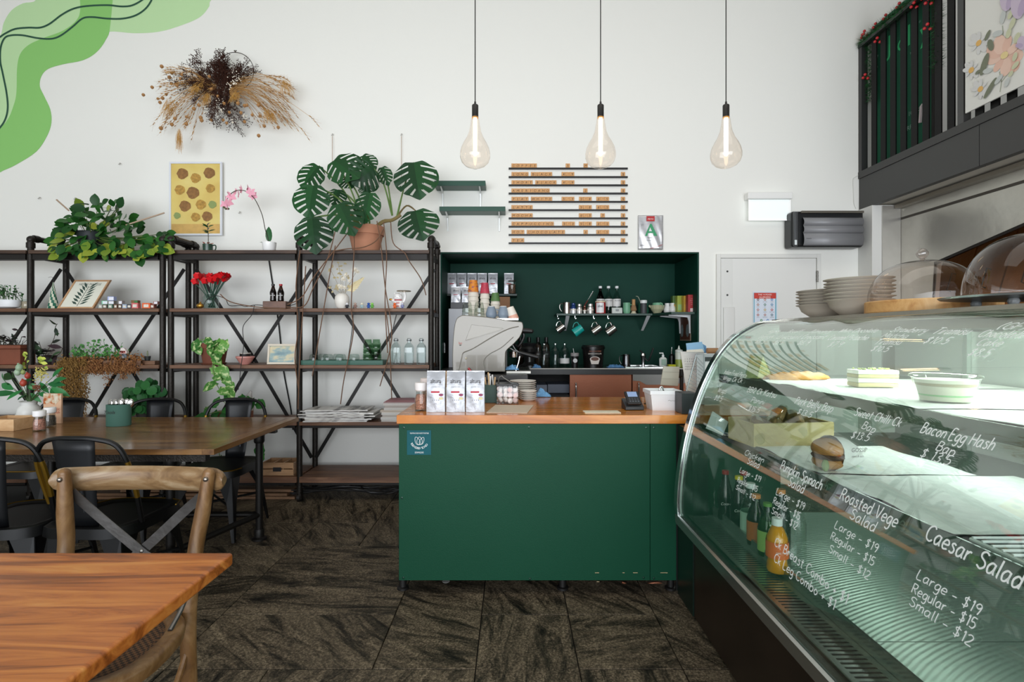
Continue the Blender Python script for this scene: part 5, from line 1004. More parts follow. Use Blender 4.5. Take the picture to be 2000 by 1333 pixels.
# ---- metal chairs
def tolix(lab, x, y, rz):
    t = thing('metal_chair', lab, 'chair', (x, y, 0), rz, 'black metal cafe chairs round the long table'); km = m('#0d0e0f', .4, .4); gm_ = m('#8a6a22', .35, .8)
    b = M(); n = 24
    def rr(a, R_=.21): c, s = math.cos(a), math.sin(a); q = (abs(c)**5+abs(s)**5)**(-1/5); return (c*q*R_*.93, s*q*R_)
    ring = [rr(2*PI*k/n) for k in range(n)]
    vs = [(x_, y_, .45) for x_, y_ in ring]+[(x_*1.06, y_*1.06, .445) for x_, y_ in ring]+[(x_*1.08, y_*1.08, .40) for x_, y_ in ring]+[(x_*.82, y_*.82, .442) for x_, y_ in ring]
    b.add(vs, [tuple(range(3*n, 4*n))]+[(3*n+k, 3*n+(k+1)%n, (k+1)%n, k) for k in range(n)]+[(k, (k+1)%n, n+(k+1)%n, n+k) for k in range(n)]+[(n+k, n+(k+1)%n, 2*n+(k+1)%n, 2*n+k) for k in range(n)]); b.build('seat', km, parent=t, smooth=.9)
    b = M(); b.tube([(x_*1.075, y_*1.075, .447) for x_, y_ in ring[14:23]], .004, 5); b.build('worn_edge', gm_, parent=t)
    for sx in (-1, 1):
        for sy in (-1, 1):
            b = M(); tp = Vector((sx*.17, sy*.18, .41)); bt = Vector((sx*.215, sy*.235, .0)); w0, w1 = .05, .016; u = Vector((sx*-1,0,0)); v = Vector((0,sy*-1,0))
            for dv in (u, v): b.add([tp, tp+dv*.11, (tp+bt)/2+dv*w0*.8+Vector((0,0,.03)), bt+dv*w1, bt, (tp+bt)/2], [(0,1,2,5),(5,2,3,4)])
            b.build('leg', km, parent=t, smooth=0, solid=.004)
    P = catmull([(-.205,.10,.44),(-.215,.15,.60),(-.21,.195,.74),(-.17,.215,.82),(-.09,.235,.848),(0,.24,.852),(.09,.235,.848),(.17,.215,.82),(.21,.195,.74),(.215,.15,.60),(.205,.10,.44)], 5)
    b = M(); b.tube(P, .011, 8); b.mi = [1 if (4 <= (i//8) <= 9 or 40 <= (i//8) <= 46) else 0 for i in range(len(b.f))]; b.build('back_hoop', [km, gm_], parent=t)
    b = M(); b.grid(lambda u, v: Vector(((u-.5)*(.135+.06*v), .18+.06*v**.8-.012*math.cos(PI*(u-.5))*-1, .445+.40*v)), 6, 8); b.build('back_splat', m('#17191c', .4, .3), parent=t, solid=.003)
    b = M(); b.tube(catmull([(-.03,.165+.028,.52),(-.032,.215,.66),(-.022,.226,.70),(.022,.226,.70),(.032,.215,.66),(.03,.193,.52)], 4), .004, 5); b.tube(catmull([(-.03,.19+.025,.52),(-.032,.24,.66),(-.022,.25,.70),(.022,.25,.70),(.032,.24,.66),(.03,.215,.52)], 4), .004, 5); b.build('splat_embossing', m('#3c3f44', .35, .5), parent=t)
    b = M(); [b.tube([(sx*.19, -.2, .2), (sx*-.19, .2, .2)], .008, 6) for sx in (-1, 1)]; b.build('cross_brace', km, parent=t)
# facing: back at +y local; far-side chairs back is away from table (+y); near-side chairs turned round
tolix('black metal chair beyond the long table, its back right of the menu card', X_(124, 3.72), 3.55, 0)
tolix('black metal chair beyond the long table, its back just right of the cutlery tin', X_(300, 3.72), 3.55, 0)
tolix('black metal chair at the right end beyond the long table, gold worn hoop', X_(457, 3.72), 3.55, 0)
tolix('black metal chair on the near side of the long table behind the wooden chair', X_(158, 2.35), 2.56, PI-.04)
tolix('black metal chair cut by the left photo edge on the near side', X_(-38, 2.33), 2.54, PI+.12)

# ================================================================ ITEMS ON THE BACK TABLE
def bt(px, py): Y = F*(H-BZ)/(py-CY); return Vector((X_(px, Y), Y, BZ+.0006))
o = bt(57, 824); t = thing('flower_vase', 'white milk jug vase with a mixed artificial bouquet on the long table', 'flowers', o)
b = M(); b.lathe([(.055,0),(.063,.02),(.064,.06),(.058,.09),(.04,.11),(.042,.125),(.052,.132),(.046,.134),(.036,.115),(0,.1)], 28); b.tube([(.065*math.cos(a), .065*math.sin(a), .05) for a in [i*PI/10 for i in range(20)]], .0025, 5, closed=True); b.build('vase', m('#d9dad6', .35), parent=t)
def bq(zx, zy, dy=0): return at(zx/3.331, 450+zy/3.3325, o.y+dy)-o
b = M(); R5 = random.Random(15); big = oval_mesh('leaf', leafm('#1e5c32', '#2f7a3e', .4), 1, .36, .2, .25); pale = oval_mesh('leaf', leafm('#8fb88a', '#4e8a5a', .5), 1, .42, .15, .2); grnl = oval_mesh('leaf', leafm('#9ab04a', '#c4cc5c', .5), 1, .6)
c0 = Vector((0,0,.12))
for (a, z, L_, me) in [((60,1010),(0,960),.11,big),((90,1040),(10,1000),.12,big),((110,1060),(20,1060),.12,big),((150,1040),(60,1080),.09,big),((80,970),(10,935),.11,pale),((100,960),(70,930),.09,pale),((230,1040),(160,1000),.08,big),((310,1000),(430,1000),.11,big),((330,1020),(410,1060),.11,big),((330,1030),(350,1070),.09,big),((340,960),(380,905),.08,big),((250,1060),(300,1075),.08,big),((200,1060),(230,1090),.08,big),((260,990),(300,1050),.09,big),((190,1000),(240,1040),.08,pale),((150,1000),(190,960),.08,big),((340,990),(400,960),.1,big),((180,1070),(120,1085),.08,big)]:
    A = bq(*a, U(-.05,.03)); Z = bq(*z, U(-.09,.0)); inst('leaf', me, t, orient(A, Z-A, (0,-1,.5), L_*1.05, L_*1.1, L_)); vine(b, [c0, (c0+A)/2+Vector((0,0,.01)), A], .002)
for (x, y) in ((180,810),(170,830),(160,850),(175,860),(165,880),(170,900),(280,830),(290,850),(300,840),(280,870),(290,890),(310,870)): rnd_leaf(grnl, t, bq(x, y), (U(-1,1), -.3, U(-.2,.6)), (0,-1,.5), .035)
for pl in ([(170,1080),(175,960),(175,815)],[(250,1080),(270,960),(290,835)]): vine(b, [bq(*p) for p in pl], .002)
b.build('stems', m('#3f5a2c', .6), parent=t)
for (x, y, r, c) in ((125,895,.022,'#8fa88a'),(115,925,.02,'#9db59a'),(180,948,.018,'#a03a2c'),(152,995,.021,'#a8402f'),(150,925,.014,'#8fa060')):
    b = M(); b.ball(bq(x, y, -.04), (r*.9, r*.9, r*1.1), 12, 8); b.ball(bq(x, y, -.04)+Vector((0,-r*.3,r*1.1)), r*.3, 6, 4); b.build('fruit_bud', m(c, .45), parent=t)
b = M()
for k in range(110): c = bq(R5.gauss(265,24), R5.gauss(935,22), R5.uniform(-.06,-.02)); b.ball(c, .0042, 5, 4)
b.build('yellow_blossom', m('#c9c06a', .7), parent=t, kind='stuff')
b = M()
for k in range(40): c = bq(R5.gauss(235,12), R5.gauss(1025,10), R5.uniform(-.07,-.04)); b.ball(c, .005, 5, 4); 
b.build('brown_cone', [m('#7a4a30', .6)], parent=t, kind='stuff')
# oak card box
def openbox(nm, lab, cat, o, w_, d_, h_, mat, th=.008, rz=0, fl=True):
    t = thing(nm, lab, cat, o, rz)
    for (a, c, e, f) in ((-w_/2, w_/2, -d_/2, -d_/2+th), (-w_/2, w_/2, d_/2-th, d_/2), (-w_/2, -w_/2+th, -d_/2+th, d_/2-th), (w_/2-th, w_/2, -d_/2+th, d_/2-th)): b = M(); b.box(a, c, e, f, 0, h_); b.build('side', mat, parent=t, bevel=.001)
    b = M(); b.box(-w_/2+th, w_/2-th, -d_/2+th, d_/2-th, .001, .006); b.build('base', mat, parent=t, smooth=0); return t
pale_oak = wood([(.3,'#b98f62'),(.5,'#cfa679'),(.7,'#dbb88c')], 2, 10, 10, key='po', r=.5)
o = bt(20, 838); openbox('card_box', 'pale wooden box of upright cards at the left photo edge on the long table', 'box', o, .20, .17, .068, pale_oak, rz=.0)
for k in range(7): b = M(); b.box(-.05, .05, 0, .0025, 0, .055); tag(b.build('card', m(['#a8835c','#b8926a','#967250'][k % 3], .7), loc=o+Vector((.045 if k < 4 else -.045, -.05+.02*(k % 4), .0072)), rot=(-.35, 0, 0)), 'brown card %s row, %s from the front of the pale wooden box' % ('right' if k < 4 else 'left', ORD[k % 4]), 'card', 'cards standing in the pale wooden box')
def shaker(lab, o, r, h, fillc, capc='#efefee'):
    t = thing('spice_grinder', lab, 'grinder', o, 0, None); b = M(); b.shell([(0,.002),(r*.95,0),(r,.006),(r*.98,h*.45),(r*.8,h*.66),(r*.78,h*.72)], 12); b.build('glass_body', glass('#e9eeec','#8a9590'), parent=t, smooth=.4)
    b = M(); b.lathe([(r*.88,.008),(r*.9,h*.42),(r*.7,h*.58),(0,h*.6)], 14); b.build('spice', m(fillc, .7, var=.45, vs=130, bump=.8, bs=200), parent=t)
    b = M(); b.lathe([(r*.8,h*.70),(r*.98,h*.74),(r*1.0,h*.97),(r*.94,h),(0,h)], 20); b.build('cap', m(capc, .45), parent=t)
shaker('glass grinder of pink salt with a white cap on the long table', bt(77, 842), .032, .118, '#c98a78'); shaker('glass grinder of black peppercorns with a white cap on the long table', bt(98, 834), .03, .118, '#5a4f45')
# menu card
o = bt(102, 828); t = thing('menu_card', 'tall beige menu card with food photo and red heading behind the grinders', 'card', o, -.05)
W_, H_ = .118, .19; b = M(); b.box(-W_/2, W_/2, 0, .012, 0, H_); b.build('card', m('#cfa98a', .6), parent=t, bevel=.001)
b = M(); b.prism([(-W_/2+.001, -.0005, H_*.62), (-W_/2*.3, -.0005, H_*.70), (W_/2*.3, -.0005, H_*.62), (W_/2-.001, -.0005, H_*.82), (W_/2-.001, -.0005, H_-.001), (-W_/2+.001, -.0005, H_-.001)], (0, -.0006, 0)); b.build('food_photo', painty([(.35,'#d6cfc0'),(.5,'#c9b79a'),(.6,'#b5622c'),(.7,'#8a3a1c')], 1, 1, 28, 'food'), parent=t, smooth=0)
b = M(); b.text('Magic', (W_/2-.008, -.0008, H_*.44), .026, align='r'); b.text('Relish', (W_/2-.008, -.0008, H_*.34), .022, align='r'); b.build('heading_lettering', m('#a8281e', .6), parent=t, smooth=0)
# cutlery tin with spoons
o = bt(232, 832); t = thing('cutlery_tin', 'oval sage green cutlery tin on the long table', 'tin', o, .22); tm_ = m('#456a5e', .5, spec=.3)
b = M(); b.lathe([(.066,0),(.068,.004),(.068,.128),(.0695,.13),(.066,.132),(.064,.128),(.062,.01),(0,.01)], 36, sq=(1,.62)); b.build('tin_body', tm_, parent=t)
b = M(); b.text('Tools', (-.066,-.0405,.078), .03, slant=.3, xd=(.93,-.06,0)); b.build('lettering', m('#1e2622', .6), parent=t, smooth=0)
b = M(); b.tube(catmull([(0,0,0),(.002,0,.05),(0,0,.10)], 3), .0022, 6); b.ball((0,-.001,.125), (.019,.006,.028), 12, 8); so = b.build('spoon', m('#d6d4d2', .12, 1)); 
for k, (x, y, rx, nm) in enumerate(((-.035,-.01,-.12,'leftmost'),(-.012,-.015,-.02,'second from left'),(.012,-.012,.06,'middle'),(.03,.005,.12,'second from right'),(.045,.0,.2,'rightmost'),(.0,.014,.05,'back'))):
    s = so if k == 0 else dup(so); s.location = o+Vector((x*.9, y, .014)); s.rotation_euler = (0, rx, U(-.5,.5)); tag(s, 'steel spoon head up in the sage green tin, '+nm+' one', 'spoon', 'spoons in the green tin')

# ================================================================ FRONT TABLE AND CROSS-BACK CHAIR
ft = wood([(.30,'#66300f'),(.42,'#96501c'),(.5,'#b8682a'),(.6,'#cb7c36'),(.75,'#da974d')], .9, 9, 9, scale=1.6, dist=1.6, r=.33, bump=.03, key='ft')
t = thing('foreground_table', 'bright orange-brown wood grain table in the lower left foreground', 'table', (-1.7, .75, 0)); o = t.location[:]
b = M(o); b.box(-2.7, -.71, .2, 1.345, .717, .75); b.build('tabletop', ft, parent=t, bevel=.008, seg=4)
b = M(o); b.cyl((-1.8,.75,.03), (-1.8,.75,.70), .04, n=18); b.lathe([(.26,0),(.26,.012),(.06,.03),(.045,.05)], 28, (-1.8,.75,0)); b.box(-2.1,-1.5,.5,1.0,.70,.716); b.build('pedestal', m('#1a1a1a', .4, .4), parent=t)
t = thing('crossback_chair', 'weathered wooden cross-back chair with grey metal cross straps and woven seat', 'chair', (-1.18, 1.44, 0), .04); o = t.location
cwm = wood([(.3,'#4c321d'),(.48,'#74532f'),(.62,'#8d6c46'),(.8,'#a08867')], 3, 3, 1.2, scale=5, dist=.8, r=.4, bump=.25, key='cw')
cwr = wood([(.3,'#5a3f26'),(.48,'#866a48'),(.62,'#a08a6b'),(.8,'#b5aa95')], 1.2, 5, 5, scale=4, dist=.8, r=.35, bump=.2, key='cwr')
Yc = 1.69
def cp(px, py, Y=Yc): p = at(px, py, Y)-o; return Vector((p.x*math.cos(-.04)-p.y*math.sin(-.04), p.x*math.sin(-.04)+p.y*math.cos(-.04), p.z))
# top rail: curved in plan, flattened oval section
b = M(); NS = 24; RL = []
for i in range(NS+1):
    u = .5-.5*math.cos(PI*i/NS); px = 102+336*u; top = 941-(27*math.sin(PI*min(1,max(0,u)))**.45); ef = math.sqrt(max(.02, 1-(1-min(1, min(u, 1-u)/.075))**2))**.55; tc_ = 939-5*math.sin(PI*u); top = tc_-24*ef; bot = tc_+23*ef
    yy = Yc+.065*math.sin(PI*u)-.01; a, c = cp(px, top, yy), cp(px, bot, yy); RL.append((a, c))
vs = []; 
for a, c in RL:
    mid = (a+c)/2; hh = (a-c).length/2
    for k in range(12): q = 2*PI*k/12; vs.append(mid+Vector((0, .016*math.cos(q), hh*math.sin(q))))
b.add(vs, [(i*12+k, i*12+(k+1)%12, (i+1)*12+(k+1)%12, (i+1)*12+k) for i in range(NS) for k in range(12)]+[tuple(range(12)), tuple(range(NS*12+11, NS*12-1, -1))]); b.build('top_rail', cwr, parent=t, smooth=1)
pL = [cp(126, 926, Yc-.03), cp(127, 1000, Yc-.03), cp(128, 1082, Yc-.03), Vector((-.21, .17, .42)), Vector((-.2, .2, 0))]
pR = [cp(408, 925, Yc-.03), cp(396, 1000, Yc-.035), cp(381, 1082, Yc-.05), Vector((.205, .15, .42)), Vector((.195, .19, 0))]
for P in (pL, pR):
    b = M(); b.tube(catmull(P, 5), [.017,.0205,.022]+[.0225]*30 if False else [min(.0225, .0175+.001*i) for i in range(21)], 12); b.ball(P[0]+Vector((0,0,0)), .018, 10, 6); b.build('back_post', cwm, parent=t, smooth=1)
    b = M(); c = P[0]+Vector((0,-.020,-.014)); b.ball(c, (.008,.005,.008), 12, 6); b.build('bolt', m('#8a8279', .25, .9), parent=t)
smt = m('#6e6c6a', .38, .85, bump=.2, bs=25, var=.15, vs=12)
for (P, dy) in (([cp(140, 960, Yc-.012), cp(190, 1005, Yc+.012), cp(276, 1077, Yc+.02), cp(330, 1120, Yc+.01), cp(370, 1165, Yc-.02)], -.003), ([cp(415, 955, Yc-.012), cp(370, 990, Yc+.012), cp(276, 1077, Yc+.02), cp(200, 1135, Yc+.01), cp(140, 1185, Yc-.02)], .003)):
    C_ = catmull(P, 4); b = M(); vs = []
    for i, p in enumerate(C_):
        d = (C_[min(i+1, len(C_)-1)]-C_[max(0, i-1)]).normalized(); s = d.cross(Vector((0,-1,0))).normalized()*.0155; vs += [p-s+Vector((0,dy-.0015,0)), p+s+Vector((0,dy-.0015,0)), p+s+Vector((0,dy+.0015,0)), p-s+Vector((0,dy+.0015,0))]
    b.add(vs, [(4*i+k, 4*i+(k+1)%4, 4*i+4+(k+1)%4, 4*i+4+k) for i in range(len(C_)-1) for k in range(4)]+[(0,1,2,3)]); b.build('cross_strap', smt, parent=t)
b = M(); b.ball(cp(276, 1077, Yc+.0145), (.007,.004,.007), 12, 6); b.build('centre_rivet', m('#9a9893', .3, .9), parent=t)
# seat
b = M(); n = 36
def seatp(k, s=1, z=.465): a = 2*PI*k/n; return Vector((.262*s*math.copysign(abs(math.cos(a))**.75, math.cos(a))*(1-.06*math.sin(a)), -.03+.215*s*math.copysign(abs(math.sin(a))**.75, math.sin(a)), z))
vs = [seatp(k, .80, .462) for k in range(n)]+[seatp(k, .84, .474) for k in range(n)]+[seatp(k, .97, .474) for k in range(n)]+[seatp(k, 1, .462) for k in range(n)]+[seatp(k, .98, .435) for k in range(n)]+[seatp(k, .80, .435) for k in range(n)]
b.add(vs, [(j*n+k, j*n+(k+1)%n, ((j+1)%6)*n+(k+1)%n, ((j+1)%6)*n+k) for j in range(6) for k in range(n)]); b.build('seat_frame', cwm, parent=t, smooth=1)
wv = bpy.data.materials.new('woven_seat'); wv.use_nodes = True; nt = wv.node_tree; bb = nt.nodes['Principled BSDF']; tc = nt.nodes.new('ShaderNodeTexCoord'); ck = nt.nodes.new('ShaderNodeTexChecker'); ck.inputs['Scale'].default_value = 110; ck.inputs[1].default_value = lin('#6b4a2c'); ck.inputs[2].default_value = lin('#2e1f12'); nt.links.new(tc.outputs['Object'], ck.inputs[0]); nt.links.new(ck.outputs[0], bb.inputs['Base Color']); bb.inputs['Roughness'].default_value = .8
bp = nt.nodes.new('ShaderNodeBump'); bp.inputs['Distance'].default_value = .003; nt.links.new(ck.outputs[1], bp.inputs['Height']); nt.links.new(bp.outputs[0], bb.inputs['Normal'])
b = M(); vs = [Vector((0, -.03, .456))]+[seatp(k, .4, .459) for k in range(n)]+[seatp(k, .81, .464) for k in range(n)]; b.add(vs, [(0, 1+k, 1+(k+1)%n) for k in range(n)]+[(1+k, 1+n+k, 1+n+(k+1)%n, 1+(k+1)%n) for k in range(n)]); b.build('woven_seat', wv, parent=t, smooth=1)
for sx in (-1, 1): b = M(); b.tube([(sx*.18, -.17, .44), (sx*.19, -.19, .2), (sx*.2, -.21, 0)], [.021,.019,.015], 12); b.build('leg', cwm, parent=t)
for sx in (-1, 1): b = M(); b.tube(catmull([(sx*.205,.17,.40),(sx*.2,.08,.27),(sx*.19,-.05,.27),(sx*.185,-.17,.38)], 5), .009, 8); b.build('bentwood_brace', cwm, parent=t)
b = M(); b.tube([(-.19,-.19,.2),(.19,-.19,.2)], .01, 8); b.build('stretcher', cwm, parent=t)
for sx in (-1, 1): b = M(); b.tube(catmull([(sx*.212,.16,.60),(sx*.222,.10,.52),(sx*.222,.03,.475)], 4), .0065, 8); b.build('metal_stay', smt, parent=t)
# ================================================================ SERVICE COUNTER
CW = wood([(.3,'#a85c1a'),(.46,'#c87828'),(.58,'#da8c38'),(.75,'#e6a250')], .9, 9, 9, scale=1.3, r=.2, bump=.02, key='cnt', coat=.35)
KX0, KX1, KY0, KY1, KZ = X_(774.5, 2.63), 1.36, 2.63, 3.42, .908
t = thing('service_counter', 'dark green panelled service counter with an orange varnished wooden top', 'counter', ((KX0+KX1)/2, 3.0, 0)); o = t.location[:]
green = m('#0a432e', .5, spec=.2, var=.03, vs=2, bump=.08, bs=160)
for k in range(4):
    y0 = KY0+(KY1-KY0)*k/4; b = M(o); b.box(KX0, KX1, y0+.0002, y0+(KY1-KY0)/4-.0002, KZ-.043, KZ); b.build('countertop_board', CW, parent=t, bevel=.002)
px0, px1, px2 = X_(779, 2.65), X_(1269.5, 2.65), X_(1321, 2.65); zb0, zb1 = .074, KZ-.0435
for (a, c) in ((px0, px1), (px1+.002, px2), (.902, 1.35)): b = M(o); b.box(a, c, 2.65, 2.668, zb0, zb1); b.build('front_panel', green, parent=t, bevel=.0015)
b = M(o); b.box(px2+.001, .901, 2.655, 2.672, .02, zb1); b.build('dark_filler', m('#0b0f0d', .5), parent=t, smooth=0)
b = M(o); b.box(px0, px0+.018, 2.669, 3.38, zb0, zb1); b.build('end_panel', green, parent=t, bevel=.0015)
b = M(o); b.box(px0+.02, px2, 3.3, 3.32, zb0, zb1); b.box(px2-.02, px2, 2.67, 3.3, zb0, zb1); b.box(px0+.02, px2-.021, 2.67, 3.299, zb0+.02, zb0+.04); b.build('carcass', m('#26231f', .7), parent=t, smooth=0)
for (px, py) in ((789,836),(1033,835),(1262,836),(1277,836),(1277,1130),(788,1129),(1035,1131),(1257,1129),(785,973)):
    b = M(o); c = at(px, py, 2.65); b.lathe([(.0065,0),(.006,.002),(0,.003)], 12); b.v = [(c.x+x, c.y-.0005-z, c.z+y) for x, y, z in b.v]; b.build('screw', m('#0f3b2b', .35, .3), parent=t)
for (px, Y, zz0) in ((787, 2.72, 0), (1099, 2.72, 0), (787, 3.25, 0), (1099, 3.25, 0), (1310, 2.72, 0)): b = M(o); b.cyl((X_(px, Y), Y, 0), (X_(px, Y), Y, zb0), .019, n=12); b.lathe([(.03,0),(.03,.01),(.02,.014)], 14, (X_(px, Y), Y, 0)); b.build('foot', m('#131211', .5), parent=t)
b = M(o); c = at(871, 1143, 2.8); b.lathe([(.012,-.02),(.018,-.012),(.02,.02)], 14, c); b.build('drain_cap', m('#9c9c98', .4), parent=t)
b = M(o)
for (px, py, w_) in ((1166,1119,8),(1218,1119,4),(1241,1119,9),(1297,1119,14),(1168,1136.5,5)): a = at(px-w_/2, py, 2.6492); c = at(px+w_/2, py+1.2, 2.6492); b.add([(a.x,a.y,a.z),(c.x,a.y,a.z),(c.x,a.y,c.z),(a.x,a.y,c.z)], [(0,3,2,1)])
b.build('chipped_paint', m('#b9a47c', .8), parent=t, smooth=0, kind='stuff')
b = M((X_(1300, 2.8), 2.8, .02)); b.tube(catmull([at(x, y, 2.78) for x, y in [(1215,1138),(1240,1145),(1285,1139),(1305,1152),(1318,1166),(1321,1172)]], 5), .005, 8); tag(b.build('copper_hose', m('#a3654a', .35, .6)), 'thin copper coloured hose poking out under the right end of the counter', 'hose')
# sticker
Yk = 2.6485; t = thing('square_sticker', 'teal square sticker with white leaf emblem and lettering on the green counter', 'sticker', at(818.5, 889, Yk)); o = t.location[:]
b = M(o); a = at(795, 889, Yk); c = at(842, 841, Yk); b.box(a.x, c.x, Yk-.0006, Yk, a.z, c.z); b.build('sheet', m('#08545c', .5, spec=.2), parent=t, smooth=0)
def sk(zx, zy, d=.0012): p = at(760+zx/6.25, 700+zy/6.25, Yk); p.y = Yk-d; return p
b = M(o); b.text('FIGHTING FOOD WASTE TOGETHER', sk(370, 925), .0095, align='c', width=(485-257)/6.25*Yk/F); b.text('DOWNLOAD', sk(369, 1162), .012, align='c', width=108/6.25*Yk/F)
cx, cy, rr_ = 372, 1000, 102
tx_ = 'TOO GOOD TO GO'
for k, ch in enumerate(tx_):
    th = math.radians(205-16.5+ (k)*(130/13)+8); th = math.radians(158-8-k*(118/13)+5)
    px_, py_ = cx+118*math.cos(th), cy+118*math.sin(th)*.95
    xd = Vector((math.sin(th), 0, math.cos(th))).normalized(); yd = Vector((-math.cos(th), 0, math.sin(th))); 
    b.text(ch, sk(px_, py_), .0145, tuple(xd), tuple(yd), 'c', wsc=1.15)
b.build('lettering', WHITE, parent=t, smooth=0)
b = M(o)
for cxp, tilt, wd, hh in ((372,0,36,48),(345,-.5,30,52),(400,.5,26,48)):
    pts = []
    for q in range(25):
        a = 2*PI*q/24; x = wd*math.sin(a)*(1-.25*math.cos(a)); y = -hh*math.cos(a)*1.0; X = x*math.cos(tilt)-y*math.sin(tilt); Y = x*math.sin(tilt)+y*math.cos(tilt); pts.append(sk(cxp+X*.9, 1010+Y, .0011))
    b.ribbon(pts, .0016)
b.build('emblem', WHITE, parent=t, smooth=0)

# ---------------------------------------------------------------- coffee bags
foil = m('#c9cbd0', .28, .35, bump=.35, bs=22); foil2 = m('#b0b2b7', .3, .25, bump=.3, bs=22)
def bag(lab, o, w_, h_, grp, d_=.06, detail=True, mat=None, rz=0):
    t = thing('coffee_bag', lab, 'coffee bag', o, rz, grp)
    def fb_(u, v, s): 
        th = d_/2*(1-v**3.2)*(1-.06*math.cos(2*PI*u)); return Vector(((u-.5)*w_*(1-.03*math.sin(PI*v)), s*(-th*(.80+.20*math.sin(PI*u)))-.0012*s*math.sin(9*u+13*v), v*h_))
    b = M(); b.grid(lambda u, v: fb_(u, v, 1), 8, 12); b.grid(lambda u, v: fb_(1-u, v, -1), 8, 12)
    for e in (0, 1): b.grid(lambda u, v, e=e: fb_(e, v, 1).lerp(fb_(e, v, -1), u if e else 1-u)+Vector(((-.1*d_*math.sin(PI*u)*(1-v)*(.5) if e else .1*d_*math.sin(PI*u)*(1-v)*.5), 0, 0)), 3, 12)
    b.box(-w_/2*.97, w_/2*.97, -.0022, .0022, h_*.955, h_); b.box(-w_/2, w_/2, -d_/2*.8, d_/2*.8, 0, .002); b.build('foil_pouch', mat or foil, parent=t, smooth=.9)
    yf = -d_/2-.0006-.002
    if not detail: yf = -d_/2-.0012
    sl = lambda z: yf+d_/2*(z/h_)**3.2*1.0
    b = M(); z = h_*.70; b.text('altura', (0, sl(z)-.001, z), h_*.155, align='c', width=w_*.58); b.build('lettering', m('#2a2426', .5), parent=t, smooth=0)
    b = M(); z = h_*.47; b.box(-w_*.24, w_*.22, yf+.0005, yf+.001, z, z+h_*.042); b.build('red_band', m('#b82438', .5), parent=t, smooth=0)
    if detail:
        b = M(); b.text('COFFEE CO.', (0, sl(h_*.6)-.0005, h_*.60), h_*.038, align='c'); b.ribbon([(-w_*.28, sl(.65*h_)-.0005, h_*.665), (-w_*.05, sl(.65*h_)-.0005, h_*.665), (0, sl(.65*h_)-.0005, h_*.645), (w_*.05, sl(.65*h_)-.0005, h_*.665), (w_*.28, sl(.65*h_)-.0005, h_*.665)], .0009)
        for z in (.425,.40,.375,.35): b.box(-w_*.32, -w_*.32+w_*(.2 if z != .375 else .14), yf, yf+.0005, h_*z, h_*z+.0012)
        for x in (-.17,-.06,.05,.16): b.box(w_*x, w_*(x+.035), yf, yf+.0005, h_*.28, h_*.305)
        b.text('250g', (0, yf-.0002, h_*.2), h_*.035, align='c'); b.ribbon([(-w_*.07, yf, h_*.13), (w_*.03, yf, h_*.075)], .001); b.build('small_print', m('#85828a', .6), parent=t, smooth=0, kind='stuff')
        b = M(); b.k = 0; cc = Vector((w_*.30, yf-.0002, h_*.42)); b.add([cc+Vector((w_*.12*math.cos(2*PI*q/16), 0, h_*.03*math.sin(2*PI*q/16))) for q in range(16)], [tuple(range(16))], 0); cc.z = h_*.335; b.add([cc+Vector((w_*.11*math.cos(2*PI*q/16), 0, h_*.03*math.sin(2*PI*q/16))) for q in range(16)], [tuple(range(16))], 1); b.build('oval_badge', [m('#8a2350', .5), m('#d9cf9a', .5)], parent=t, smooth=0)
    return t
def cpos(px, py): Y = F*(H-KZ)/(py-CY); return Vector((X_(px, Y), Y, KZ+.0008))
for i, px in enumerate((850.5, 889.5, 928)): bag(['left','middle','right'][i]+' silver foil coffee bag at the front left of the counter', cpos(px, 806)+Vector((0,.031,0)), .0965, .213, 'foil coffee bags on the counter', mat=foil2, rz=.0)
shaker('glass grinder of pink salt at the left front end of the counter', cpos(820, 804)+Vector((0,.03,0)), .032, .148, '#c98a72', '#e9e3e0')
shaker('second grinder of pink salt, right behind the front one on the counter', cpos(829, 795)+Vector((0,.05,0)), .032, .155, '#c9a08a', '#e3d6d0')
t = thing('skewer_cup', 'cup of pale wooden sticks behind the foil bags', 'cup', cpos(868, 790)); b = M(); b.shell([(0,0),(.03,0),(.034,.10)], 18); b.build('cup', m('#d9d4cc', .5), parent=t, solid=.002)
wdm = m('#d3b083', .7)
stk = None
for k in range(14):
    a = k*2.4; r = .006*math.sqrt(k)*1.15; b = M(); b.cyl((r*math.cos(a), r*math.sin(a), .003), (r*1.05*math.cos(a), r*1.05*math.sin(a), .185+.006*math.sin(k*3)), .0034, n=6); tag(b.build('wooden_stick', wdm, loc=t.location), 'pale wooden stick upright in the cup behind the foil bags', 'stick', 'wooden sticks in the cup')
# paper sheet, marshmallow jar, green cup box, plates
def sheet(nm, lab, cat, pts, mat, th=.0015, z=None): 
    P = [cpos(*p) for p in pts]; c = sum(P, Vector())/len(P); b = M(c[:]); b.prism(P, (0,0,th)); o = b.build(nm, mat, smooth=0); return tag(o, lab, cat)
t = sheet('paper_sheet', 'beige paper sheet lying by the front edge of the counter', 'paper', [(950,807),(1030,808),(1042,793),(968,792)], m('#cdbba6', .7, var=.05, vs=20), .0025)
sheet('paper_strip', 'small cream card with print near the front of the counter', 'card', [(1143,808),(1213,808),(1206,803.5),(1138,803.5)], m('#e3d8bf', .7, var=.06, vs=60), .003)
o = cpos(990, 791)+Vector((0,.06,0)); t = thing('marshmallow_jar', 'square clear jar of pink and white marshmallows with black lid', 'jar', o, .06)
b = M(); b.add([(x*.063, y*.055, z) for z in (.004,.105) for x, y in ((-1,-1),(1,-1),(1,1),(-1,1))], [(0,1,2,3),(0,1,5,4),(1,2,6,5),(2,3,7,6),(3,0,4,7)]); b.build('glass_body', glass('#f1f3f2','#a5adaa'), parent=t, smooth=0, bevel=.004)
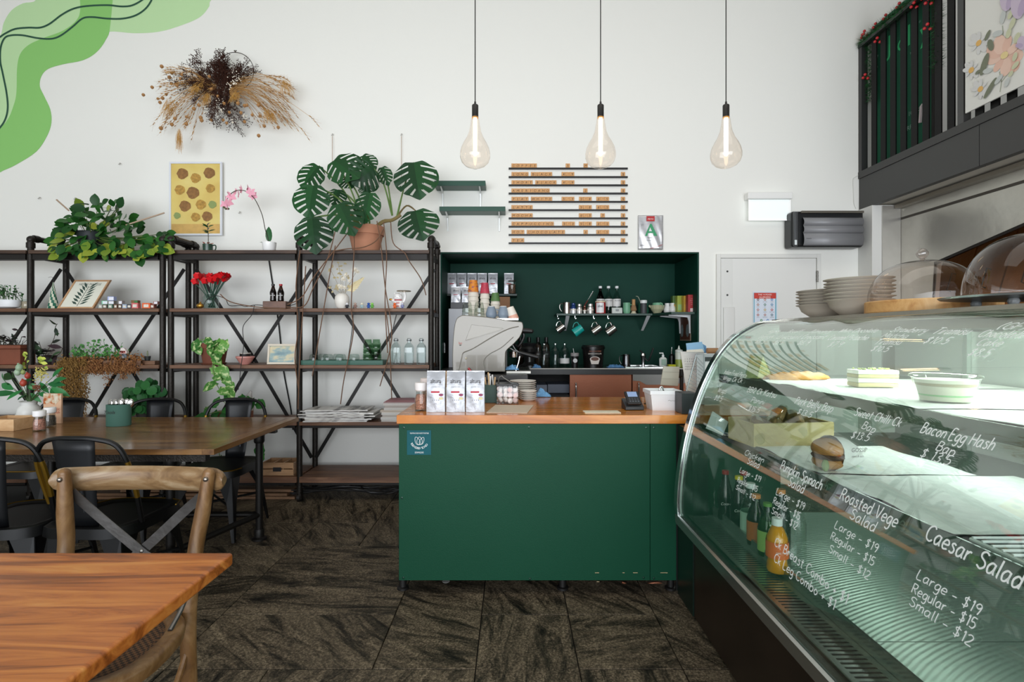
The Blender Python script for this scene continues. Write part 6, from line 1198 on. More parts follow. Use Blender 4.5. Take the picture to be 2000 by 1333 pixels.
mm = m('#f4eae6', .8); mm2 = m('#f0d3d1', .8); b = M(); b.lathe([(.012,0),(.016,.003),(.016,.015),(.012,.018)], 10); q = b.build('marshmallow', mm, smooth=1); q2 = q.copy(); q2.data = q.data.copy(); q2.data.materials[0] = mm2; COL.objects.link(q2); RM = random.Random(31)
meA, meB = q.data, q2.data; bpy.data.objects.remove(q); bpy.data.objects.remove(q2)
grp = 'marshmallows in the square jar'
for k in range(30):
    lay = k//10; i = k % 10; x = -.045+.030*(i % 4); y = -.037+.029*(i//4)+.0; z = .022+.031*lay
    wh = RM.random() < .5; ob = bpy.data.objects.new('marshmallow', meA if wh else meB); COL.objects.link(ob); ob.location = o+Vector((x, y, z)); ob.rotation_euler = (RM.uniform(1,2), RM.uniform(-.6,.6), RM.uniform(0,3)); tag(ob, '%s marshmallow in the %s layer of the square clear jar, %s row' % ('white' if wh else 'pink', ['bottom','middle','top'][lay], ['front','middle','back'][i//4]), 'marshmallow', grp)
b = M(); b.box(-.067,.067,-.059,.059,.106,.118); b.build('lid', m('#17181a', .3), parent=t, bevel=.004); b = M(); b.box(.03,.05,-.066,-.059,.096,.116); b.build('lid_clip', m('#17181a', .3), parent=t, bevel=.002)
b = M(); b.tube(catmull([(-.05,0,.118),(-.045,0,.15),(-.03,0,.16),(-.02,0,.15),(.02,0,.125)], 4), .004, 6); b.build('lid_handle', m('#5a5650', .4, .5), parent=t)
o = cpos(957, 789)+Vector((0,.07,0)); t = openbox('utensil_box', 'dark green box of spoons and stirrers left of the marshmallow jar', 'box', o, .075, .08, .105, m('#2c4c42', .5))
for k in range(7): b = M(); b.bar((0,0,0), (U(-.02,.02), U(-.01,.01), .15+U(-.01,.02)), .008, .0016, (0,1,0)); tag(b.build('stirrer', wdm if k % 2 else m('#e3e0dc', .5), loc=o+Vector((-.024+.008*k, U(-.02,.02), .008))), '%s flat stirrer in the dark green box, %s from the left' % ('wooden' if k % 2 else 'white', ORD[k]), 'stirrer', 'stirrers in the green box')
o = cpos(1008, 786)+Vector((.0,.17,0)); pw = m('#e2ddd5', .3); nP = 9
pl0 = None
for k in range(nP):
    lab = 'off-white square-edged plate, %s in the tall stack on the counter' % fromtop(k, nP)
    if pl0 is None:
        b = M(); b.lathe([(.05,0),(.055,.003),(.083,.013),(.084,.0155),(.055,.006),(0,.005)], 26); pl0 = b.build('plate', pw); q = pl0
    else: q = dup(pl0)
    q.location = o+Vector((.045+.002*math.sin(k*2), .03, .0122*k)); tag(q, lab, 'plate', 'plates stacked on the counter')
for k in range(5):
    q = dup(pl0); q.scale = (.62,.62,.9); q.location = o+Vector((-.0+.075, -.10, .012*k)); tag(q, 'small off-white saucer, %s in the short stack before the plates' % fromtop(k, 5), 'saucer', 'saucers stacked on the counter')
def cloth(lab, o, w_, h_, seed, col='#6fa3cf', d_=.08):
    rr = random.Random(seed); b = M(); ph = [rr.uniform(0,6) for _ in range(6)]
    b.grid(lambda u, v: Vector(((u-.5)*w_, (v-.5)*d_, max(.0015, h_*math.sin(PI*u)**.7*math.sin(PI*v)**.7*(.65+.35*math.sin(9*u+ph[0]+5*v)*math.sin(8*v+ph[1]))+.006*math.sin(21*u+ph[2])*math.sin(17*v)))), 22, 14)
    tag(b.build('cloth', m(col, .85, bump=.4, bs=160, var=.15, vs=60), loc=o, smooth=1, solid=.002), lab, 'cloth')
cloth('crumpled light blue cloth on the counter right of the plates', cpos(1060, 777)+Vector((0,.05,.001)), .11, .055, 3)
# card terminal
o = cpos(1239, 802)+Vector((0,.04,0)); t = thing('card_terminal', 'black card payment terminal with lit screen on the counter', 'card terminal', o, .04)
b = M(); b.prism([(-.05,-.045,0),(-.05,-.045,.02),(-.05,.05,.055),(-.05,.05,0)], (.10,0,0)); b.build('dock', m('#1b1c1f', .4), parent=t, bevel=.004)
b = M(); b.prism([(-.038,-.042,.024),(-.038,-.046,.040),(-.038,.035,.094),(-.038,.045,.082)], (.076,0,0)); b.build('handset', m('#121316', .35), parent=t, bevel=.005)
def tp(x, s, off=.0008): p0 = Vector((0,-.046,.040)); p1 = Vector((0,.035,.094)); d = (p1-p0); n_ = Vector((0,-d.z,d.y)).normalized(); return p0+d*s+n_*off+Vector((x,0,0))
b = M(); b.add([tp(-.026,.5), tp(.026,.5), tp(.026,.93), tp(-.026,.93)], [(0,1,2,3)]); b.build('screen', m('#7f93b5', .2, emit=.35), parent=t, smooth=0)
for r_ in range(3):
    for c_ in range(4): x = -.022+.0147*c_; s0 = .08+.125*r_; b = M(); b.add([tp(x-.0045,s0), tp(x+.0045,s0), tp(x+.0045,s0+.075), tp(x-.0045,s0+.075)], [(0,1,2,3)]); b.build('key', m('#4a4d52' if r_ else '#6a6f76', .4), parent=t, smooth=0)
b = M(cpos(1265, 790)[:]); b.tube([cpos(1258, 790)+Vector((0,0,.003)), cpos(1275, 789)+Vector((0,0,.003)), cpos(1282,790)+Vector((0,0,.003))], .003, 6); tag(b.build('cable', BLACK), 'short black cable between the card terminal and the white tub', 'cable')
# white tub and black box, file rack etc.
o = cpos(1301, 803)+Vector((0,.07,0)); t = thing('white_tub', 'white plastic tub with a handwritten mark beside the card terminal', 'tub', o); wm = m('#eef0f2', .35)
b = M(); w0, w1, d0, d1, h_ = .068, .082, .06, .075, .103
b.add([(sx*w0, sy*d0, 0) for sx, sy in ((-1,-1),(1,-1),(1,1),(-1,1))]+[(sx*w1, sy*d1, h_) for sx, sy in ((-1,-1),(1,-1),(1,1),(-1,1))], [(3,2,1,0),(0,1,5,4),(1,2,6,5),(2,3,7,6),(3,0,4,7)]); b.build('tub_body', wm, parent=t, smooth=0, solid=.003)
for (a, c, e, f) in ((-.086,.086,-.079,-.075),(-.086,.086,.075,.079),(-.086,-.082,-.075,.075),(.082,.086,-.075,.075)): b = M(); b.box(a, c, e, f, .085, .105); b.build('rim', wm, parent=t, bevel=.001)
b = M(); b.ribbon(catmull([(.01,-.071,.052),(.018,-.0712,.056),(.024,-.071,.051),(.032,-.071,.053),(.044,-.0712,.052),(.05,-.0713,.056),(.056,-.071,.052)], 4), .0012); b.build('handwriting', m('#55565c', .6), parent=t, smooth=0)
b = M((o.x-.01, o.y, KZ+.1)); b.tube(catmull([o+Vector((-.02,.0,.09)), o+Vector((-.012,0,.116)), o+Vector((.0,0,.118)), o+Vector((.008,0,.09))], 4), .004, 6); tag(b.build('bent_spoon', DSTEEL), 'curved steel spoon handle sticking up from the white tub', 'spoon')
o = cpos(1349, 810)+Vector((0.0,.06,0)); b = M(o[:]); b.box(o.x-.043, o.x+.04, o.y-.055, o.y+.06, o.z, o.z+.105); tag(b.build('black_box', m('#1c2023', .45), bevel=.002), 'black box standing between the white tub and the glass case', 'box')
o = cpos(1372, 790)+Vector((.0,.10,0)); t = thing('magazine_rack', 'grey wire magazine rack holding papers behind the black box', 'rack', o); 
def rk(px, py, Y): return at(px, py, Y)-o
Yr = 3.02; gm2 = m('#9a9ca0', .35, .6)
A, B_, C2, D_ = (1334,789),(1360,692),(1375,692),(1375,791)
b = M(); b.tube([rk(*A, Yr), rk(*B_, Yr), rk(*C2, Yr), rk(*D_, Yr)], .004, 6, closed=True); b.build('rack_frame', gm2, parent=t)
b = M(); 
for k in range(12):
    f = (k+.5)/12; p = rk(1334+26*f, 770-78*f, Yr); q = rk(1362+13*min(1,f*1.2), 800-30*0-78*f*1.15+8, Yr) if 0 else rk(1375, 780-78*f+8, Yr)
    b.tube([p, q], .0022, 4)
b.build('wires', gm2, parent=t, kind='stuff')
b = M(); b.prism([rk(1361,690.5,Yr), rk(1405,692,Yr), rk(1405,790,Yr+.0), rk(1361,790,Yr)], (0,.01,0)); b.build('end_plate', m('#b9bcc0', .4), parent=t, smooth=0)
b = M(); b.prism([rk(1377,698,Yr-.004), rk(1402,698,Yr-.004), rk(1402,706,Yr-.004), rk(1377,706,Yr-.004)], (0,-.001,0)); b.build('dark_label', m('#2f3235', .4), parent=t, smooth=0)
b = M(); b.prism([rk(1377,707,Yr-.004), rk(1402,707,Yr-.004), rk(1402,775,Yr-.004), rk(1377,775,Yr-.004)], (0,-.001,0)); b.build('white_label', m('#e3e5e8', .5), parent=t, smooth=0)
def flat(nm, lab, cat, pts, Y, mat, th=.004):
    c = at(sum(p[0] for p in pts)/len(pts), max(p[1] for p in pts), Y); b = M(c[:]); b.prism([at(*p, Y) for p in pts], (0, th, 0)); return tag(b.build(nm, mat, smooth=0), lab, cat)
flat('calendar_page', 'tall white page with a faint calendar grid behind the wire rack', 'paper', [(1329,687),(1375,687),(1375,789),(1345,789),(1338,745)], 3.08, m('#dcd8d2', .7, var=.04, vs=50))
b = M(at(1340, 720, 3.07)[:])
for r_ in range(5): [b.text('%d' % (r_*6+c_+1), at(1337+4.4*c_, 703+5*r_, 3.077), .012) for c_ in range(6)]
tag(b.build('calendar_print', m('#77716e', .7), smooth=0), 'grey numbers printed on the calendar page behind the rack', 'print')['kind'] = 'stuff'
flat('blue_paper', 'light blue folded paper on top of the papers in the rack', 'paper', [(1340,671),(1371,668),(1377,688),(1342,688)], 3.06, m('#8fb9d9', .7)); flat('blue_paper', 'second narrower blue sheet peeking out behind the first', 'paper', [(1372,672),(1379,676),(1381,690),(1374,690)], 3.09, m('#6f9fc9', .7))
flat('white_card', 'cream slip lying just below the blue paper on the rack', 'paper', [(1341,684),(1372,682),(1375,688),(1341,688)], 3.05, m('#e3ddd0', .7), .002)
b = M(at(1395, 690, 3.1)[:]); a = at(1381, 685.5, 3.03); c = at(1402, 685.5, 3.03); b.cyl(a, c, .016, n=16); tag(b.build('cardboard_tube', m('#a57a55', .7)), 'brown cardboard tube end right of the blue papers', 'tube')
t = thing('till_screen', 'back of a grey tablet till screen on a black stand by the counter rear', 'screen', cpos(1318, 785)+Vector((.0,.02,0))); o = t.location
b = M(); b.prism([at(x, y, 3.2)-o for x, y in [(1296,716),(1328,717),(1325,755),(1290,753)]], (0,.012,0)); b.build('screen_back', m('#b5b3a5', .5), parent=t, bevel=.004)
b = M(); b.prism([at(x, y, 3.199)-o for x, y in [(1294,726.5),(1327,727.5),(1327,728),(1294,727)]], (0,-.0006,0)); b.prism([at(x, y, 3.199)-o for x, y in [(1292,740),(1326,741),(1326,741.5),(1292,740.5)]], (0,-.0006,0)); b.build('seam', m('#8c8a7e', .5), parent=t, smooth=0)
b = M(); b.tube([Vector((0,.0,0)), at(1331,770,3.23)-o, at(1331,722,3.23)-o], .012, 8); b.tube([at(1331,735,3.23)-o, at(1320,735,3.22)-o], .012, 8); b.lathe([(.06,0),(.06,.008),(.02,.012)], 20); b.build('stand', BLACK, parent=t)

# ================================================================ ALCOVE: benches and cabinets
BZ2 = 1.02; dm_ = m('#141415', .35)
t = thing('back_bench', 'black alcove bench top with a thin white front edge and steel sink', 'bench', (.85, 4.97, 0)); o = t.location[:]
bx0, bx1 = .12, NX1-.016
b = M(o); b.box(bx0, bx1, 4.665, YN-.002, BZ2-.035, BZ2); b.build('bench_top', m('#1a1a1a', .15), parent=t, bevel=.002)
b = M(o); b.box(bx0, bx1, 4.655, 4.6645, BZ2-.006, BZ2); b.build('edge_strip', m('#d8d4cc', .4), parent=t, smooth=0)
b = M(o); b.box(bx0, bx1, 4.66, 4.668, BZ2-.055, BZ2-.007); b.build('fascia', m('#0d0d0d', .4), parent=t, smooth=0)
b = M(o); xs0, xs1 = X_(1219, 4.8), X_(1296, 4.8)
for (a, c, e, f) in ((xs0, xs1, 4.74, 4.755), (xs0, xs1, 5.1, 5.115), (xs0, xs0+.015, 4.755, 5.1), (xs1-.015, xs1, 4.755, 5.1)): b.box(a, c, e, f, BZ2+.0005, BZ2+.006)
b.build('sink_rim', STEEL, parent=t, smooth=0)
b = M(o); b.box(bx0, bx0+.02, 4.68, 5.27, 0, BZ2-.056); b.box(bx1-.02, bx1, 4.68, 5.27, 0, BZ2-.056); b.box(bx0+.02, X_(1112, 4.67), 4.69, 5.27, .76, .78); b.box(bx0+.02, bx1-.02, 5.25, 5.27, 0, BZ2-.056); b.build('carcass', m('#1b1a1a', .6), parent=t, smooth=0)
cop = m('#9a5c40', .45, .25, bump=.15, bs=60, var=.05, vs=6)
for i, (a, c, col, dc) in enumerate(((1113, 1234, cop, 'brown'), (1236, 1352, cop, 'brown'))):
    d = M(o); xa, xb = X_(a, 4.66), X_(c, 4.66); d.box(xa, xb, 4.67, 4.688, .25, BZ2-.057); do = d.build('door', col, parent=t, bevel=.002)
    hx = X_(1125 if i == 0 else 1247.5, 4.65); q = M(o); q.tube(catmull([(hx, 4.669, Z_(749, 4.65)), (hx, 4.645, Z_(751, 4.65)), (hx, 4.645, Z_(772, 4.65)), (hx, 4.645, .72), (hx, 4.669, .715)], 3), .006, 8); q.build('handle', DSTEEL, parent=t)
q = M(o); q.prism([at(x, y, 4.667) for x, y in [(1236,731.5),(1352,731.5),(1352,748),(1285,752),(1262,752),(1250,745),(1236,744)]], (0,.002,0)); q.build('worn_metal_patch', m('#6d6a68', .35, .7), parent=t, smooth=0)
for i, (a, c, y0, y1, col, nm) in enumerate(((1047,1068,737,753,'#8f95a5','left'),(1069,1111,738,755,'#7e8492','right'))):
    b = M(at((a+c)/2, y1, 4.9)[:]); p = at(a, y1, 4.9); q = at(c, y0, 4.9); b.box(p.x, q.x, 4.85, 5.15, .781, .781+(q.z-p.z)); tag(b.build('storage_box', m(col, .5), bevel=.004), nm+' grey box on the dark shelf beneath the bench', 'box')
t = thing('side_bench', 'dark bench carrying the espresso machine behind the counter', 'bench', (-.2, 4.3, 0)); o = t.location[:]
b = M(o); b.box(NX0+.03, .115, 3.82, 5.2, BZ2-.035, BZ2); b.build('bench_top', m('#2a2826', .4), parent=t, bevel=.002)
b = M(o); b.box(NX0+.05, .09, 3.88, 5.18, .02, BZ2-.036); b.build('carcass', m('#191817', .6), parent=t, smooth=0)
# ---------------------------------------------------------------- espresso machine
mc = m('#716d64', .3, .2, coat=.3); mc2 = m('#7f7b72', .35, .2, coat=.3)
def ez(x, y, Y): return at(860+x/3.9214, 480+y/3.9214, Y)
t = thing('espresso_machine', 'large grey curved espresso machine with cups on its top, seen from the side', 'espresso machine', (ez(300,975,3.95).x, 4.2, BZ2+.001)); o = t.location[:]
zoff = BZ2+.001-ez(0,968,3.95).z
def e3(x, y, Y=3.95): p = ez(x, y, 3.95); p.y = Y; p.z += zoff*(1 if 0 else 0); p.z = max(p.z, BZ2+.002); return p
O2 = [(95,968,0),(92,860,0),(95,760,0),(103,650,0),(120,570,0),(150,541,0),(200,533,0),(400,553,0),(530,575,0),(615,583,0),(632,600,0),(634,640,0),(610,700,0),(560,757,0),(512,800,0),(499,840,0),(498,968,0)]
out = [(p.x, p.y) for p in catmull(O2, 4)]
b = M(o); b.prism([e3(x, y) for x, y in out], (0,.03,0)); b.build('side_panel', mc, parent=t, smooth=.5, bevel=.006)
inn = [(300+(x-300)*.93, 760+(y-760)*.95) for x, y in out]
b = M(o); b.prism([e3(x, y, 3.985) for x, y in inn], (0,.56,0)); b.build('body', m('#3a3a3b', .35, .5), parent=t, smooth=.5)
b = M(o); b.prism([e3(x, y, 4.55) for x, y in out], (0,.03,0)); b.build('side_panel', mc, parent=t, smooth=.5, bevel=.006)
b = M(o); b.box(e3(150,0).x, e3(600,0).x, 3.99, 4.545, e3(0,575).z+.003, e3(0,560).z+.006); b.build('cup_tray', m('#c9c7c2', .2, .9), parent=t, bevel=.002)
b = M(o); b.prism([e3(x, y, 3.9499) for x, y in [(192,728),(240,605),(470,632),(486,638)]], (0,-.004,0)); b.build('raised_panel', mc2, parent=t, bevel=.003)
b = M(o); b.ribbon([e3(x, y, 3.9445) for x, y in [(485,640),(350,680),(192,732)]], .006); b.build('painted_highlight', m('#9d998f', .35), parent=t, smooth=0)  # pale flat ribbon painted as the highlight along the raised panel's lower edge
RD = catmull([(600,620,0),(520,640,0),(400,700,0),(250,790,0),(180,820,0),(165,860,0),(140,968,0)], 5); 
b = M(o); b.tube([e3(p.x, p.y, 3.9495) for p in RD], .004, 6); b.build('panel_ridge', mc2, parent=t)
R3 = catmull([(560,700,0),(470,780,0),(380,830,0),(340,870,0),(335,910,0),(352,968,0)], 5)
b = M(o); b.tube([e3(p.x, p.y, 3.9495) for p in R3], .0035, 6); b.build('panel_ridge', m('#8d8a83', .35, .3), parent=t)
b = M(o); b.text('ke', e3(140,756,3.9465), .028); b.build('red_logo', m('#b5402c', .4), parent=t, smooth=0)
for (x, y, c) in ((197,864,'#c9bfa5'),(153,762,'#8f8b84')): b = M(o); c_ = e3(x, y, 3.948); b.ball(c_, (.007,.004,.007), 10, 6); b.build('screw_cap', m(c, .3, .5), parent=t)
b = M(o); b.tube([e3(215,938,3.93), e3(245,968,3.93)], [.009,.004], 8); b.build('red_lever', m('#b8202a', .35), parent=t)
# operator side: handles, group, drip tray, steam wand
b = M(o); b.cyl(e3(630,650,4.02), e3(700,655,4.02), .022, .018, 14); b.ball(e3(700,655,4.02), .018, 10, 6); b.build('steam_knob', BLACK, parent=t)
b = M(o); b.tube(catmull([e3(520,770,4.05), e3(560,760,4.05), e3(600,770,4.05), e3(640,700,4.05), e3(632,660,4.05)], 4), .012, 8); b.build('group_housing', m('#1c1c1d', .3, .5), parent=t)
b = M(o); b.tube([e3(548,755,4.0), e3(575,800,4.0), e3(605,822,4.0)], [.006,.006,.008], 8); b.tube([e3(505,770,4.0), e3(560,805,4.0), e3(605,822,4.0)], .006, 8); b.build('portafilter_arm', CHROME, parent=t)
b = M(o); b.tube([e3(600,818,4.0), e3(660,835,4.0), e3(748,858,4.0)], [.013,.015,.016], 12); b.build('portafilter_handle', BLACK, parent=t)
b = M(o); b.cyl(e3(560,815,4.08), e3(560,860,4.08), .034, .03, 18); b.build('group_head', CHROME, parent=t)
b = M(o); b.tube([e3(610,850,4.0), e3(600,900,4.0), e3(580,962,4.0)], .004, 6); b.build('steam_wand', CHROME, parent=t)
b = M(o); b.box(e3(505,0).x, e3(695,0).x, 3.96, 4.5, BZ2+.001, BZ2+.022); b.build('drip_tray', m('#a5a39c', .3, .6), parent=t, bevel=.003)
for k in range(8): b = M(o); x = e3(600+12*k,0).x; b.bar((x, 3.98, BZ2+.026), (x, 4.48, BZ2+.026), .005, .004, (0,0,1)); b.build('grill_bar', m('#1b1b1c', .3, .5), parent=t, smooth=0)
cloth('blue cloth lying on the espresso machine drip tray', Vector((e3(550,0).x, 4.02, BZ2+.0285)), .10, .045, 8)
t = thing('coffee_grinder', 'black coffee grinder half hidden behind the portafilter handle', 'grinder', (ez(665,0,4.75).x+.02, 4.78, BZ2+.001))
b = M(); b.lathe([(.085,0),(.085,.02),(.06,.035),(.045,.05),(.045,.12),(.07,.14),(.075,.17),(.06,.19)], 22); b.build('body', m('#151516', .3), parent=t)
b = M(); b.lathe([(.05,.19),(.07,.22),(.03,.225)], 20); b.build('top_ring', m('#232325', .3), parent=t)
# ---------------------------------------------------------------- cups on the machine
TZ = ez(0,560,3.95).z+.0085
def cup_h(z): return z
def mp(px, Y=4.12): return X_(px, Y)
def papercup(lab, px, Y, z, r0, r1, h_, col, grp, nrim=0, rimcol='#ddd6c9', up=False):
    t = thing('paper_cup', lab, 'cup', (X_(px, Y), Y, z), 0, grp); b = M(); b.lathe([(r0,0),(r0+.002,.003),(r1,h_),(0,h_)], 22); b.build('cup_body', col, parent=t)
    b = M(); b.tube([(r0*math.cos(a), r0*math.sin(a), .003) for a in [2*PI*i/22 for i in range(22)]], .002, 5, closed=True); b.build('rim', m(rimcol, .5), parent=t); return t
orn = painty([(.35,'#5c3a6a'),(.45,'#c9772c'),(.6,'#d98a2e'),(.7,'#7a3c2a')], 30, 30, 1.2, 'orn')
cupw = m('#d9d2c6', .5)
for (px, n, top, col, nm, r0) in ((924.5, 6, orn, None, 'orange and purple patterned', .044), (947, 5, m('#b53a4e', .5, var=.2, vs=60), None, 'pink and red patterned', .039), (967.5, 5, m('#4f7340', .5), None, 'plain green', .038)):
    Y = 4.30; z = TZ
    ztop = {924.5: Z_(548,4.3), 947: Z_(553,4.3), 967.5: Z_(572.5,4.3)}[px]; h_ = .098 if px < 930 else .088
    if px == 967.5: h_ = .07
    dz = (ztop-h_-TZ)/n
    for k in range(n): papercup('paper cup, %s under the %s one' % (fromtop(k, n), nm), px, Y, z+dz*k, r0, r0*.72, h_*.9, cupw, 'stacked paper cups on the machine')
    papercup(nm+' paper cup on top of its stack on the espresso machine', px, Y, ztop-h_, r0*.98, r0*.72, h_, top, 'top paper cups on the machine')
gl3 = glass('#eef2ee','#85938c')
for s_, px in enumerate((912.5, 936)):
    for k in range(2):
        t = thing('water_glass', 'upturned faceted glass, %s of the %s pair on the espresso machine' % (['lower','upper'][k], ['left','right'][s_]), 'glass', (X_(px, 4.06), 4.06, TZ+.045*k), 0, 'faceted glasses on the machine'); t.scale = (1-.06*k,)*2+(1,)
        b = M(); b.shell([(.042,0),(.04,.03),(.034,.06),(.03,.075),(0,.075)], 10); b.build('glass_body', gl3, parent=t, smooth=0)
bm2 = m('#7f8d9c', .45)
for s_, px in enumerate((959.5, 983)):
    t = thing('blue_mug', 'upturned grey-blue mug with white base, %s of two on the espresso machine' % ['left','right'][s_], 'mug', (X_(px, 4.04), 4.04, TZ-.002), 0, 'blue mugs on the machine')
    b = M(); b.lathe([(.03,0),(.041,.018),(.042,.035),(.036,.06),(.026,.088)], 22); b.build('mug_body', bm2, parent=t); b = M(); b.lathe([(.026,.088),(.024,.093),(0,.093)], 22); b.build('base_ring', m('#d9d6d0', .4), parent=t)
    b = M(); b.tube(catmull([(.034,.01,.066),(.056,.012,.062),(.058,.012,.035),(.04,.01,.02)], 4), .005, 6); b.build('handle', bm2, parent=t)
t = thing('peach_cup', 'white and peach tapered cup tipped over at the right of the machine top', 'cup', (X_(1004, 4.04), 4.04, TZ-.012)); t.rotation_euler = (0, -.32, 0)
b = M(); b.lathe([(.04,0),(.036,.035)], 22); b.build('cup_lower', m('#dfa893', .5), parent=t); b = M(); b.lathe([(.036,.035),(.027,.10),(0,.10)], 22); b.build('cup_upper', m('#e9e2d6', .5), parent=t)
# ---------------------------------------------------------------- fridge box, upper left shelf and bags
b = M((-.35, 4.95, BZ2)); b.box(X_(876, 4.72), X_(990, 4.72), 4.72, 5.2, BZ2+.001, Z_(603, 4.72)); tag(b.build('small_fridge', m('#b9bcc2', .4), bevel=.006), 'pale grey cabinet fridge behind the espresso machine', 'fridge')
fz = Z_(603, 4.72)+.001
b = M((X_(895, 4.75), 4.8, fz)); b.box(X_(880, 4.75), X_(922, 4.75), 4.74, 4.86, fz, fz+.055); tag(b.build('black_tray', m('#2a2b30', .4), bevel=.003), 'black plastic tray on the fridge beneath two foil bags', 'tray')
for i, px in enumerate((890, 911)): bag(['left','right'][i]+' foil coffee bag on the black tray behind the machine', Vector((X_(px, 4.76), 4.79, fz+.056)), .088, .145, 'foil bags on the black tray', .045, False, foil)
b = M((X_(987, 4.85), 4.9, fz)); b.box(X_(975, 4.85), X_(996, 4.85), 4.86, 5.0, fz, fz+.115); tag(b.build('cardboard_box', m('#8a6344', .7), bevel=.002), 'small brown cardboard box on the fridge right of the green cup', 'box')
S1 = Z_(574.5, 5.02); b = M(((NX0+X_(1008,5.0))/2, 5.12, S1)); b.box(NX0+.014, X_(1010, 5.0), 5.0, YN-.001, S1-.02, S1); tag(b.build('alcove_shelf', m('#0f2a22', .45), bevel=.002), 'short dark green shelf in the upper left of the alcove', 'shelf')
for i, px in enumerate((882, 901.5, 921.5, 941.5, 962.5, 994)): bag(['leftmost foil coffee bag on the upper alcove shelf','second foil coffee bag from the left on the upper alcove shelf','third foil coffee bag on the shelf, above the orange cup','fourth foil coffee bag on the shelf, above the pink cup','fifth foil coffee bag on the shelf, showing its maroon side','foil coffee bag standing apart at the right end of the shelf'][i], Vector((X_(px, 5.05), 5.08, S1+.001)), .092, .203, 'foil bags on the upper alcove shelf', .05, False, foil)
jar('bean_jar', 'clear jar of mixed coffee beans before the last foil bag', 'jar', Vector((X_(1000, 5.02), 5.025, S1+.001)), .0375, .122, m('#5a4030', .7, var=.9, vs=90), m('#3a2e28', .5), neck=.95, lidh=.006)
# ================================================================ alcove shelf right, items
S2 = Z_(612.6, 5.0); t = thing('alcove_shelf', 'long dark green corner shelf with white brackets and hanging milk jugs', 'shelf', (X_(1220, 5.1), 5.15, S2)); o = t.location[:]; sg = m('#12382d', .4)
b = M(o); b.box(X_(1087, 5.0), NX1-.014, 5.0, YN-.001, S2-.02, S2); b.build('board', sg, parent=t, bevel=.002)
b = M(o); b.prism([(1.33, 4.999, S2-.02), (1.42, 4.70, S2-.02), (NX1-.014, 4.70, S2-.02), (NX1-.014, 4.999, S2-.02)], (0,0,.02)); b.build('corner_board', sg, parent=t, smooth=0)
wb = m('#dfe0e2', .35)
for px, Y in ((1267, 5.02), (1109, 5.02)):
    X = X_(px, Y); b = M(o); b.prism([(X-.018, Y+.0, S2-.021), (X+.018, Y+.0, S2-.021), (X+.012, YN-.02, S2-.16), (X-.012, YN-.02, S2-.16)], (0,.012,-.002)); b.build('bracket', wb, parent=t, smooth=0)
for Y in (5.08, 4.80):
    X1 = NX1-.016; b = M(o); b.prism([(X1, Y, S2-.021), (X1-.20, Y, S2-.021), (X1-.20, Y, S2-.028), (X1-.03, Y, S2-.045), (X1-.018, Y, S2-.08), (X1-.012, Y, S2-.19), (X1, Y, S2-.19)], (0,.018,0)); b.build('bracket', wb, parent=t, smooth=0)
def sp(px, Y=5.05): return Vector((X_(px, Y), Y, S2+.001))
def lathe1(nm, lab, cat, o, prof, mat, n=20, grp=None, rot=None): b = M(); b.lathe(prof, n); q = b.build(nm, mat, loc=o, rot=rot, smooth=.7); return tag(q, lab, cat, grp)
steel = m('#a8a5a0', .22, .95)
def milkjug(nm, lab, o, r, h_, mat, rot=None, side=-1, grp=None, cat='jug'):
    t = thing(nm, lab, cat, o, 0, grp); 
    if rot: t.rotation_euler = rot
    b = M(); b.lathe([(r,0),(r*1.03,h_*.2),(r*.9,h_*.85),(r*.95,h_),(r*.88,h_*.99),(r*.8,h_*.5),(0,.004)], 22); b.build('jug_body', mat, parent=t)
    b = M(); b.tube(catmull([(side*r*.93,0,h_*.9),(side*r*1.6,0,h_*.85),(side*r*1.7,0,h_*.5),(side*r*1.25,0,h_*.2)], 4), r*.09, 6); b.build('handle', mat, parent=t); return t
milkjug('milk_jug', 'steel milk jug standing at the left end of the alcove shelf', sp(1107), .04, .106, steel)
def tinshaker(lab, px, r, h_, c1, c2, c3=None):
    t = thing('shaker', lab, 'shaker', sp(px, 5.04)); b = M(); b.lathe([(r,0),(r,h_*.45),(0,h_*.45)], 18); b.build('lower', m(c1, .25, .6), parent=t); b = M(); b.lathe([(r*.98,h_*.45),(r*.98,h_*.62),(r*.7,h_*.72),(r*.8,h_*.76),(r*.8,h_*.95),(r*.6,h_),(0,h_)], 18); b.build('upper', m(c2, .2, .8 if c2[1] > '5' else .1), parent=t)
    b = M(); b.lathe([(r*1.02,h_*.3),(r*1.02,h_*.42)], 18); b.build('band', m('#d8d2c6', .5), parent=t)
tinshaker('small shaker with a blue top on the alcove shelf', 1120, .024, .10, '#d5d8dc', '#1f3c74'); tinshaker('chrome shaker with pale label right of the blue topped one', 1131.5, .027, .092, '#c9c7c2', '#b9b7b2'); tinshaker('chrome shaker directly left of the red and white tin', 1153, .032, .094, '#b5b3ae', '#c9c7c2'); tinshaker('narrow steel shaker between the two chrome shakers', 1142, .017, .075, '#8f8d88', '#7a5548')
b = M(sp(1140, 5.12)[:]); a = sp(1139, 5.12)+Vector((0,0,.06)); c = Vector((X_(1159, 5.12), 5.12, Z_(570, 5.12))); mid_ = a.lerp(c, .45); b.tube([a, mid_], .006, 8); b.k = 1; b.tube([mid_, c], [.004,.009], 8, flat=.3); tag(b.build('spatula', [m('#6b2a22', .4), STEEL]), 'small spatula with brown handle leaning up behind the shakers', 'spatula')
syp = [(0,0),(.037,0),(.039,.006),(.039,.13),(.036,.16),(.02,.205),(.013,.225),(.012,.262)]
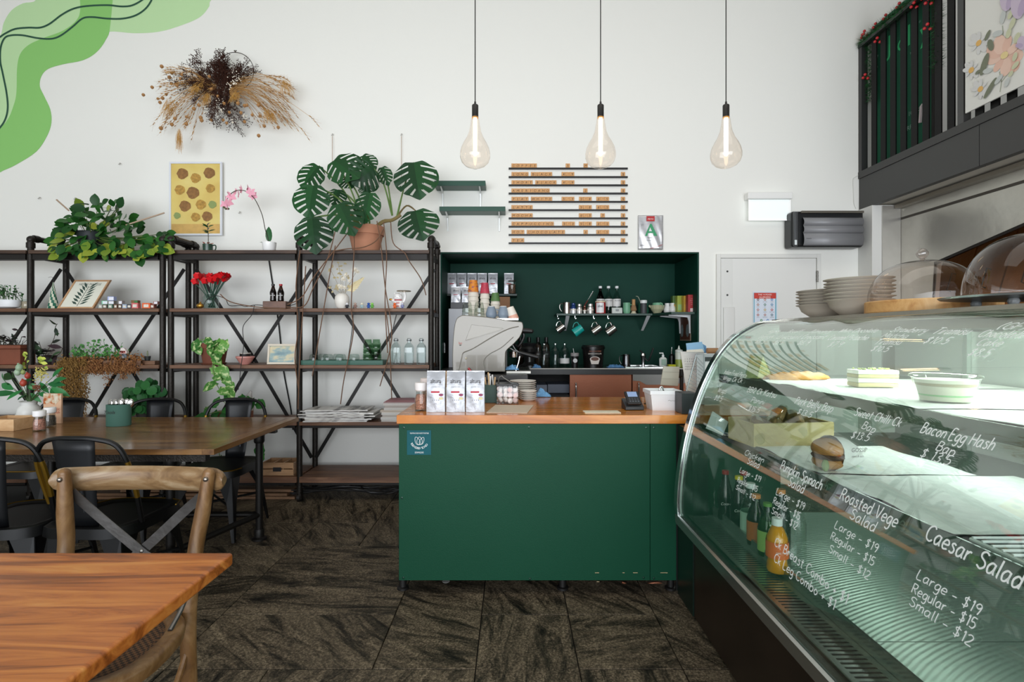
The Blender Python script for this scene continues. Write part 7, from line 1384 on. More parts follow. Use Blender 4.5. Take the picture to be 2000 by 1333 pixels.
for i, (px, lq, lab) in enumerate(((1172.5, m('#4a0d10', .1), 'dark red syrup bottle with white pump cap on the alcove shelf'), (1188.5, m('#8a1c24', .2), 'middle clear syrup bottle with berry label'), (1204.7, m('#7a2028', .2), 'right clear syrup bottle with green leaf label'))):
    t = bottle(lab, sp(px, 5.16), syp, glass('#dfe9e6' if i else '#7a3030', '#5f7570' if i else '#3a1012'), m('#eef0f0', .35), .0175, .022, lq, .60 if i == 0 else .22, m('#e3e1de', .5), 'syrup bottles on the alcove shelf', ('MONIN', .47, .017), txtm=m('#555560', .5), labz=(.28,.56))
t = thing('red_tin', 'red and white tin with cream lid on the alcove shelf before the syrup bottles', 'tin', sp(1173, 5.04)); b = M(); b.lathe([(.049,0),(.049,.105),(0,.105)], 26); b.build('tin_body', m('#a8181e', .3), parent=t)
b = M(); b.lathe([(.051,.105),(.051,.118),(.047,.12),(0,.12)], 26); b.build('lid', m('#d9cdb2', .4), parent=t)
b = M(); b.grid(lambda u, v: Vector((.0496*math.sin(-1.1+1.6*u), -.0496*math.cos(-1.1+1.6*u), .006+.094*v)), 8, 1); b.build('white_label', m('#e3e3e3', .35), parent=t); b = M(); b.text('alive', (-.012,-.0525,.058), .034, align='c', wsc=.8); b.build('lettering', m('#1c2a4a', .5), parent=t, smooth=0)
t = thing('kitchen_scale', 'small grey and white scale before the right syrup bottle', 'scale', sp(1205, 5.04)); b = M(); b.prism([(-.05,-.02,0),(-.05,-.01,.055),(-.05,.02,.06),(-.05,.03,0)], (.10,0,0)); b.build('casing', m('#c9cfca', .35), parent=t, bevel=.006); b = M(); b.box(-.014,.014,-.0225,-.014,.022,.04); b.build('display', m('#2b3434', .2), parent=t, smooth=0)
mint = m('#6fa886', .4)
t = thing('mint_mug', 'mint green mug left of the bamboo whisk', 'mug', sp(1224, 5.06)); b = M(); b.lathe([(.03,0),(.038,.03),(.034,.09),(.036,.104),(.031,.104),(0,.01)], 20); b.build('mug_body', mint, parent=t); b = M(); b.tube(catmull([(.034,0,.085),(.052,-.01,.08),(.05,-.01,.04),(.036,0,.03)], 4), .005, 6); b.build('handle', mint, parent=t)
t = thing('mint_mug', 'larger mint green mug behind the dark shaker on the alcove shelf', 'mug', sp(1256.5, 5.15)); b = M(); b.lathe([(.045,0),(.056,.03),(.05,.09),(.052,.106),(.046,.106),(0,.01)], 22); b.build('mug_body', m('#2f6b52', .4), parent=t)
t = thing('bamboo_whisk', 'bamboo tea whisk standing on a cream base', 'whisk', sp(1237.5, 5.04)); b = M(); b.lathe([(.018,.08),(.016,.10),(.017,.135),(0,.135)], 14); b.build('grip', m('#b58a5a', .6), parent=t); b = M(); b.lathe([(.02,.02),(.03,.035),(.026,.055),(.018,.08)], 18); b.build('tines', m('#a07c58', .7, bump=.8, bs=300), parent=t); b = M(); b.lathe([(.028,0),(.026,.006),(.018,.012),(.02,.02)], 18); b.build('base', m('#cfc8ae', .5), parent=t)
t = thing('dark_shaker', 'dark grey shaker with white lid in front of the big mint mug', 'shaker', sp(1257, 5.04)); b = M(); b.lathe([(.03,0),(.031,.005),(.031,.098),(0,.098)], 20); b.build('body', m('#3d3f42', .5), parent=t); b = M(); b.lathe([(.0335,.098),(.0335,.124),(.031,.127),(0,.127)], 20); b.build('lid', m('#dfe3e1', .4), parent=t)
b = M(sp(1248, 5.14)[:]); b.tube(catmull([Vector((X_(x, 5.14), 5.14, Z_(y, 5.14))) for x, y in ((1251,592),(1249,586),(1246,580),(1242,579))], 4), .004, 6); tag(b.build('bamboo_spoon', m('#9aa08a', .5)), 'thin curved tea spoon handle above the dark shaker', 'spoon')
t = thing('cream_bowl', 'fluted cream bowl with a pouring spout on the alcove shelf', 'bowl', sp(1283.5, 5.05)); b = M(); b.lathe([(.035,0),(.037,.008),(.06,.04),(.071,.078),(.066,.078),(.05,.03),(0,.012)], 16); b.tube([(-.06,0,.065),(-.08,0,.076)], [.014,.008], 8); b.build('bowl', m('#a9aa8a', .5), parent=t, smooth=.3)
t = thing('mint_cup', 'mint green cup resting inside the cream bowl', 'cup', sp(1284, 5.05)+Vector((0,0,.04))); b = M(); b.lathe([(.045,0),(.05,.035),(.046,.062),(0,.066)], 20); b.build('cup', mint, parent=t); b = M(); b.tube(catmull([(.01,-.045,.06),(.03,-.052,.052),(.03,-.058,.03)], 3), .006, 6); b.build('handle', mint, parent=t)
for i, px in enumerate((1305, 1313.5)): lathe1('cream_jug', 'small white cream jug, %s of the pair beside the tea boxes' % ['left','right'][i], 'jug', Vector((X_(px, 5.02), 5.02+.03*(1-i), S2+.001)), [(.022,0),(.034,.018),(.035,.04),(.022,.075),(.024,.098),(.019,.098),(0,.01)], m('#dfdfdd', .3), grp='white cream jugs')
for i, (x0, x1, y0, Y, c, nm) in enumerate(((1314,1322,578,5.0,'#4a6a2c','dark green'),(1323,1334.5,578,4.93,'#9aa83a','yellow green'),(1335.5,1343,578,4.86,'#c9a23a','yellow'),(1344,1362,576,4.76,'#a31d22','red'))):
    xa, xb = X_(x0, Y), X_(x1, Y); t = thing('tea_box', nm+' tea box in the row on the corner shelf', 'box', ((xa+xb)/2, Y, S2+.001), 0, 'tea boxes on the corner shelf'); o = t.location[:]; ht = Z_(y0, Y)-S2
    b = M(o); b.box(xa, xb, Y, Y+.065, S2+.001, S2+ht); b.build('carton', m(c, .5), parent=t, bevel=.001)
    b = M(o); b.box(xa+.006, xb-.006, Y-.001, Y, S2+ht*.15, S2+ht*.5) if i < 3 else b.box(xa+.02, xb-.02, Y-.001, Y, S2+.006, S2+.035); b.build('label', m(['#c98a3a','#8ab57a','#e0b04a','#e9e9e9'][i], .5), parent=t, smooth=0)
    if i == 3: b = M(o); [b.text(w__, ((xa+xb)/2+.005, Y-.0012, S2+ht*zz__), .012, align='c') for w__, zz__ in (('ENGLISH',.75),('BREAKFAST',.64),('TEA BAGS',.53),('100 BAGS',.42))]; [b.box(xa+.024+.0045*q, xa+.026+.0045*q, Y-.0016, Y-.0011, S2+.009, S2+.032) for q in range(9)]; b.build('print', [m('#d98a8a', .5)], parent=t, smooth=0)
# hanging jugs
for i, (px, py, mat, lab, s) in enumerate(((1093,622,steel,'leftmost steel milk jug hanging under the alcove shelf',.9),(1127,622,m('#1aa39a', .35),'turquoise milk jug hanging under the alcove shelf',1.05),(1163,622,steel,'steel milk jug hanging just right of the turquoise one',1.0),(1191,622,steel,'rightmost steel milk jug hanging under the alcove shelf',1.05))):
    Y = 5.02; zb_ = S2-.02; X = X_(px-4, Y); b = M((X, Y, zb_)); b.tube(catmull([(X,Y,zb_+.0),(X,Y,zb_-.02),(X+.006,Y,zb_-.03),(X+.014,Y,zb_-.022)], 3), .0025, 6); tag(b.build('cup_hook', CHROME), 'small chrome hook holding the '+lab.split(' hanging')[0], 'hook')
    r = .04*s; h_ = .09*s; t = thing('hanging_milk_jug', lab, 'jug', (X+.028, Y, zb_-.135*s)); t.rotation_euler = (0, .95, 0)
    b = M(); b.lathe([(0,-h_*.5),(r,-h_*.5),(r*1.02,-h_*.3),(r*.92,h_*.4),(r*.96,h_*.5),(r*.86,h_*.5),(r*.8,0),(0,-h_*.4)], 22); b.build('jug_body', mat, parent=t); b = M(); b.tube(catmull([(-r*.9,0,h_*.4),(-r*1.6,0,h_*.42),(-r*1.75,0,h_*.1),(-r*1.2,0,-h_*.25)], 4), r*.09, 6); b.build('handle', mat if i == 1 else CHROME, parent=t)
# picture on the alcove side wall
XI = NX1-.014; ya, yb2 = 4.80, 5.10; zc_ = Z_(642, 4.95); t = thing('oval_portrait_plaque', 'brown plaque with two grey ovals on the right side of the alcove', 'picture', (XI-.003, 4.95, zc_-.11)); o = t.location[:]
b = M(o); b.box(XI-.006, XI-.001, ya, yb2, zc_-.115, zc_+.115); b.build('frame', m('#8a7a6a', .5), parent=t, smooth=0); b = M(o); b.box(XI-.008, XI-.0065, ya+.012, yb2-.012, zc_-.105, zc_+.105); b.build('board', m('#5a2f20', .5, var=.2, vs=30), parent=t, smooth=0)
for yy in (4.87, 5.03): b = M(o); b.add([(XI-.0095, yy+.045*math.cos(2*PI*k/18), zc_-.02+.06*math.sin(2*PI*k/18)) for k in range(18)], [tuple(range(18))]); b.build('oval', m('#7f8a8c', .4, var=.3, vs=60), parent=t, smooth=0)
# ---------------------------------------------------------------- bench top items
def bp_(px, Y=4.95): return Vector((X_(px, Y), Y, BZ2+.001))
bop = [(0,0),(.032,0),(.034,.006),(.034,.17),(.03,.2),(.015,.225),(.014,.25)]
for i, (px, c) in enumerate(((1016,'#6a5a4a'),(1033.5,'#8a7438'),(1051,'#a39490'),(1067,'#8c8a86'))): bottle('tall syrup bottle with black cap on the bench, '+['half behind the machine','golden one','beige one','greyish right one'][i], bp_(px, 5.15), bop, glass('#8f8578','#3f3a34'), m('#111111', .4), .018, .045, m(c, .3), .8, m('#3b3230', .5), 'black capped bottles at the back of the bench', ('SYRUP', .42, .012))
wbp = [(0,0),(.042,0),(.044,.006),(.044,.14),(.03,.175),(.012,.19),(.012,.208)]
for i, (px, Y) in enumerate(((1062.5,4.86),(1084.5,4.9),(1103,4.9))): bottle('clear round water bottle with stopper on the bench, '+['left','middle','right, with a white label'][i], bp_(px, Y), wbp, glass('#dfe8e8','#6f8084'), CHROME, .011, .012, None, .5, None if i < 2 else m('#d6d6d6', .5), 'water bottles on the bench', labz=(.15,.38))
t = thing('takeaway_cup', 'black takeaway cup with grey lid and round white logo on the bench', 'cup', bp_(1122.5, 4.85)); b = M(); b.lathe([(.028,0),(.036,.10),(0,.10)], 22); b.build('cup_body', m('#151515', .4), parent=t); b = M(); b.lathe([(.038,.10),(.039,.125),(.034,.13),(0,.13)], 22); b.build('lid', m('#8d8a8a', .5), parent=t); b = M(); b.add([(.02*math.cos(2*PI*k/16), -.0365, .06+.02*math.sin(2*PI*k/16)) for k in range(16)], [tuple(range(16))]); b.build('logo_disc', m('#c9c9c9', .5), parent=t, smooth=0)
b = M(bp_(1120, 4.85)[:]); q = bp_(1121, 4.85); b.tube([q+Vector((0,0,.131)), q+Vector((-.006,0,.17))], .003, 6); tag(b.build('spoon', STEEL), 'thin spoon handle poking out of the black takeaway cup', 'spoon')
t = thing('chocolate_tub', 'black lidded tub of chocolate powder with a cup pictured on its label', 'tub', bp_(1158.5, 4.88)); b = M(); b.lathe([(.088,0),(.1,.17),(0,.17)], 30); b.build('tub_body', m('#120f0e', .3), parent=t)
b = M(); b.lathe([(.108,.165),(.109,.185),(.104,.188),(.1,.2),(0,.2)], 30); b.build('lid', m('#0e0e0e', .3), parent=t)
b = M(); b.text('CHOCOLATERIE', (-.052,-.099,.14), .018, width=.11); b.build('brown_lettering', m('#8a4a2c', .5), parent=t, smooth=0)
b = M(); b.text('DRINKING CHOCOLATE', (-.06,-.0985,.118), .017, width=.12); b.build('lettering', m('#c9c2ba', .5), parent=t, smooth=0)
b = M(); b.k = 0; b.add([(.045*math.cos(2*PI*k/18), -.103, .075+.024*math.sin(2*PI*k/18)) for k in range(18)], [tuple(range(18))], 0); b.add([(.036*math.cos(2*PI*k/18), -.1036, .077+.017*math.sin(2*PI*k/18)) for k in range(18)], [tuple(range(18))], 1); b.prism([(-.045,-.1025,.075),(-.032,-.1025,.03),(.032,-.1025,.03),(.045,-.1025,.075)], (0,-.0003,0)); b.build('cup_picture', [m('#cfc7bf', .5), m('#5a3322', .5)], parent=t, smooth=0)
cloth('flat blue cloth on the bench right of the chocolate tub', bp_(1202, 4.78), .15, .035, 5, '#4f7fae'); cloth('scrap of blue cloth at the left end of the bench', bp_(1048, 4.72), .08, .04, 12, '#5f8fc0')
milkjug('milk_jug', 'steel milk jug standing on the bench by the sink', bp_(1223, 5.0), .038, .11, m('#77777a', .2, 1), side=-1)
t = thing('sink_tap', 'chrome tap with angled spout at the alcove sink', 'tap', bp_(1256, 5.0)); b = M(); b.lathe([(.016,0),(.018,.06),(.028,.10),(.02,.12),(0,.13)], 16); b.build('tap_body', CHROME, parent=t); b = M(); b.tube(catmull([(0,0,.10),(.04,-.02,.05),(.06,-.03,.09),(.085,-.03,.16),(.09,-.03,.17)], 4), .008, 8); b.build('spout', m('#2b2c2c', .3, .5), parent=t); b = M(); b.tube([(0,0,.12),(-.03,0,.15)], .007, 8); b.build('lever', m('#1f1f1f', .3), parent=t)
t = thing('soap_pump', 'clear hand soap pump bottle with white printed label', 'bottle', bp_(1295, 4.9)); b = M(); b.lathe([(.034,0),(.036,.004),(.036,.075),(.02,.088),(0,.088)], 20, sq=(1,.6)); b.build('bottle_body', m('#d6dad6', .2), parent=t); b = M(); b.lathe([(.012,.088),(.012,.11),(0,.11)], 12); b.tube([(0,0,.11),(0,0,.126),(-.035,0,.126)], .006, 6); b.build('pump', m('#e3e6e6', .3), parent=t); b = M(); b.box(-.022,.022,-.0235,-.0225,.015,.07); b.build('label', m('#8fa89a', .5), parent=t, smooth=0)
t = thing('black_spray_bottle', 'slim black bottle with silver pump nozzle behind the sponge', 'bottle', bp_(1312, 4.95)); b = M(); b.lathe([(.024,0),(.025,.10),(.012,.118),(0,.118)], 16); b.build('bottle_body', m('#131313', .3), parent=t); b = M(); b.lathe([(.007,.118),(.007,.15),(.004,.16),(.004,.18),(0,.18)], 10); b.build('nozzle', CHROME, parent=t)
b = M(bp_(1312, 4.8)[:]); q = bp_(1312, 4.8); b.box(q.x-.032, q.x+.032, 4.78, 4.83, q.z, q.z+.026); tag(b.build('sponge', m('#b8b52a', .9, bump=.5, bs=200), bevel=.003), 'yellow green sponge on the bench before the black bottle', 'sponge')
t = thing('squeeze_bottle', 'clear squeeze bottle of green liquid with pointed nozzle', 'bottle', bp_(1326, 4.85)); b = M(); b.lathe([(.033,0),(.034,.07),(0,.07)], 18); b.build('green_liquid', m('#8f9c48', .3), parent=t); b = M(); b.lathe([(.0335,.0705),(.034,.13),(.03,.14)], 18); b.build('bottle_top', m('#c9cfc2', .3), parent=t); b = M(); b.lathe([(.034,.14),(.034,.155),(.012,.165),(.005,.19),(0,.2)], 16); b.build('nozzle', m('#d3d8d2', .4), parent=t)
b = M(at(868, 762, 4.72)[:]); X = NX0+.0145; b.box(X, X+.006, 4.80, 4.83, Z_(690, 4.8), Z_(670, 4.8)); tag(b.build('wall_catch', STEEL, bevel=.001), 'small bright metal catch on the left side of the alcove', 'catch')
# ================================================================ CURVED GLASS DISPLAY CASE
PR = [(1.1994,1.3634),(1.155,1.3615),(1.110,1.352),(1.029,1.307),(.9727,1.254),(.923,1.185),(.8787,1.0956),(.8458,1.0145),(.8176,.9264),(.794,.837),(.7777,.7479),(.7636,.6421),(.7577,.544),(.761,.487)]
PRD = [(p.x, p.z) for p in catmull([Vector((a, 0, c)) for a, c in PR], 6)]
SL = [0]
for i in range(1, len(PRD)): SL.append(SL[-1]+math.hypot(PRD[i][0]-PRD[i-1][0], PRD[i][1]-PRD[i-1][1]))
YE, YN_ = 2.42, .42
case = thing('display_case', 'large curved glass food display case with white handwriting, on a dark base at the right', 'display case', (1.25, 1.45, 0)); oc_ = case.location[:]
cg = glass('#f2f8f4', '#d6e8de', 1.0, .004, 'case_glass', 1.85)
# base
bsm = m('#2c221b', .35, .3, var=.25, vs=4)
b = M(oc_); b.box(.835, 1.80, YN_, YE, .015, .438); b.build('base', bsm, parent=case, bevel=.003)
b = M(oc_); b.box(.83, .90, YE+.001, 2.64, .015, .86); b.build('end_filler', m('#0c1f18', .35), parent=case, smooth=0)
b = M(oc_); b.prism([(.750,YN_,.445),(.748,YN_,.485),(.757,YN_,.490),(.772,YN_,.478),(.83,YN_,.455),(.83,YN_,.439)], (0,YE-YN_,0)); b.build('bottom_rail', m('#a9aca8', .25, .9), parent=case, smooth=0)
b = M(oc_); b.prism([(1.195,YN_,1.352),(1.192,YN_,1.378),(1.80,YN_,1.378),(1.80,YN_,1.352)], (0,YE-YN_,0)); b.build('top', m('#b9b1a6', .25, .7, bump=.15, bs=12), parent=case, smooth=0)
b = M(oc_); b.box(1.212, 1.218, YN_, YE-.03, 1.322, 1.3515); b.build('added_valance', m('#8f8a80', .3, .6), parent=case, smooth=0)  # lip added to hide the bright tube from view
b = M(oc_); b.box(1.76, 1.80, YN_, YE, .439, 1.351); b.build('rear_wall', m('#9aa29c', .35, .4), parent=case, smooth=0)
for k in range(3): b = M(oc_); y0 = .5+.64*k; b.box(1.742, 1.758, y0, y0+.62, .62, 1.32); b.build('sliding_door', m('#b3bab5', .25, .3), parent=case, bevel=.002)
# glass
N = len(PRD)-1
b = M(oc_); b.grid(lambda u, v: Vector((PRD[min(N, int(round(u*N)))][0], YN_+(YE-YN_)*v, PRD[min(N, int(round(u*N)))][1])), N, 1); b.build('curved_pane', cg, parent=case, smooth=3, solid=.006).modifiers['solid'].use_rim = False
b = M(oc_); pts = [(x, YE, z) for x, z in PRD]+[(.80,YE,.46),(1.76,YE,.46),(1.76,YE,1.355)]; b.add(pts, [tuple(range(len(pts)))]); b.build('end_pane', glass('#d8ebe0', '#b3d0c0', 1.0, .004), parent=case, smooth=0)
def offs(d): 
    out_ = []
    for i, (x, z) in enumerate(PRD):
        a = PRD[max(0, i-1)]; c = PRD[min(N, i+1)]; tx_, tz_ = c[0]-a[0], c[1]-a[1]; l = math.hypot(tx_, tz_); out_.append((x+tz_/l*d, z-tx_/l*d))
    return out_
def strip(nm, d0, d1, y0, y1, mat):
    A, B_ = offs(d0), offs(d1); b = M(oc_); vs = []
    for i in range(N+1): vs += [(A[i][0], y0, A[i][1]), (A[i][0], y1, A[i][1]), (B_[i][0], y1, B_[i][1]), (B_[i][0], y0, B_[i][1])]
    b.add(vs, [(4*i+k, 4*i+(k+1)%4, 4*i+4+(k+1)%4, 4*i+4+k) for i in range(N) for k in range(4)]+[(0,1,2,3),(4*N+3,4*N+2,4*N+1,4*N)]); b.build(nm, mat, parent=case, smooth=1)
strip('end_seal', -.012, .004, YE-.022, YE+.004, m('#15181a', .3)); strip('end_chrome_trim', .004, .010, YE-.03, YE+.012, m('#c3c9c8', .12, 1)); strip('pane_edge', -.009, -.003, YE-.034, YE-.024, m('#dff0e8', .2, spec=.8))
# deck, grille, lip, rear riser
dkm = bpy.data.materials.new('brushed_deck'); dkm.use_nodes = True; nt = dkm.node_tree; bb = nt.nodes['Principled BSDF']; bb.inputs['Base Color'].default_value = lin('#8fa096'); bb.inputs['Metallic'].default_value = .85; bb.inputs['Roughness'].default_value = .32
tc = nt.nodes.new('ShaderNodeTexCoord'); mp = nt.nodes.new('ShaderNodeMapping'); mp.inputs['Location'].default_value = (-.25, .9, 0); wv_ = nt.nodes.new('ShaderNodeTexWave'); wv_.wave_type = 'RINGS'; wv_.rings_direction = 'Z'; wv_.inputs['Scale'].default_value = 22; wv_.inputs['Distortion'].default_value = .6
nt.links.new(tc.outputs['Object'], mp.inputs[0]); nt.links.new(mp.outputs[0], wv_.inputs[0]); bp = nt.nodes.new('ShaderNodeBump'); bp.inputs['Strength'].default_value = .35; bp.inputs['Distance'].default_value = .004; nt.links.new(wv_.outputs[1], bp.inputs['Height']); nt.links.new(bp.outputs[0], bb.inputs['Normal'])
ZD = .50
for (y0, y1) in ((YN_, 1.38), (1.383, YE-.02)): b = M(oc_); b.box(.925, 1.74, y0, y1, ZD-.02, ZD); b.build('deck_panel', dkm, parent=case, smooth=0)
b = M(oc_); b.box(.80, .925, YN_, YE-.02, .455, .462); b.build('trough', m('#0f1512', .4, .5), parent=case, smooth=0)
b = M(oc_); b.prism([(.912,YN_,ZD-.02),(.912,YN_,ZD+.028),(.918,YN_,ZD+.03),(.924,YN_,ZD+.002),(.924,YN_,ZD-.02)], (0, YE-.02-YN_, 0)); b.build('deck_lip', m('#a9b5ae', .2, .9), parent=case, smooth=0)
b = M(oc_); b.box(.80, .815, YN_, YE-.02, .485, .489); b.box(.893, .911, YN_, YE-.02, .485, .489)
y = YN_+.01
while y < YE-.03: b.box(.8151, .8929, y, y+.010, .485, .489); y += .018
b.build('vent_grille', m('#aab3ae', .25, .9), parent=case, smooth=0, kind='stuff')
for (xf, z, nm) in ((.945, 1.13, 'upper'), (.955, .87, 'middle')):
    b = M(oc_); 
    if nm == 'upper': b.box(xf, 1.735, .5, YE-.03, z-.012, z-.004); b.build('upper_shelf', m('#7e8a84', .3, .6), parent=case, bevel=.002)
    else:
        b.box(xf, 1.735, 1.12, YE-.03, z-.014, z-.004); b.build('middle_shelf', m('#59625d', .3, .6), parent=case, bevel=.002)
    b = M(oc_); b.box(xf-.006, xf-.001, .5, YE-.03, z-.034, z+.002); b.build('shelf_front_rail', m('#8d9a93', .25, .8), parent=case, smooth=0)
for Y in (.75, 1.40, 2.0): b = M(oc_); b.box(1.725, 1.741, Y, Y+.02, .52, 1.34); b.build('slotted_upright', m('#c3ccc7', .3, .7), parent=case, smooth=0)
# white wire rack on the near part of the middle shelf
wr_ = thing('wire_rack', 'white wire rack at the near end of the middle case shelf', 'rack', (1.3, .85, .862)); ow = wr_.location[:]; wm_ = m('#e9efec', .35)
for x in (.97, 1.33, 1.70): b = M(ow); b.tube([(x, .55, .872), (x, 1.115, .872)], .004, 6); b.build('cross_wire', wm_, parent=wr_)
wme = None
for k in range(26):
    if wme is None: b = M(); b.tube([(-.335,0,.0165), (.41,0,.0165)], .0028, 6); q = b.build('wire', wm_, parent=wr_); wme = q.data
    else: q = bpy.data.objects.new('wire', wme); COL.objects.link(q); q.parent = wr_
    q.location = (0, .55+.0222*k-.85, 0)
# light tube inside the case
t = thing('case_light', 'slim white light tube under the top of the display case', 'light tube', (1.30, 1.4, 1.345)); b = M(t.location[:]); b.cyl((1.30, .6, 1.335), (1.30, 2.3, 1.335), .008, n=10); b.build('tube', m('#f2fff8', .4, emit=3), parent=t)
b = M(t.location[:]); b.box(1.285, 1.315, .58, 2.32, 1.344, 1.351); b.build('fitting', WHITE, parent=t, smooth=0)
area('case_lamp', (1.30, 1.45, 1.325), (0, 0, 0), .03, 1.7, 11, (.93, 1, .97))
area('case_shelf_lamp', (1.40, 1.45, 1.105), (0, 0, 0), .03, 1.7, 4.5, (.93, 1, .97))
area('case_deck_lamp', (1.40, 1.6, .845), (0, 0, 0), .05, 1.4, 3, (.9, 1, .95))
# ---- papers
pm_ = m('#eef3f0', .7, var=.06, vs=14)
def paper(lab, x0, x1, y0, y1, z, seed, mat=pm_):
    rr = random.Random(seed); ph = [rr.uniform(0, 6) for _ in range(4)]; b = M()
    b.grid(lambda u, v: Vector((x0+(x1-x0)*u+.008*math.sin(9*v+ph[0])*(1-2*u), y0+(y1-y0)*v+.006*math.sin(11*u+ph[1])*(1-2*v), z+.0015+.0035*(1+math.sin(14*v+ph[2])*math.sin(4*u+ph[3]))*(1-u)**2)), 12, 16)
    b.v = [(x-(x0+x1)/2, y_-(y0+y1)/2, z_-z) for x, y_, z_ in b.v]; tag(b.build('paper_liner', mat, loc=((x0+x1)/2, (y0+y1)/2, z), smooth=2), lab, 'paper', 'white paper liners in the display case')
paper('white paper liner under the flat pastry on the upper case shelf', .945, 1.70, 1.72, 2.12, 1.128, 1); paper('white paper liner under the cake slice, next to the pastry one', .94, 1.70, 1.22, 1.71, 1.128, 2); paper('white paper liner at the near end of the upper case shelf', .95, 1.70, .62, 1.20, 1.128, 3)
npm = m('#e6ece8', .7, var=.09, vs=30)
paper('white paper liner between wooden box and wrapped bap on the middle shelf', .955, 1.45, 1.64, 2.07, .868, 4, npm); paper('wide white paper liner on the middle shelf right of the wrapped bap', .955, 1.55, 1.14, 1.63, .868, 5, npm)
# ---- food
crust = m('#c38a3e', .55, var=.3, vs=22, bump=.5, bs=60)
def on(px, py, z): Y = F*(H-z)/(py-CY); return Vector((X_(px, Y), Y, z))
b = M(); NP_ = 16
pa, pb = Vector((.98, 2.03, 1.134)), Vector((1.25, 2.10, 1.134)); dd = (pb-pa); ln = dd.length; dd.normalize(); sd = Vector((-dd.y, dd.x, 0))
b.grid(lambda u, v: (dd*((u-.5)*ln) + sd*((v-.5)*.10*math.sin(PI*min(.97,max(.03,u)))**.4*(1-.25*math.exp(-((u-.45)/.06)**2))) + Vector((0,0,.026*math.sin(PI*v)**.6*math.sin(PI*min(.98,max(.02,u)))**.3*(1+.12*math.sin(30*u))))), 26, 10)
tag(b.build('flat_pastry', crust, loc=(pa+pb)/2, smooth=2, solid=.006), 'golden flat twisted pastry on the upper case shelf', 'pastry')
o = on(1482, 739, 1.134); t = thing('wrapped_sandwich', 'triangular wrapped sandwich at the far end of the upper case shelf', 'sandwich', o, .5); b = M(); b.prism([(-.05,-.03,0),(.05,-.03,0),(.0,-.02,.095)], (0,.06,0)); b.build('film_wrap', glass('#dfe8d8','#a9b58a'), parent=t, smooth=0); b = M(); b.prism([(-.046,-.027,.002),(.046,-.027,.002),(.0,-.018,.088)], (0,.054,0)); b.build('bread', m('#d3cfa6', .7, var=.2, vs=60), parent=t, smooth=0)
o = on(1718, 757, 1.134)+Vector((0,.035,0)); t = thing('cake_slice', 'square layered pistachio cream cake slice on the upper case shelf', 'cake', o, -.15)
for z0, z1, c in ((0,.014,'#c9bd8a'),(.014,.03,'#e6e3cf'),(.03,.042,'#b5ac7a'),(.042,.056,'#f1f1e6')): b = M(); b.box(-.062,.062,-.04,.04,z0,z1-.0003); b.build('cake_layer', m(c, .7, var=.08, vs=60), parent=t, bevel=.003)
b = M(); [b.ball((U(-.05,.05), U(-.03,.03), .058), .004, 5, 4) for _ in range(26)]; b.build('nut_crumbs', m('#9aa860', .7), parent=t, kind='stuff')
o = on(1885, 789, 1.134)+Vector((0,.06,0)); t = thing('dessert_tub', 'round clear plastic tub of layered cream dessert with a lid', 'tub', o)
b = M(); b.shell([(0,.001),(.055,0),(.072,.062)], 30); b.build('plastic_tub', glass('#f2f4f0','#b3bdb5'), parent=t, smooth=1)
for z0, z1, c in ((.002,.014,'#d9d8c8'),(.014,.018,'#8ac98a'),(.018,.040,'#ded9cc'),(.04,.047,'#b3a48a'),(.047,.056,'#ece8de')): b = M(); f = lambda z: .052+.0145*z/.056; b.lathe([(f(z0),z0),(f(z1),z1-.0003),(0,z1-.0003)], 26); b.build('cream_layer', m(c, .6), parent=t)
b = M(); b.shell([(.072,.060),(.077,.062),(.076,.068),(.068,.072),(0,.074)], 30); b.build('plastic_lid', glass('#f6f8f5','#9fa9a2'), parent=t, smooth=1)
# bamboo box with wrapped rolls
bam = wood([(.3,'#b8a66e'),(.6,'#cdbd86')], 2, 9, 9, key='bam', r=.6)
o = Vector((1.10, 2.17, .868)); openbox('bamboo_box', 'pale bamboo box of wrapped rolls at the far end of the middle shelf', 'box', o, .34, .19, .092, bam, .009, rz=.12)
for k, (x, y, rz) in enumerate(((-.10,-.02,1.2),(-.02,.0,1.0),(.07,.01,1.3),(.02,.05,.9))):
    q = o+Vector((x, y, .055+.012*k)); t = thing('wrapped_roll', 'brown roll in clear film in the bamboo box, '+['leftmost','second from left','rightmost','at the back'][k], 'bread roll', q, 0, 'wrapped rolls in the bamboo box'); t.rotation_euler = (0, -.25, rz)
    b = M(); b.tube(catmull([(-.085,0,0),(-.06,0,.004),(0,0,.008),(.06,0,.004),(.085,0,0)], 4), [.012,.018,.024,.027,.028,.029,.030,.030,.030,.030,.029,.028,.027,.024,.02,.016,.012], 12); b.build('roll', m('#a98550', .6, var=.3, vs=30), parent=t)
    b = M(); b.tube([(-.11,0,0),(-.07,0,.004),(0,0,.008),(.07,0,.004),(.11,0,0)], [.02,.028,.034,.028,.02], 9); b.build('film', glass('#eef2ea','#cfd6c6'), parent=t, smooth=0)
b = M(); c = on(1388, 824, .90); c = Vector((.865, 2.30, .90)); b.prism([c+Vector(v) for v in ((-.02,0,0),(.05,-.01,-.03),(.075,-.01,.03),(.01,0,.075))], (0,.002,0)); b.v = [(x-c.x, y_-c.y, z_-c.z) for x, y_, z_ in b.v]; tag(b.build('price_card', m('#cdd8d4', .6), loc=c, smooth=0), 'small tilted white price card in the case end by the bamboo box', 'card')
o = on(1640, 924, .872)+Vector((0,.05,0)); t = thing('wrapped_bap', 'dark filled bread bap half wrapped in white printed paper on the middle shelf', 'bap', o, .2)
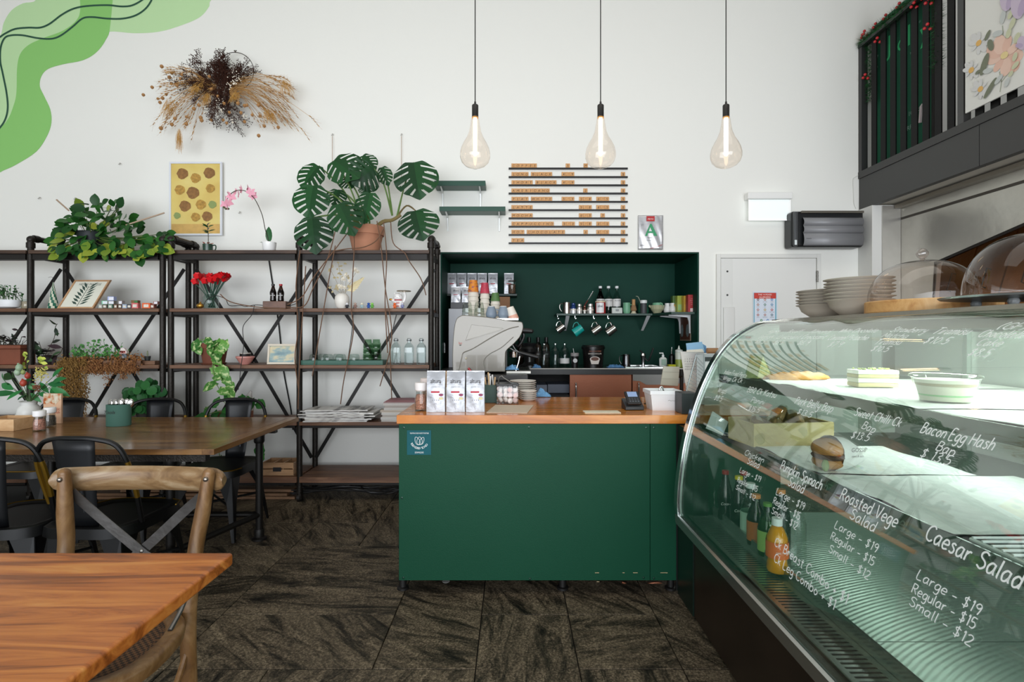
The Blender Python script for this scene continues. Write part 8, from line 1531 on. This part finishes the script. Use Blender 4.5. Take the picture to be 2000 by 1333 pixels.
b = M(); b.ball((-.01,0,.066), (.045,.052,.034), 18, 12); b.ball((-.01,0,.024), (.043,.05,.024), 18, 8); b.build('bun', m('#b07c3c', .5, var=.3, vs=25), parent=t); b = M(); b.ball((-.012,-.004,.044), (.046,.054,.014), 16, 8); b.build('filling', m('#4a3422', .6, var=.5, vs=60, bump=.8, bs=90), parent=t)
b = M(); b.tube([(.0,.005,.05),(.05,.01,.045),(.10,.02,.035),(.15,.03,.02)], [.058,.053,.036,.012], 16, caps=False); b.build('paper_wrap', m('#e3e6e3', .7, var=.08, vs=30), parent=t, smooth=2)
b = M(); b.text('GOSSIP', (.035,-.047,.062), .02, (1,.1,-.05), (0,-.1,1)); b.text('news & eats', (.035,-.0485,.046), .010, (1,.1,-.05), (0,-.1,1)); b.build('print', m('#4a4a4a', .6), parent=t, smooth=0)
b = M(); b.ball((-.045,-.03,.02), (.012,.01,.02), 8, 6); b.build('lettuce', m('#6f8a4a', .6), parent=t)
for i, (x, y, s) in enumerate(((1.45,1.30,1),(1.52,1.05,1.1),(1.38,.9,.9))):
    t = thing('bread_roll', 'brown bread roll at the back of the middle shelf, '+['far one','middle one','near one'][i], 'bread roll', (x, y, .876)); b = M(); b.ball((0,0,.03*s), (.05*s,.085*s,.03*s), 14, 8); b.build('crust', m('#a3834a', .6, var=.3, vs=20), parent=t)
# ---- drinks on the deck
def db(x, y): return Vector((x, y, ZD+.001))
cola = [(0,0),(.03,0),(.033,.012),(.029,.05),(.034,.085),(.033,.11),(.022,.15),(.013,.185),(.0125,.205)]
rnd = [(0,0),(.032,0),(.034,.01),(.034,.10),(.027,.13),(.014,.16),(.013,.185)]
bottle('dark cola bottle with red cap, farthest left in the case', db(.935,2.31), cola, glass('#7a5a50','#20100c'), m('#a01820', .4), .0145, .016, dkg, .88, None, 'cola bottles in the case', ('Coca-Cola', .35, .016)); bottle('dark cola bottle with red cap, right behind the first in the case', db(1.01,2.30), cola, glass('#7a5a50','#20100c'), m('#b02028', .4), .0145, .016, dkg, .88, None, 'cola bottles in the case', ('Coca-Cola', .35, .016))
bottle('dark bottle with a yellow cap standing among the cola bottles', db(.955,2.22), cola, glass('#6a4a40','#1c0e0a'), m('#e3d21c', .4), .016, .014, dkg, .88, None, None, ('Coca-Cola', .35, .016))
bottle('clear water bottle with white cap and pale label in the case', db(.955,2.11), [(r*1.15, z*1.1) for r, z in rnd], glass('#dfeae4','#6a8a7a'), m('#dfe6e3', .4), .017, .02, None, .8, m('#a9c9b5', .5), labz=(.1,.5))
bottle('brown bottle with orange cap and orange label in the case', db(.94,2.03), rnd, glass('#8a6a3a','#2a1a0c'), m('#d98a4a', .4), .016, .014, m('#3a220f', .2), .85, m('#b5632c', .5), labz=(.1,.5))
bottle('green bottle with pale green label in front of the brown one', db(.935,1.93), rnd, glass('#7fb55a','#1f4a1a'), m('#5a8a3a', .4), .015, .012, m('#2f6a22', .2), .85, m('#9ac46a', .5), labz=(.1,.5))
bottle('dark bottle with orange peel-off seal behind the juice bottle', db(1.02,2.0), [(r, z*1.15) for r, z in rnd], glass('#5a3a2a','#1a0c08'), m('#d98f55', .4), .016, .016, m('#1f120c', .2), .85, None)
bottle('yellow orange juice bottle with white cap and orange label in the case', db(.905,1.80), [(0,0),(.033,0),(.036,.01),(.031,.05),(.036,.09),(.035,.115),(.022,.145),(.0145,.155),(.0145,.168)], glass('#f6e9a0','#d9a818'), m('#e3ebe8', .4), .017, .024, m('#e0a80c', .35), .97, m('#d4662a', .5), None, ("DAILY JUICE", .42, .0085), labz=(.3,.62))
jar('tall_jar', 'empty ribbed clear jar beside the juice bottle in the case', 'jar', db(1.0,1.86), .034, .19, None, None)
# ================================================================ handwriting on the glass
SF = {
'A':[[(0,0),(3,10),(6,0)],[(1,3.5),(5,3.5)]],'B':[[(0,0),(0,10)],[(0,10),(4,9.5),(4.5,7.5),(3,5.5),(0,5.3)],[(0,5.3),(4.5,5),(5.5,2.7),(4,.3),(0,0)]],'C':[[(6,8.5),(4,10),(1,8.5),(0,5),(1,1.3),(4,0),(6,1.5)]],'D':[[(0,0),(0,10)],[(0,10),(4,9),(6,5),(4,1),(0,0)]],
'E':[[(5,10),(0,10),(0,0),(5,0)],[(0,5.2),(4,5.2)]],'F':[[(5,10),(0,10),(0,0)],[(0,5.2),(4,5.2)]],'G':[[(6,8.5),(4,10),(1,8.5),(0,5),(1,1.3),(4,0),(6,1.5),(6,4.5),(3.5,4.5)]],'H':[[(0,0),(0,10)],[(6,0),(6,10)],[(0,5),(6,5)]],'I':[[(1,0),(1,10)]],
'K':[[(0,0),(0,10)],[(5,10),(0,4.5)],[(1.5,6),(5.5,0)]],'L':[[(0,10),(0,0),(5,0)]],'M':[[(0,0),(.5,10),(3.5,3),(6.5,10),(7,0)]],'P':[[(0,0),(0,10)],[(0,10),(4.5,9.5),(5,7),(3.5,5),(0,4.6)]],'Q':[[(3,0),(0,5),(3,10),(6,5),(3,0)],[(4,2),(6.5,-1)]],'R':[[(0,0),(0,10)],[(0,10),(4.5,9.5),(5,7.3),(3.5,5.3),(0,5)],[(2,5),(5.5,0)]],
'S':[[(5.5,8.8),(3,10),(.8,8.8),(1,6.5),(4.5,4.5),(5.3,2),(3,0),(0,1.3)]],'T':[[(0,10),(7,10)],[(3.5,10),(3.3,0)]],'V':[[(0,10),(3,0),(6,10)]],'W':[[(0,10),(2,0),(4,8),(6,0),(8,10)]],
'a':[[(4.5,5.5),(2,6),(0,3.5),(.8,.3),(3,.5),(4.4,3)],[(4.5,6),(4.4,2),(5.2,0)]],'b':[[(0,10),(0,0)],[(0,3.5),(2.5,6),(4.8,4),(4,.8),(1.5,0),(0,1)]],'c':[[(4.3,5),(2.5,6),(.3,4.5),(0,2),(1.5,0),(4.3,.8)]],'d':[[(4.5,5),(2,6),(0,3.5),(.8,.2),(3,.3),(4.5,2.5)],[(4.7,10),(4.6,0)]],'e':[[(.2,3),(4.5,3.4),(3.8,5.6),(1.5,5.8),(0,3),(1.2,.2),(4.5,.8)]],
'f':[[(4.3,9.3),(2.8,10),(1.6,8),(1.4,0)],[(0,5.8),(3.8,5.8)]],'g':[[(4.5,5.3),(2,6),(0,3.5),(.8,.6),(3,.6),(4.5,3)],[(4.6,6),(4.5,-2),(2.5,-4),(.3,-3)]],'h':[[(0,10),(0,0)],[(0,3.5),(2.5,6),(4.3,4.5),(4.4,0)]],'i':[[(.5,6),(.5,0)],[(.5,8.2),(.6,8.8)]],'k':[[(0,10),(0,0)],[(4,6),(0,2.6)],[(1.3,3.5),(4.3,0)]],'l':[[(.5,10),(.4,1),(1.2,0)]],
'm':[[(0,6),(0,0)],[(0,4),(2,6),(3.3,4.5),(3.3,0)],[(3.3,4),(5.3,6),(6.6,4.5),(6.7,0)]],'n':[[(0,6),(0,0)],[(0,3.8),(2.4,6),(4.2,4.5),(4.3,0)]],'o':[[(2.5,6),(0,3),(2.3,0),(4.8,3),(2.5,6)]],'p':[[(0,6),(0,-4)],[(0,4),(2.5,6),(4.8,4),(4,.8),(1.5,0),(0,1)]],'r':[[(0,6),(0,0)],[(0,3.5),(1.8,5.8),(3.4,5.6)]],'s':[[(3.6,5.3),(1.8,6),(.6,4.8),(3.3,2.6),(3,.5),(1.2,0),(0,.8)]],
't':[[(1.8,9),(1.6,1),(3.2,0)],[(0,6),(3.6,6.2)]],'u':[[(0,6),(.1,1.5),(1.8,0),(3.8,1.5)],[(4.2,6),(4.2,0)]],'v':[[(0,6),(2,0),(4,6)]],'w':[[(0,6),(1.4,0),(3,4.5),(4.6,0),(6,6)]],'x':[[(0,6),(4,0)],[(4,6),(0,0)]],'y':[[(0,6),(.6,2.5),(2.4,2),(4,3)],[(4.4,6),(4,-2),(2,-4),(.3,-3)]],
'0':[[(2.5,10),(0,5),(2.5,0),(5,5),(2.5,10)]],'1':[[(.6,8.3),(1.8,10),(1.7,0)]],'2':[[(.2,8.3),(2.5,10),(4.6,8),(3,4),(0,0),(5,0)]],'3':[[(.3,9),(2.8,10),(4.3,7.8),(2,5.4),(4.6,3.2),(3,0),(0,.8)]],'5':[[(4.6,10),(1,10),(.6,5.6),(3,6),(4.8,3.4),(3,.2),(0,.6)]],'6':[[(4,10),(1,6),(.2,2.5),(2.3,0),(4.7,2.4),(3,5),(.6,3.5)]],'7':[[(0,10),(5,10),(1.8,0)]],'8':[[(4.4,8.5),(2.5,10),(.6,8.3),(4.6,2.6),(2.5,0),(.2,2.3),(4.4,8.5)]],'9':[[(4.5,7.5),(2.5,5.3),(.3,7.3),(2.2,10),(4.5,8.3),(4.3,4),(3.4,0)]],
'$':[[(5,8),(2.5,9.2),(.6,7.6),(4.6,3),(2.6,1),(0,2)],[(2.8,11),(2.4,-1)]],'-':[[(0,3.6),(4,3.9)]],'.':[[(0,.2),(.5,.6)]],'+':[[(0,4),(4.4,4)],[(2.2,6.4),(2.2,1.6)]],'(':[[(2,11),(.2,7),(.2,3),(2,-1)]],')':[[(0,11),(1.8,7),(1.8,3),(0,-1)]]}
def gpos(Y, s):
    s = min(max(s, 0), SL[-1]-1e-6); lo = 0
    for i in range(1, len(SL)):
        if SL[i] >= s: lo = i-1; break
    f = (s-SL[lo])/(SL[lo+1]-SL[lo]); a, c = PRD[lo], PRD[lo+1]; x, z = a[0]+(c[0]-a[0])*f, a[1]+(c[1]-a[1])*f
    tx_, tz_ = c[0]-a[0], c[1]-a[1]; l = math.hypot(tx_, tz_); return Vector((x+tz_/l*.0042, Y, z-tx_/l*.0042)), Vector((tz_/l, 0, -tx_/l))
def gsolve(px, py):
    a, bb_ = (px-CX)/F, (py-CY)/F; best = None
    for i in range(len(PRD)-1):
        # along the ray X = a Y, z = H - b Y ; find crossing with profile in ratio space
        f0 = PRD[i][0]*bb_-(H-PRD[i][1])*a; f1 = PRD[i+1][0]*bb_-(H-PRD[i+1][1])*a
        if f0 == 0 or f0*f1 < 0:
            t_ = f0/(f0-f1); x = PRD[i][0]+(PRD[i+1][0]-PRD[i][0])*t_; Y = x/a; s = SL[i]+(SL[i+1]-SL[i])*t_
            if best is None or Y < best[0]: best = (Y, s)
    return best
def ssc(Y, py):      # arc position at depth Y that projects to image row py
    z = H-(py-CY)*Y/F; 
    for i in range(len(PRD)-1):
        if PRD[i][1] >= z >= PRD[i+1][1]: f = (PRD[i][1]-z)/(PRD[i][1]-PRD[i+1][1]+1e-9); return SL[i]+(SL[i+1]-SL[i])*f
    return SL[-1] if z < PRD[-1][1] else 0
wmk = m('#f4faf8', .6, emit=0)
def write(txt, p0, p1, cap, w_=None):
    A, B_ = gsolve(*p0), gsolve(*p1)
    if A is None or B_ is None: return
    hA = A[1]-ssc(A[0], p0[1]-cap); 
    if hA <= .004: hA = .012
    adv = 0; lay = []
    for ch in txt:
        if ch == ' ': adv += 4; continue
        st_ = SF[ch]; wd = max(q[0] for s_ in st_ for q in s_); lay.append((st_, adv)); adv += wd+2.0
    k = 1/(adv-2.0); hs = hA/10; nm = M()
    wln = w_ or max(.0021, hA*.11)
    for st_, ox in lay:
        for s_ in st_:
            P = [Vector((q[0]+q[1]*.22+ox, q[1], 0)) for q in s_]; P = catmull(P, 4) if len(P) > 2 else P; pts = []; nn = None
            for q in P: u = q.x*k; Y = A[0]+(B_[0]-A[0])*u; s = A[1]+(B_[1]-A[1])*u-q.y*hs; g_, nn = gpos(Y, s); pts.append(g_)
            nm.ribbon(pts, wln, nn)
    c = gpos(*A)[0]; nm.o = c[:]; o = nm.build('handwriting', wmk, smooth=0); o['kind'] = 'stuff'
    o.parent = case; o.location = c-Vector(oc_)
    return o
T = [('Pumpkin Spinach',(1526,918),(1605,959),18),('Salad',(1541,948.5),(1570,965.5),17),('Large - $19',(1518,966),(1571,998),13),('Regular - $15',(1512,984),(1563,1017),13),('Small - $12',(1509,1003),(1558,1036),13),
('Roasted Vege',(1643,976),(1752,1032),22),('Salad',(1662,1013),(1709,1040.5),20),('Large - $19',(1633,1032),(1714,1081),15),('Regular - $15',(1625,1054),(1708,1107),15),('Small - $12',(1621,1078),(1699,1134),15),
('Caesar Salad',(1810,1054),(1993,1153),30),('Large - $19',(1794,1131),(1915,1204),19),('Regular - $15',(1784,1158),(1906,1231),19),('Small - $12',(1779,1182),(1900,1265),19),
('Ck Breast Combo + $1',(1515,1066),(1655,1182),17),('Ck Leg Combo + $1',(1514,1097),(1631,1192),17),
('Chicken',(1456,889),(1492,905),10),('Salad',(1461,906),(1483,916),12),('Large - $19',(1446.5,923),(1486,943),10),('Regular - $15',(1442,942),(1480,962),10),('Small - $12',(1439,956),(1476,979),9),
('Bacon Egg Hash',(1800,846.5),(1940.5,882),20),('Bap',(1831,880.5),(1864,894),18),('$ 13.5',(1799,894),(1855.5,911),17),
('Sweet Chilli Ck',(1670,812.5),(1759,836),15),('Bap',(1685.5,838),(1709,848),14),('$13.5',(1663,857),(1697.5,863.5),13),
('Pork Belly Bap',(1554,790),(1626,807),13),('$13.5',(1558,809),(1585,817.5),10),
('BBQ Ck Katsu',(1460.5,766.5),(1515.5,778.5),10),('Panini',(1468,787),(1492,792),10),('$15.5',(1462,803),(1483,807.5),9),
('Wraps',(1403,766.6),(1418.6,770),9),('$8.5',(1395.5,782),(1410,785),9),('Indian Fried Pesto',(1415,731),(1458,739.5),8),('Wrap Ck Ck',(1412.5,743),(1449,749),8),
('Strawberry',(1739,650.5),(1806,653),9),('Matcha',(1722.5,661.5),(1770.5,663.5),8),('Tiramisu',(1707.7,675),(1757,676),10),('$10.5',(1701,688),(1733,689.5),10),
('White Chocolate',(1638,651.5),(1710,652),7),('Caramel Pistachio',(1617,666),(1693,666.8),9),('$7.9',(1616,680),(1640,680.5),10),
('Almond',(1580,653),(1617,653.5),7),('Croissant',(1565,663.8),(1609.4,664.5),8),('$6.9',(1557,675),(1577,676),8),
('Biscoff',(1538,652.2),(1563,652.4),6),('Croissant',(1516,663.6),(1560,664),7),('$6.5',(1509.6,674),(1527,674.5),7),
('Apple',(1499,652.2),(1519.5,652.4),6),('Danish',(1482,662.8),(1507,663),6),('$6.5',(1474,672),(1491.6,672.4),7),
('Tiramisu',(1820,655),(1888,657),12),('$10.5',(1803,673),(1848,675),12),('(GF)',(1947,645.8),(1997,648),12),('Chocolate',(1910,661),(1997,663.8),13),('Cake',(1907,678),(1953.5,680),13),('$8.5',(1890,697.5),(1930,700),14)]
for a_ in T: write(*a_)
# ================================================================ on top of the case
ZC = 1.379
bwm = m('#bdb6aa', .4)
def bowlstack(px, Y, r, n, dz, h_, side):
    b0_ = None
    for k in range(n):
        if b0_ is None: b = M(); b.lathe([(r*.45,0),(r*.5,.004),(r*.80,h_*.5),(r*.885,h_-.006),(r*.99,h_-.002),(r,h_),(r*.97,h_+.001),(r*.86,h_-.004),(r*.5,.012),(0,.01)], 36); b0_ = b.build('bowl', bwm, smooth=.9); q = b0_
        else: q = dup(b0_)
        q.location = (X_(px, Y)+.0015*math.sin(3*k), Y+.001*math.cos(2*k), ZC+dz*k); q.rotation_euler = (.012*math.sin(k*2.1), .012*math.cos(k*1.7), 0); tag(q, 'grey-white bowl, %s in the %s stack on the display case' % (fromtop(k, n), side), 'bowl', 'bowls stacked on the %s of the case top' % ('left' if side[0] == 's' else 'right'))
bowlstack(1612, 2.26, .113, 6, .0125, .055, 'smaller left'); bowlstack(1677, 2.03, .118, 7, .0135, .062, 'taller right')
def dome(lab, c, r, h_, board=True):
    t = thing('cake_dome', lab, 'glass dome', c, 0, 'glass cake domes'); g_ = glass('#f5f2f0', '#8f8884', 1.0, .01)
    prof = [(r, 0), (r, .006)]+[(r*math.cos(a)**.8, .006+(h_-.006)*math.sin(a)) for a in [PI/2*i/14 for i in range(1, 14)]]+[(.012, h_)]
    b = M(); b.shell(prof, 44); b.build('glass_dome', g_, parent=t, smooth=2)
    b = M(); b.lathe([(.006,h_-.002),(.009,h_+.004),(.007,h_+.008)], 14); b.ball((0,0,h_+.024), .018, 16, 10); b.build('knob', glass('#efeceb','#77716e', ior=1.9), parent=t); return t
bmb = wood([(.35,'#b9854c'),(.5,'#d3a569'),(.65,'#dfb981')], 14, 2, 4, key='bboard', r=.45)
c = Vector((X_(1816, 1.78), 1.78, ZC)); b = M(); b.lathe([(.182,0),(.185,.004),(.185,.038),(.182,.042),(0,.042)], 48); tag(b.build('cutting_board', bmb, loc=c), 'round butcher-block wooden board under the left cake dome', 'board')
dome('left glass cake dome with ball knob on the wooden board', c+Vector((-.026,0,.0425)), .155, .135)
c2 = Vector((1.378, 1.40, ZC)); t = thing('footed_plate', 'grey footed plate under the right glass dome at the photo edge', 'plate', c2); b = M(); b.lathe([(.05,.016),(.19,.024),(.195,.029),(.18,.03),(0,.024)], 44); b.build('plate', m('#6f7475', .3, .2), parent=t)
for a in (PI+.5, PI+1.6, .2, PI-.8): b = M(); b.ball((.11*math.cos(a), .11*math.sin(a), .012), (.013,.013,.012), 10, 6); b.build('foot', m('#9ba0a2', .35), parent=t)
b = M(); b.lathe([(.13,.03),(.135,.034),(0,.036)], 30); b.build('wooden_inset', m('#a9733f', .5), parent=t)
dome('right glass cake dome partly outside the photo', c2+Vector((.01,0,.0372)), .15, .16)
# ================================================================ DRIED FLOWER WREATH on the wall
RW = random.Random(8); Yw_ = 4.52; cW = at(440, 185, Yw_); t = thing('dried_flower_wreath', 'wide dried flower and wheat arrangement on a thin hoop on the wall', 'wreath', (cW.x, YW-.05, cW.z)); ow_ = t.location[:]
def W(px, py, d=0): return at(280+px/5.714, 90+py/5.714, Yw_-d)
b = M(ow_); cc = W(985, 250); b.tube([cc+Vector((.165*math.cos(a), .05, .165*math.sin(a)))+Vector((0,0,-.0)) for a in [2*PI*i/40 for i in range(40)]], .003, 6, closed=True); b.build('hoop', m('#3a2f28', .4, .6), parent=t)
b = M(ow_); hh = W(985, 30)+Vector((0,.06,0)); b.tube(catmull([hh+Vector((-.01,0,.012)), hh+Vector((-.006,0,.02)), hh, hh+Vector((.006,0,.02)), hh+Vector((.01,0,.012))], 3), .003, 6); b.build('hook', m('#4a4038', .4, .6), parent=t)
# dark brush of twigs
b = M(ow_)
def twig(b, p, d, L_, r, depth):
    n = 5; pts = [p]; 
    for i in range(n): d = (d+Vector((RW.gauss(0,.16), RW.gauss(0,.12), RW.gauss(0,.16)))).normalized(); pts.append(pts[-1]+d*L_/n)
    b.ribbon(pts, r, (0,-1,.01))
    if depth > 0:
        for i in range(1, n+1):
            for _ in range(2 if depth > 1 else 3): twig(b, pts[i], (d+Vector((RW.gauss(0,.6), RW.gauss(0,.35), RW.gauss(0,.6)))).normalized(), L_*.34, r*.75, depth-1)
    else:
        c = pts[-1]; s = .0042; b.add([c+Vector((-s,0,0)), c+Vector((0,-.003,s)), c+Vector((s,0,0)), c+Vector((0,0,-s))], [(0,1,2,3)])
core = W(860, 430, .06)
for k in range(44):
    tx__, ty__ = RW.choice([(RW.uniform(560,960), RW.uniform(110,300)), (RW.uniform(1000,1280), RW.uniform(190,330)), (RW.uniform(400,700), RW.uniform(330,560)), (RW.uniform(700,1100), RW.uniform(640,900)), (RW.uniform(600,1000), RW.uniform(60,280))])
    e_ = W(tx__, ty__, RW.uniform(-.03,.12)); d = e_-core; twig(b, core+Vector((RW.uniform(-.1,.1), 0, RW.uniform(-.06,.06))), d.normalized(), d.length*.80, .0028, 2)
b.build('dark_twigs', leafm('#2a1610', '#45281c', .9), parent=t, smooth=0, kind='stuff')
# wheat stalks
b = M(ow_); straw = leafm('#8f6636', '#c69a5e', .85)
def stalk(b, p, q, sag, head=.09):
    mid = (p+q)/2+Vector((0, -.02, sag)); C_ = catmull([p, mid, q], 7); b.ribbon(C_, .0026)
    d = (C_[-1]-C_[-3]).normalized(); n_ = d.orthogonal().normalized()
    for i in range(9):
        c = C_[-1]+d*head*(i/9-.3)+Vector((0,0,-.35*head*(i/9)**2)); a = i*2.2; sd_ = (n_*math.cos(a)+d.cross(n_)*math.sin(a)); e = c+d*.016+sd_*.008; w__ = sd_.cross(d)*.004; b.add([c-w__, c+w__, e+w__*.5, e-w__*.5], [(0,1,2,3)]); b.ribbon([e, e+d*.03+sd_*.012], .0008)
for k in range(120):
    a = RW.uniform(0, 1)
    if k % 2: q = W(RW.uniform(180,640)+0, 0, 0); q = W(RW.triangular(190,700,300), RW.uniform(230,860), RW.uniform(-.03,.12))
    else: q = W(RW.triangular(1150,1680,1500), RW.uniform(330,830), RW.uniform(-.03,.12))
    p = W(820 if k % 2 else 960, 470+RW.uniform(-60,90), .05); sg = .05 if k % 2 else .06; stalk(b, p, q, sg*RW.uniform(.3,1.2))
for (x, y) in ((1880,800),(1780,940),(1660,840),(1650,700),(560,920),(240,860),(160,800),(320,290),(420,250),(1440,330)): stalk(b, W(960 if x > 900 else 800, 470, .05), W(x, y, .02), .09 if y > 500 else .02, .10)
b.build('wheat_stalks', straw, parent=t, smooth=0, kind='stuff')
b = M(ow_)
def tuft2(b, c, L_, wd, d, n=110):
    for _ in range(n):
        a = RW.uniform(0, 2*PI); s = Vector((math.cos(a), math.sin(a)*.5, RW.uniform(-.3,.3)))*wd*RW.random()**.5; p = c+s*.5+d*RW.uniform(-.3,.4)*L_; e = p+d*L_*RW.uniform(.4,.8)+s*.7; b.ribbon([p, (p+e)/2+s*.2, e], .0012)
for (x, y, L_, wd, d) in ((285,640,.13,.06,(0,-.1,-1)),(1575,410,.11,.055,(.3,-.1,-1)),(400,980,.15,.028,(0,0,-1)),(1400,740,.09,.05,(.2,0,-1)),(1030,540,.09,.04,(-.1,-.3,-1)),(620,430,.09,.05,(-.3,-.3,-.9)),(710,560,.10,.035,(0,-.3,-1))):
    bb2 = M(ow_); tuft2(bb2, W(x, y, .10), L_, wd, Vector(d).normalized()); bb2.build('grass_tuft', leafm('#a97a34', '#d3a55c', .9), parent=t, smooth=0)
pod = None
for (x, y) in [(205,228),(98,460),(0,545),(162,588),(215,582),(186,630),(312,420),(315,300),(430,320),(412,362),(255,540),(196,918),(352,810),(318,875),(478,870),(650,830),(760,825),(640,800),(1130,845),(1350,893),(1505,908),(1287,1000),(1090,745),(830,560),(760,480),(735,340),(900,640),(1130,665),(1155,662),(1215,770),(1305,780),(1440,765),(1055,640),(930,860),(890,825),(620,660),(565,700),(480,790),(1285,660),(960,740),(375,440),(290,350)]:
    if pod is None: bb2 = M(); bb2.ball((0,0,0), .0155, 10, 7); bb2.cyl((0,0,-.013), (0,0,-.022), .003, .001, 5); pod = bb2.build('seed_pod', m('#a87a48', .7, var=.2, vs=60), parent=t); q = pod
    else: q = bpy.data.objects.new('seed_pod', pod.data); COL.objects.link(q); q.parent = t
    q.location = W(x, y, .13 if 350 < x < 1300 else .03)-Vector(ow_)
    s = RW.uniform(.7, 1.05); q.scale = (s, s, s)
b = M(ow_)
for (x0, y0, s_) in ((1010,340,40),(960,440,30),(1020,430,25),(840,640,45),(860,720,30),(1060,360,25),(1130,780,22),(1000,830,30),(690,720,20)):
    for _ in range(12): b.ball(W(RW.gauss(x0, s_*.6), RW.gauss(y0, s_), .15), RW.uniform(.003,.0055), 5, 4)
b.build('white_florets', m('#ece4d4', .7), parent=t, kind='stuff')

for ch in t.children:      # keep the dried stems in front of the wall
    for v_ in ch.data.vertices:
        if v_.co.y+ch.location.y > .04: v_.co.y = .04-ch.location.y
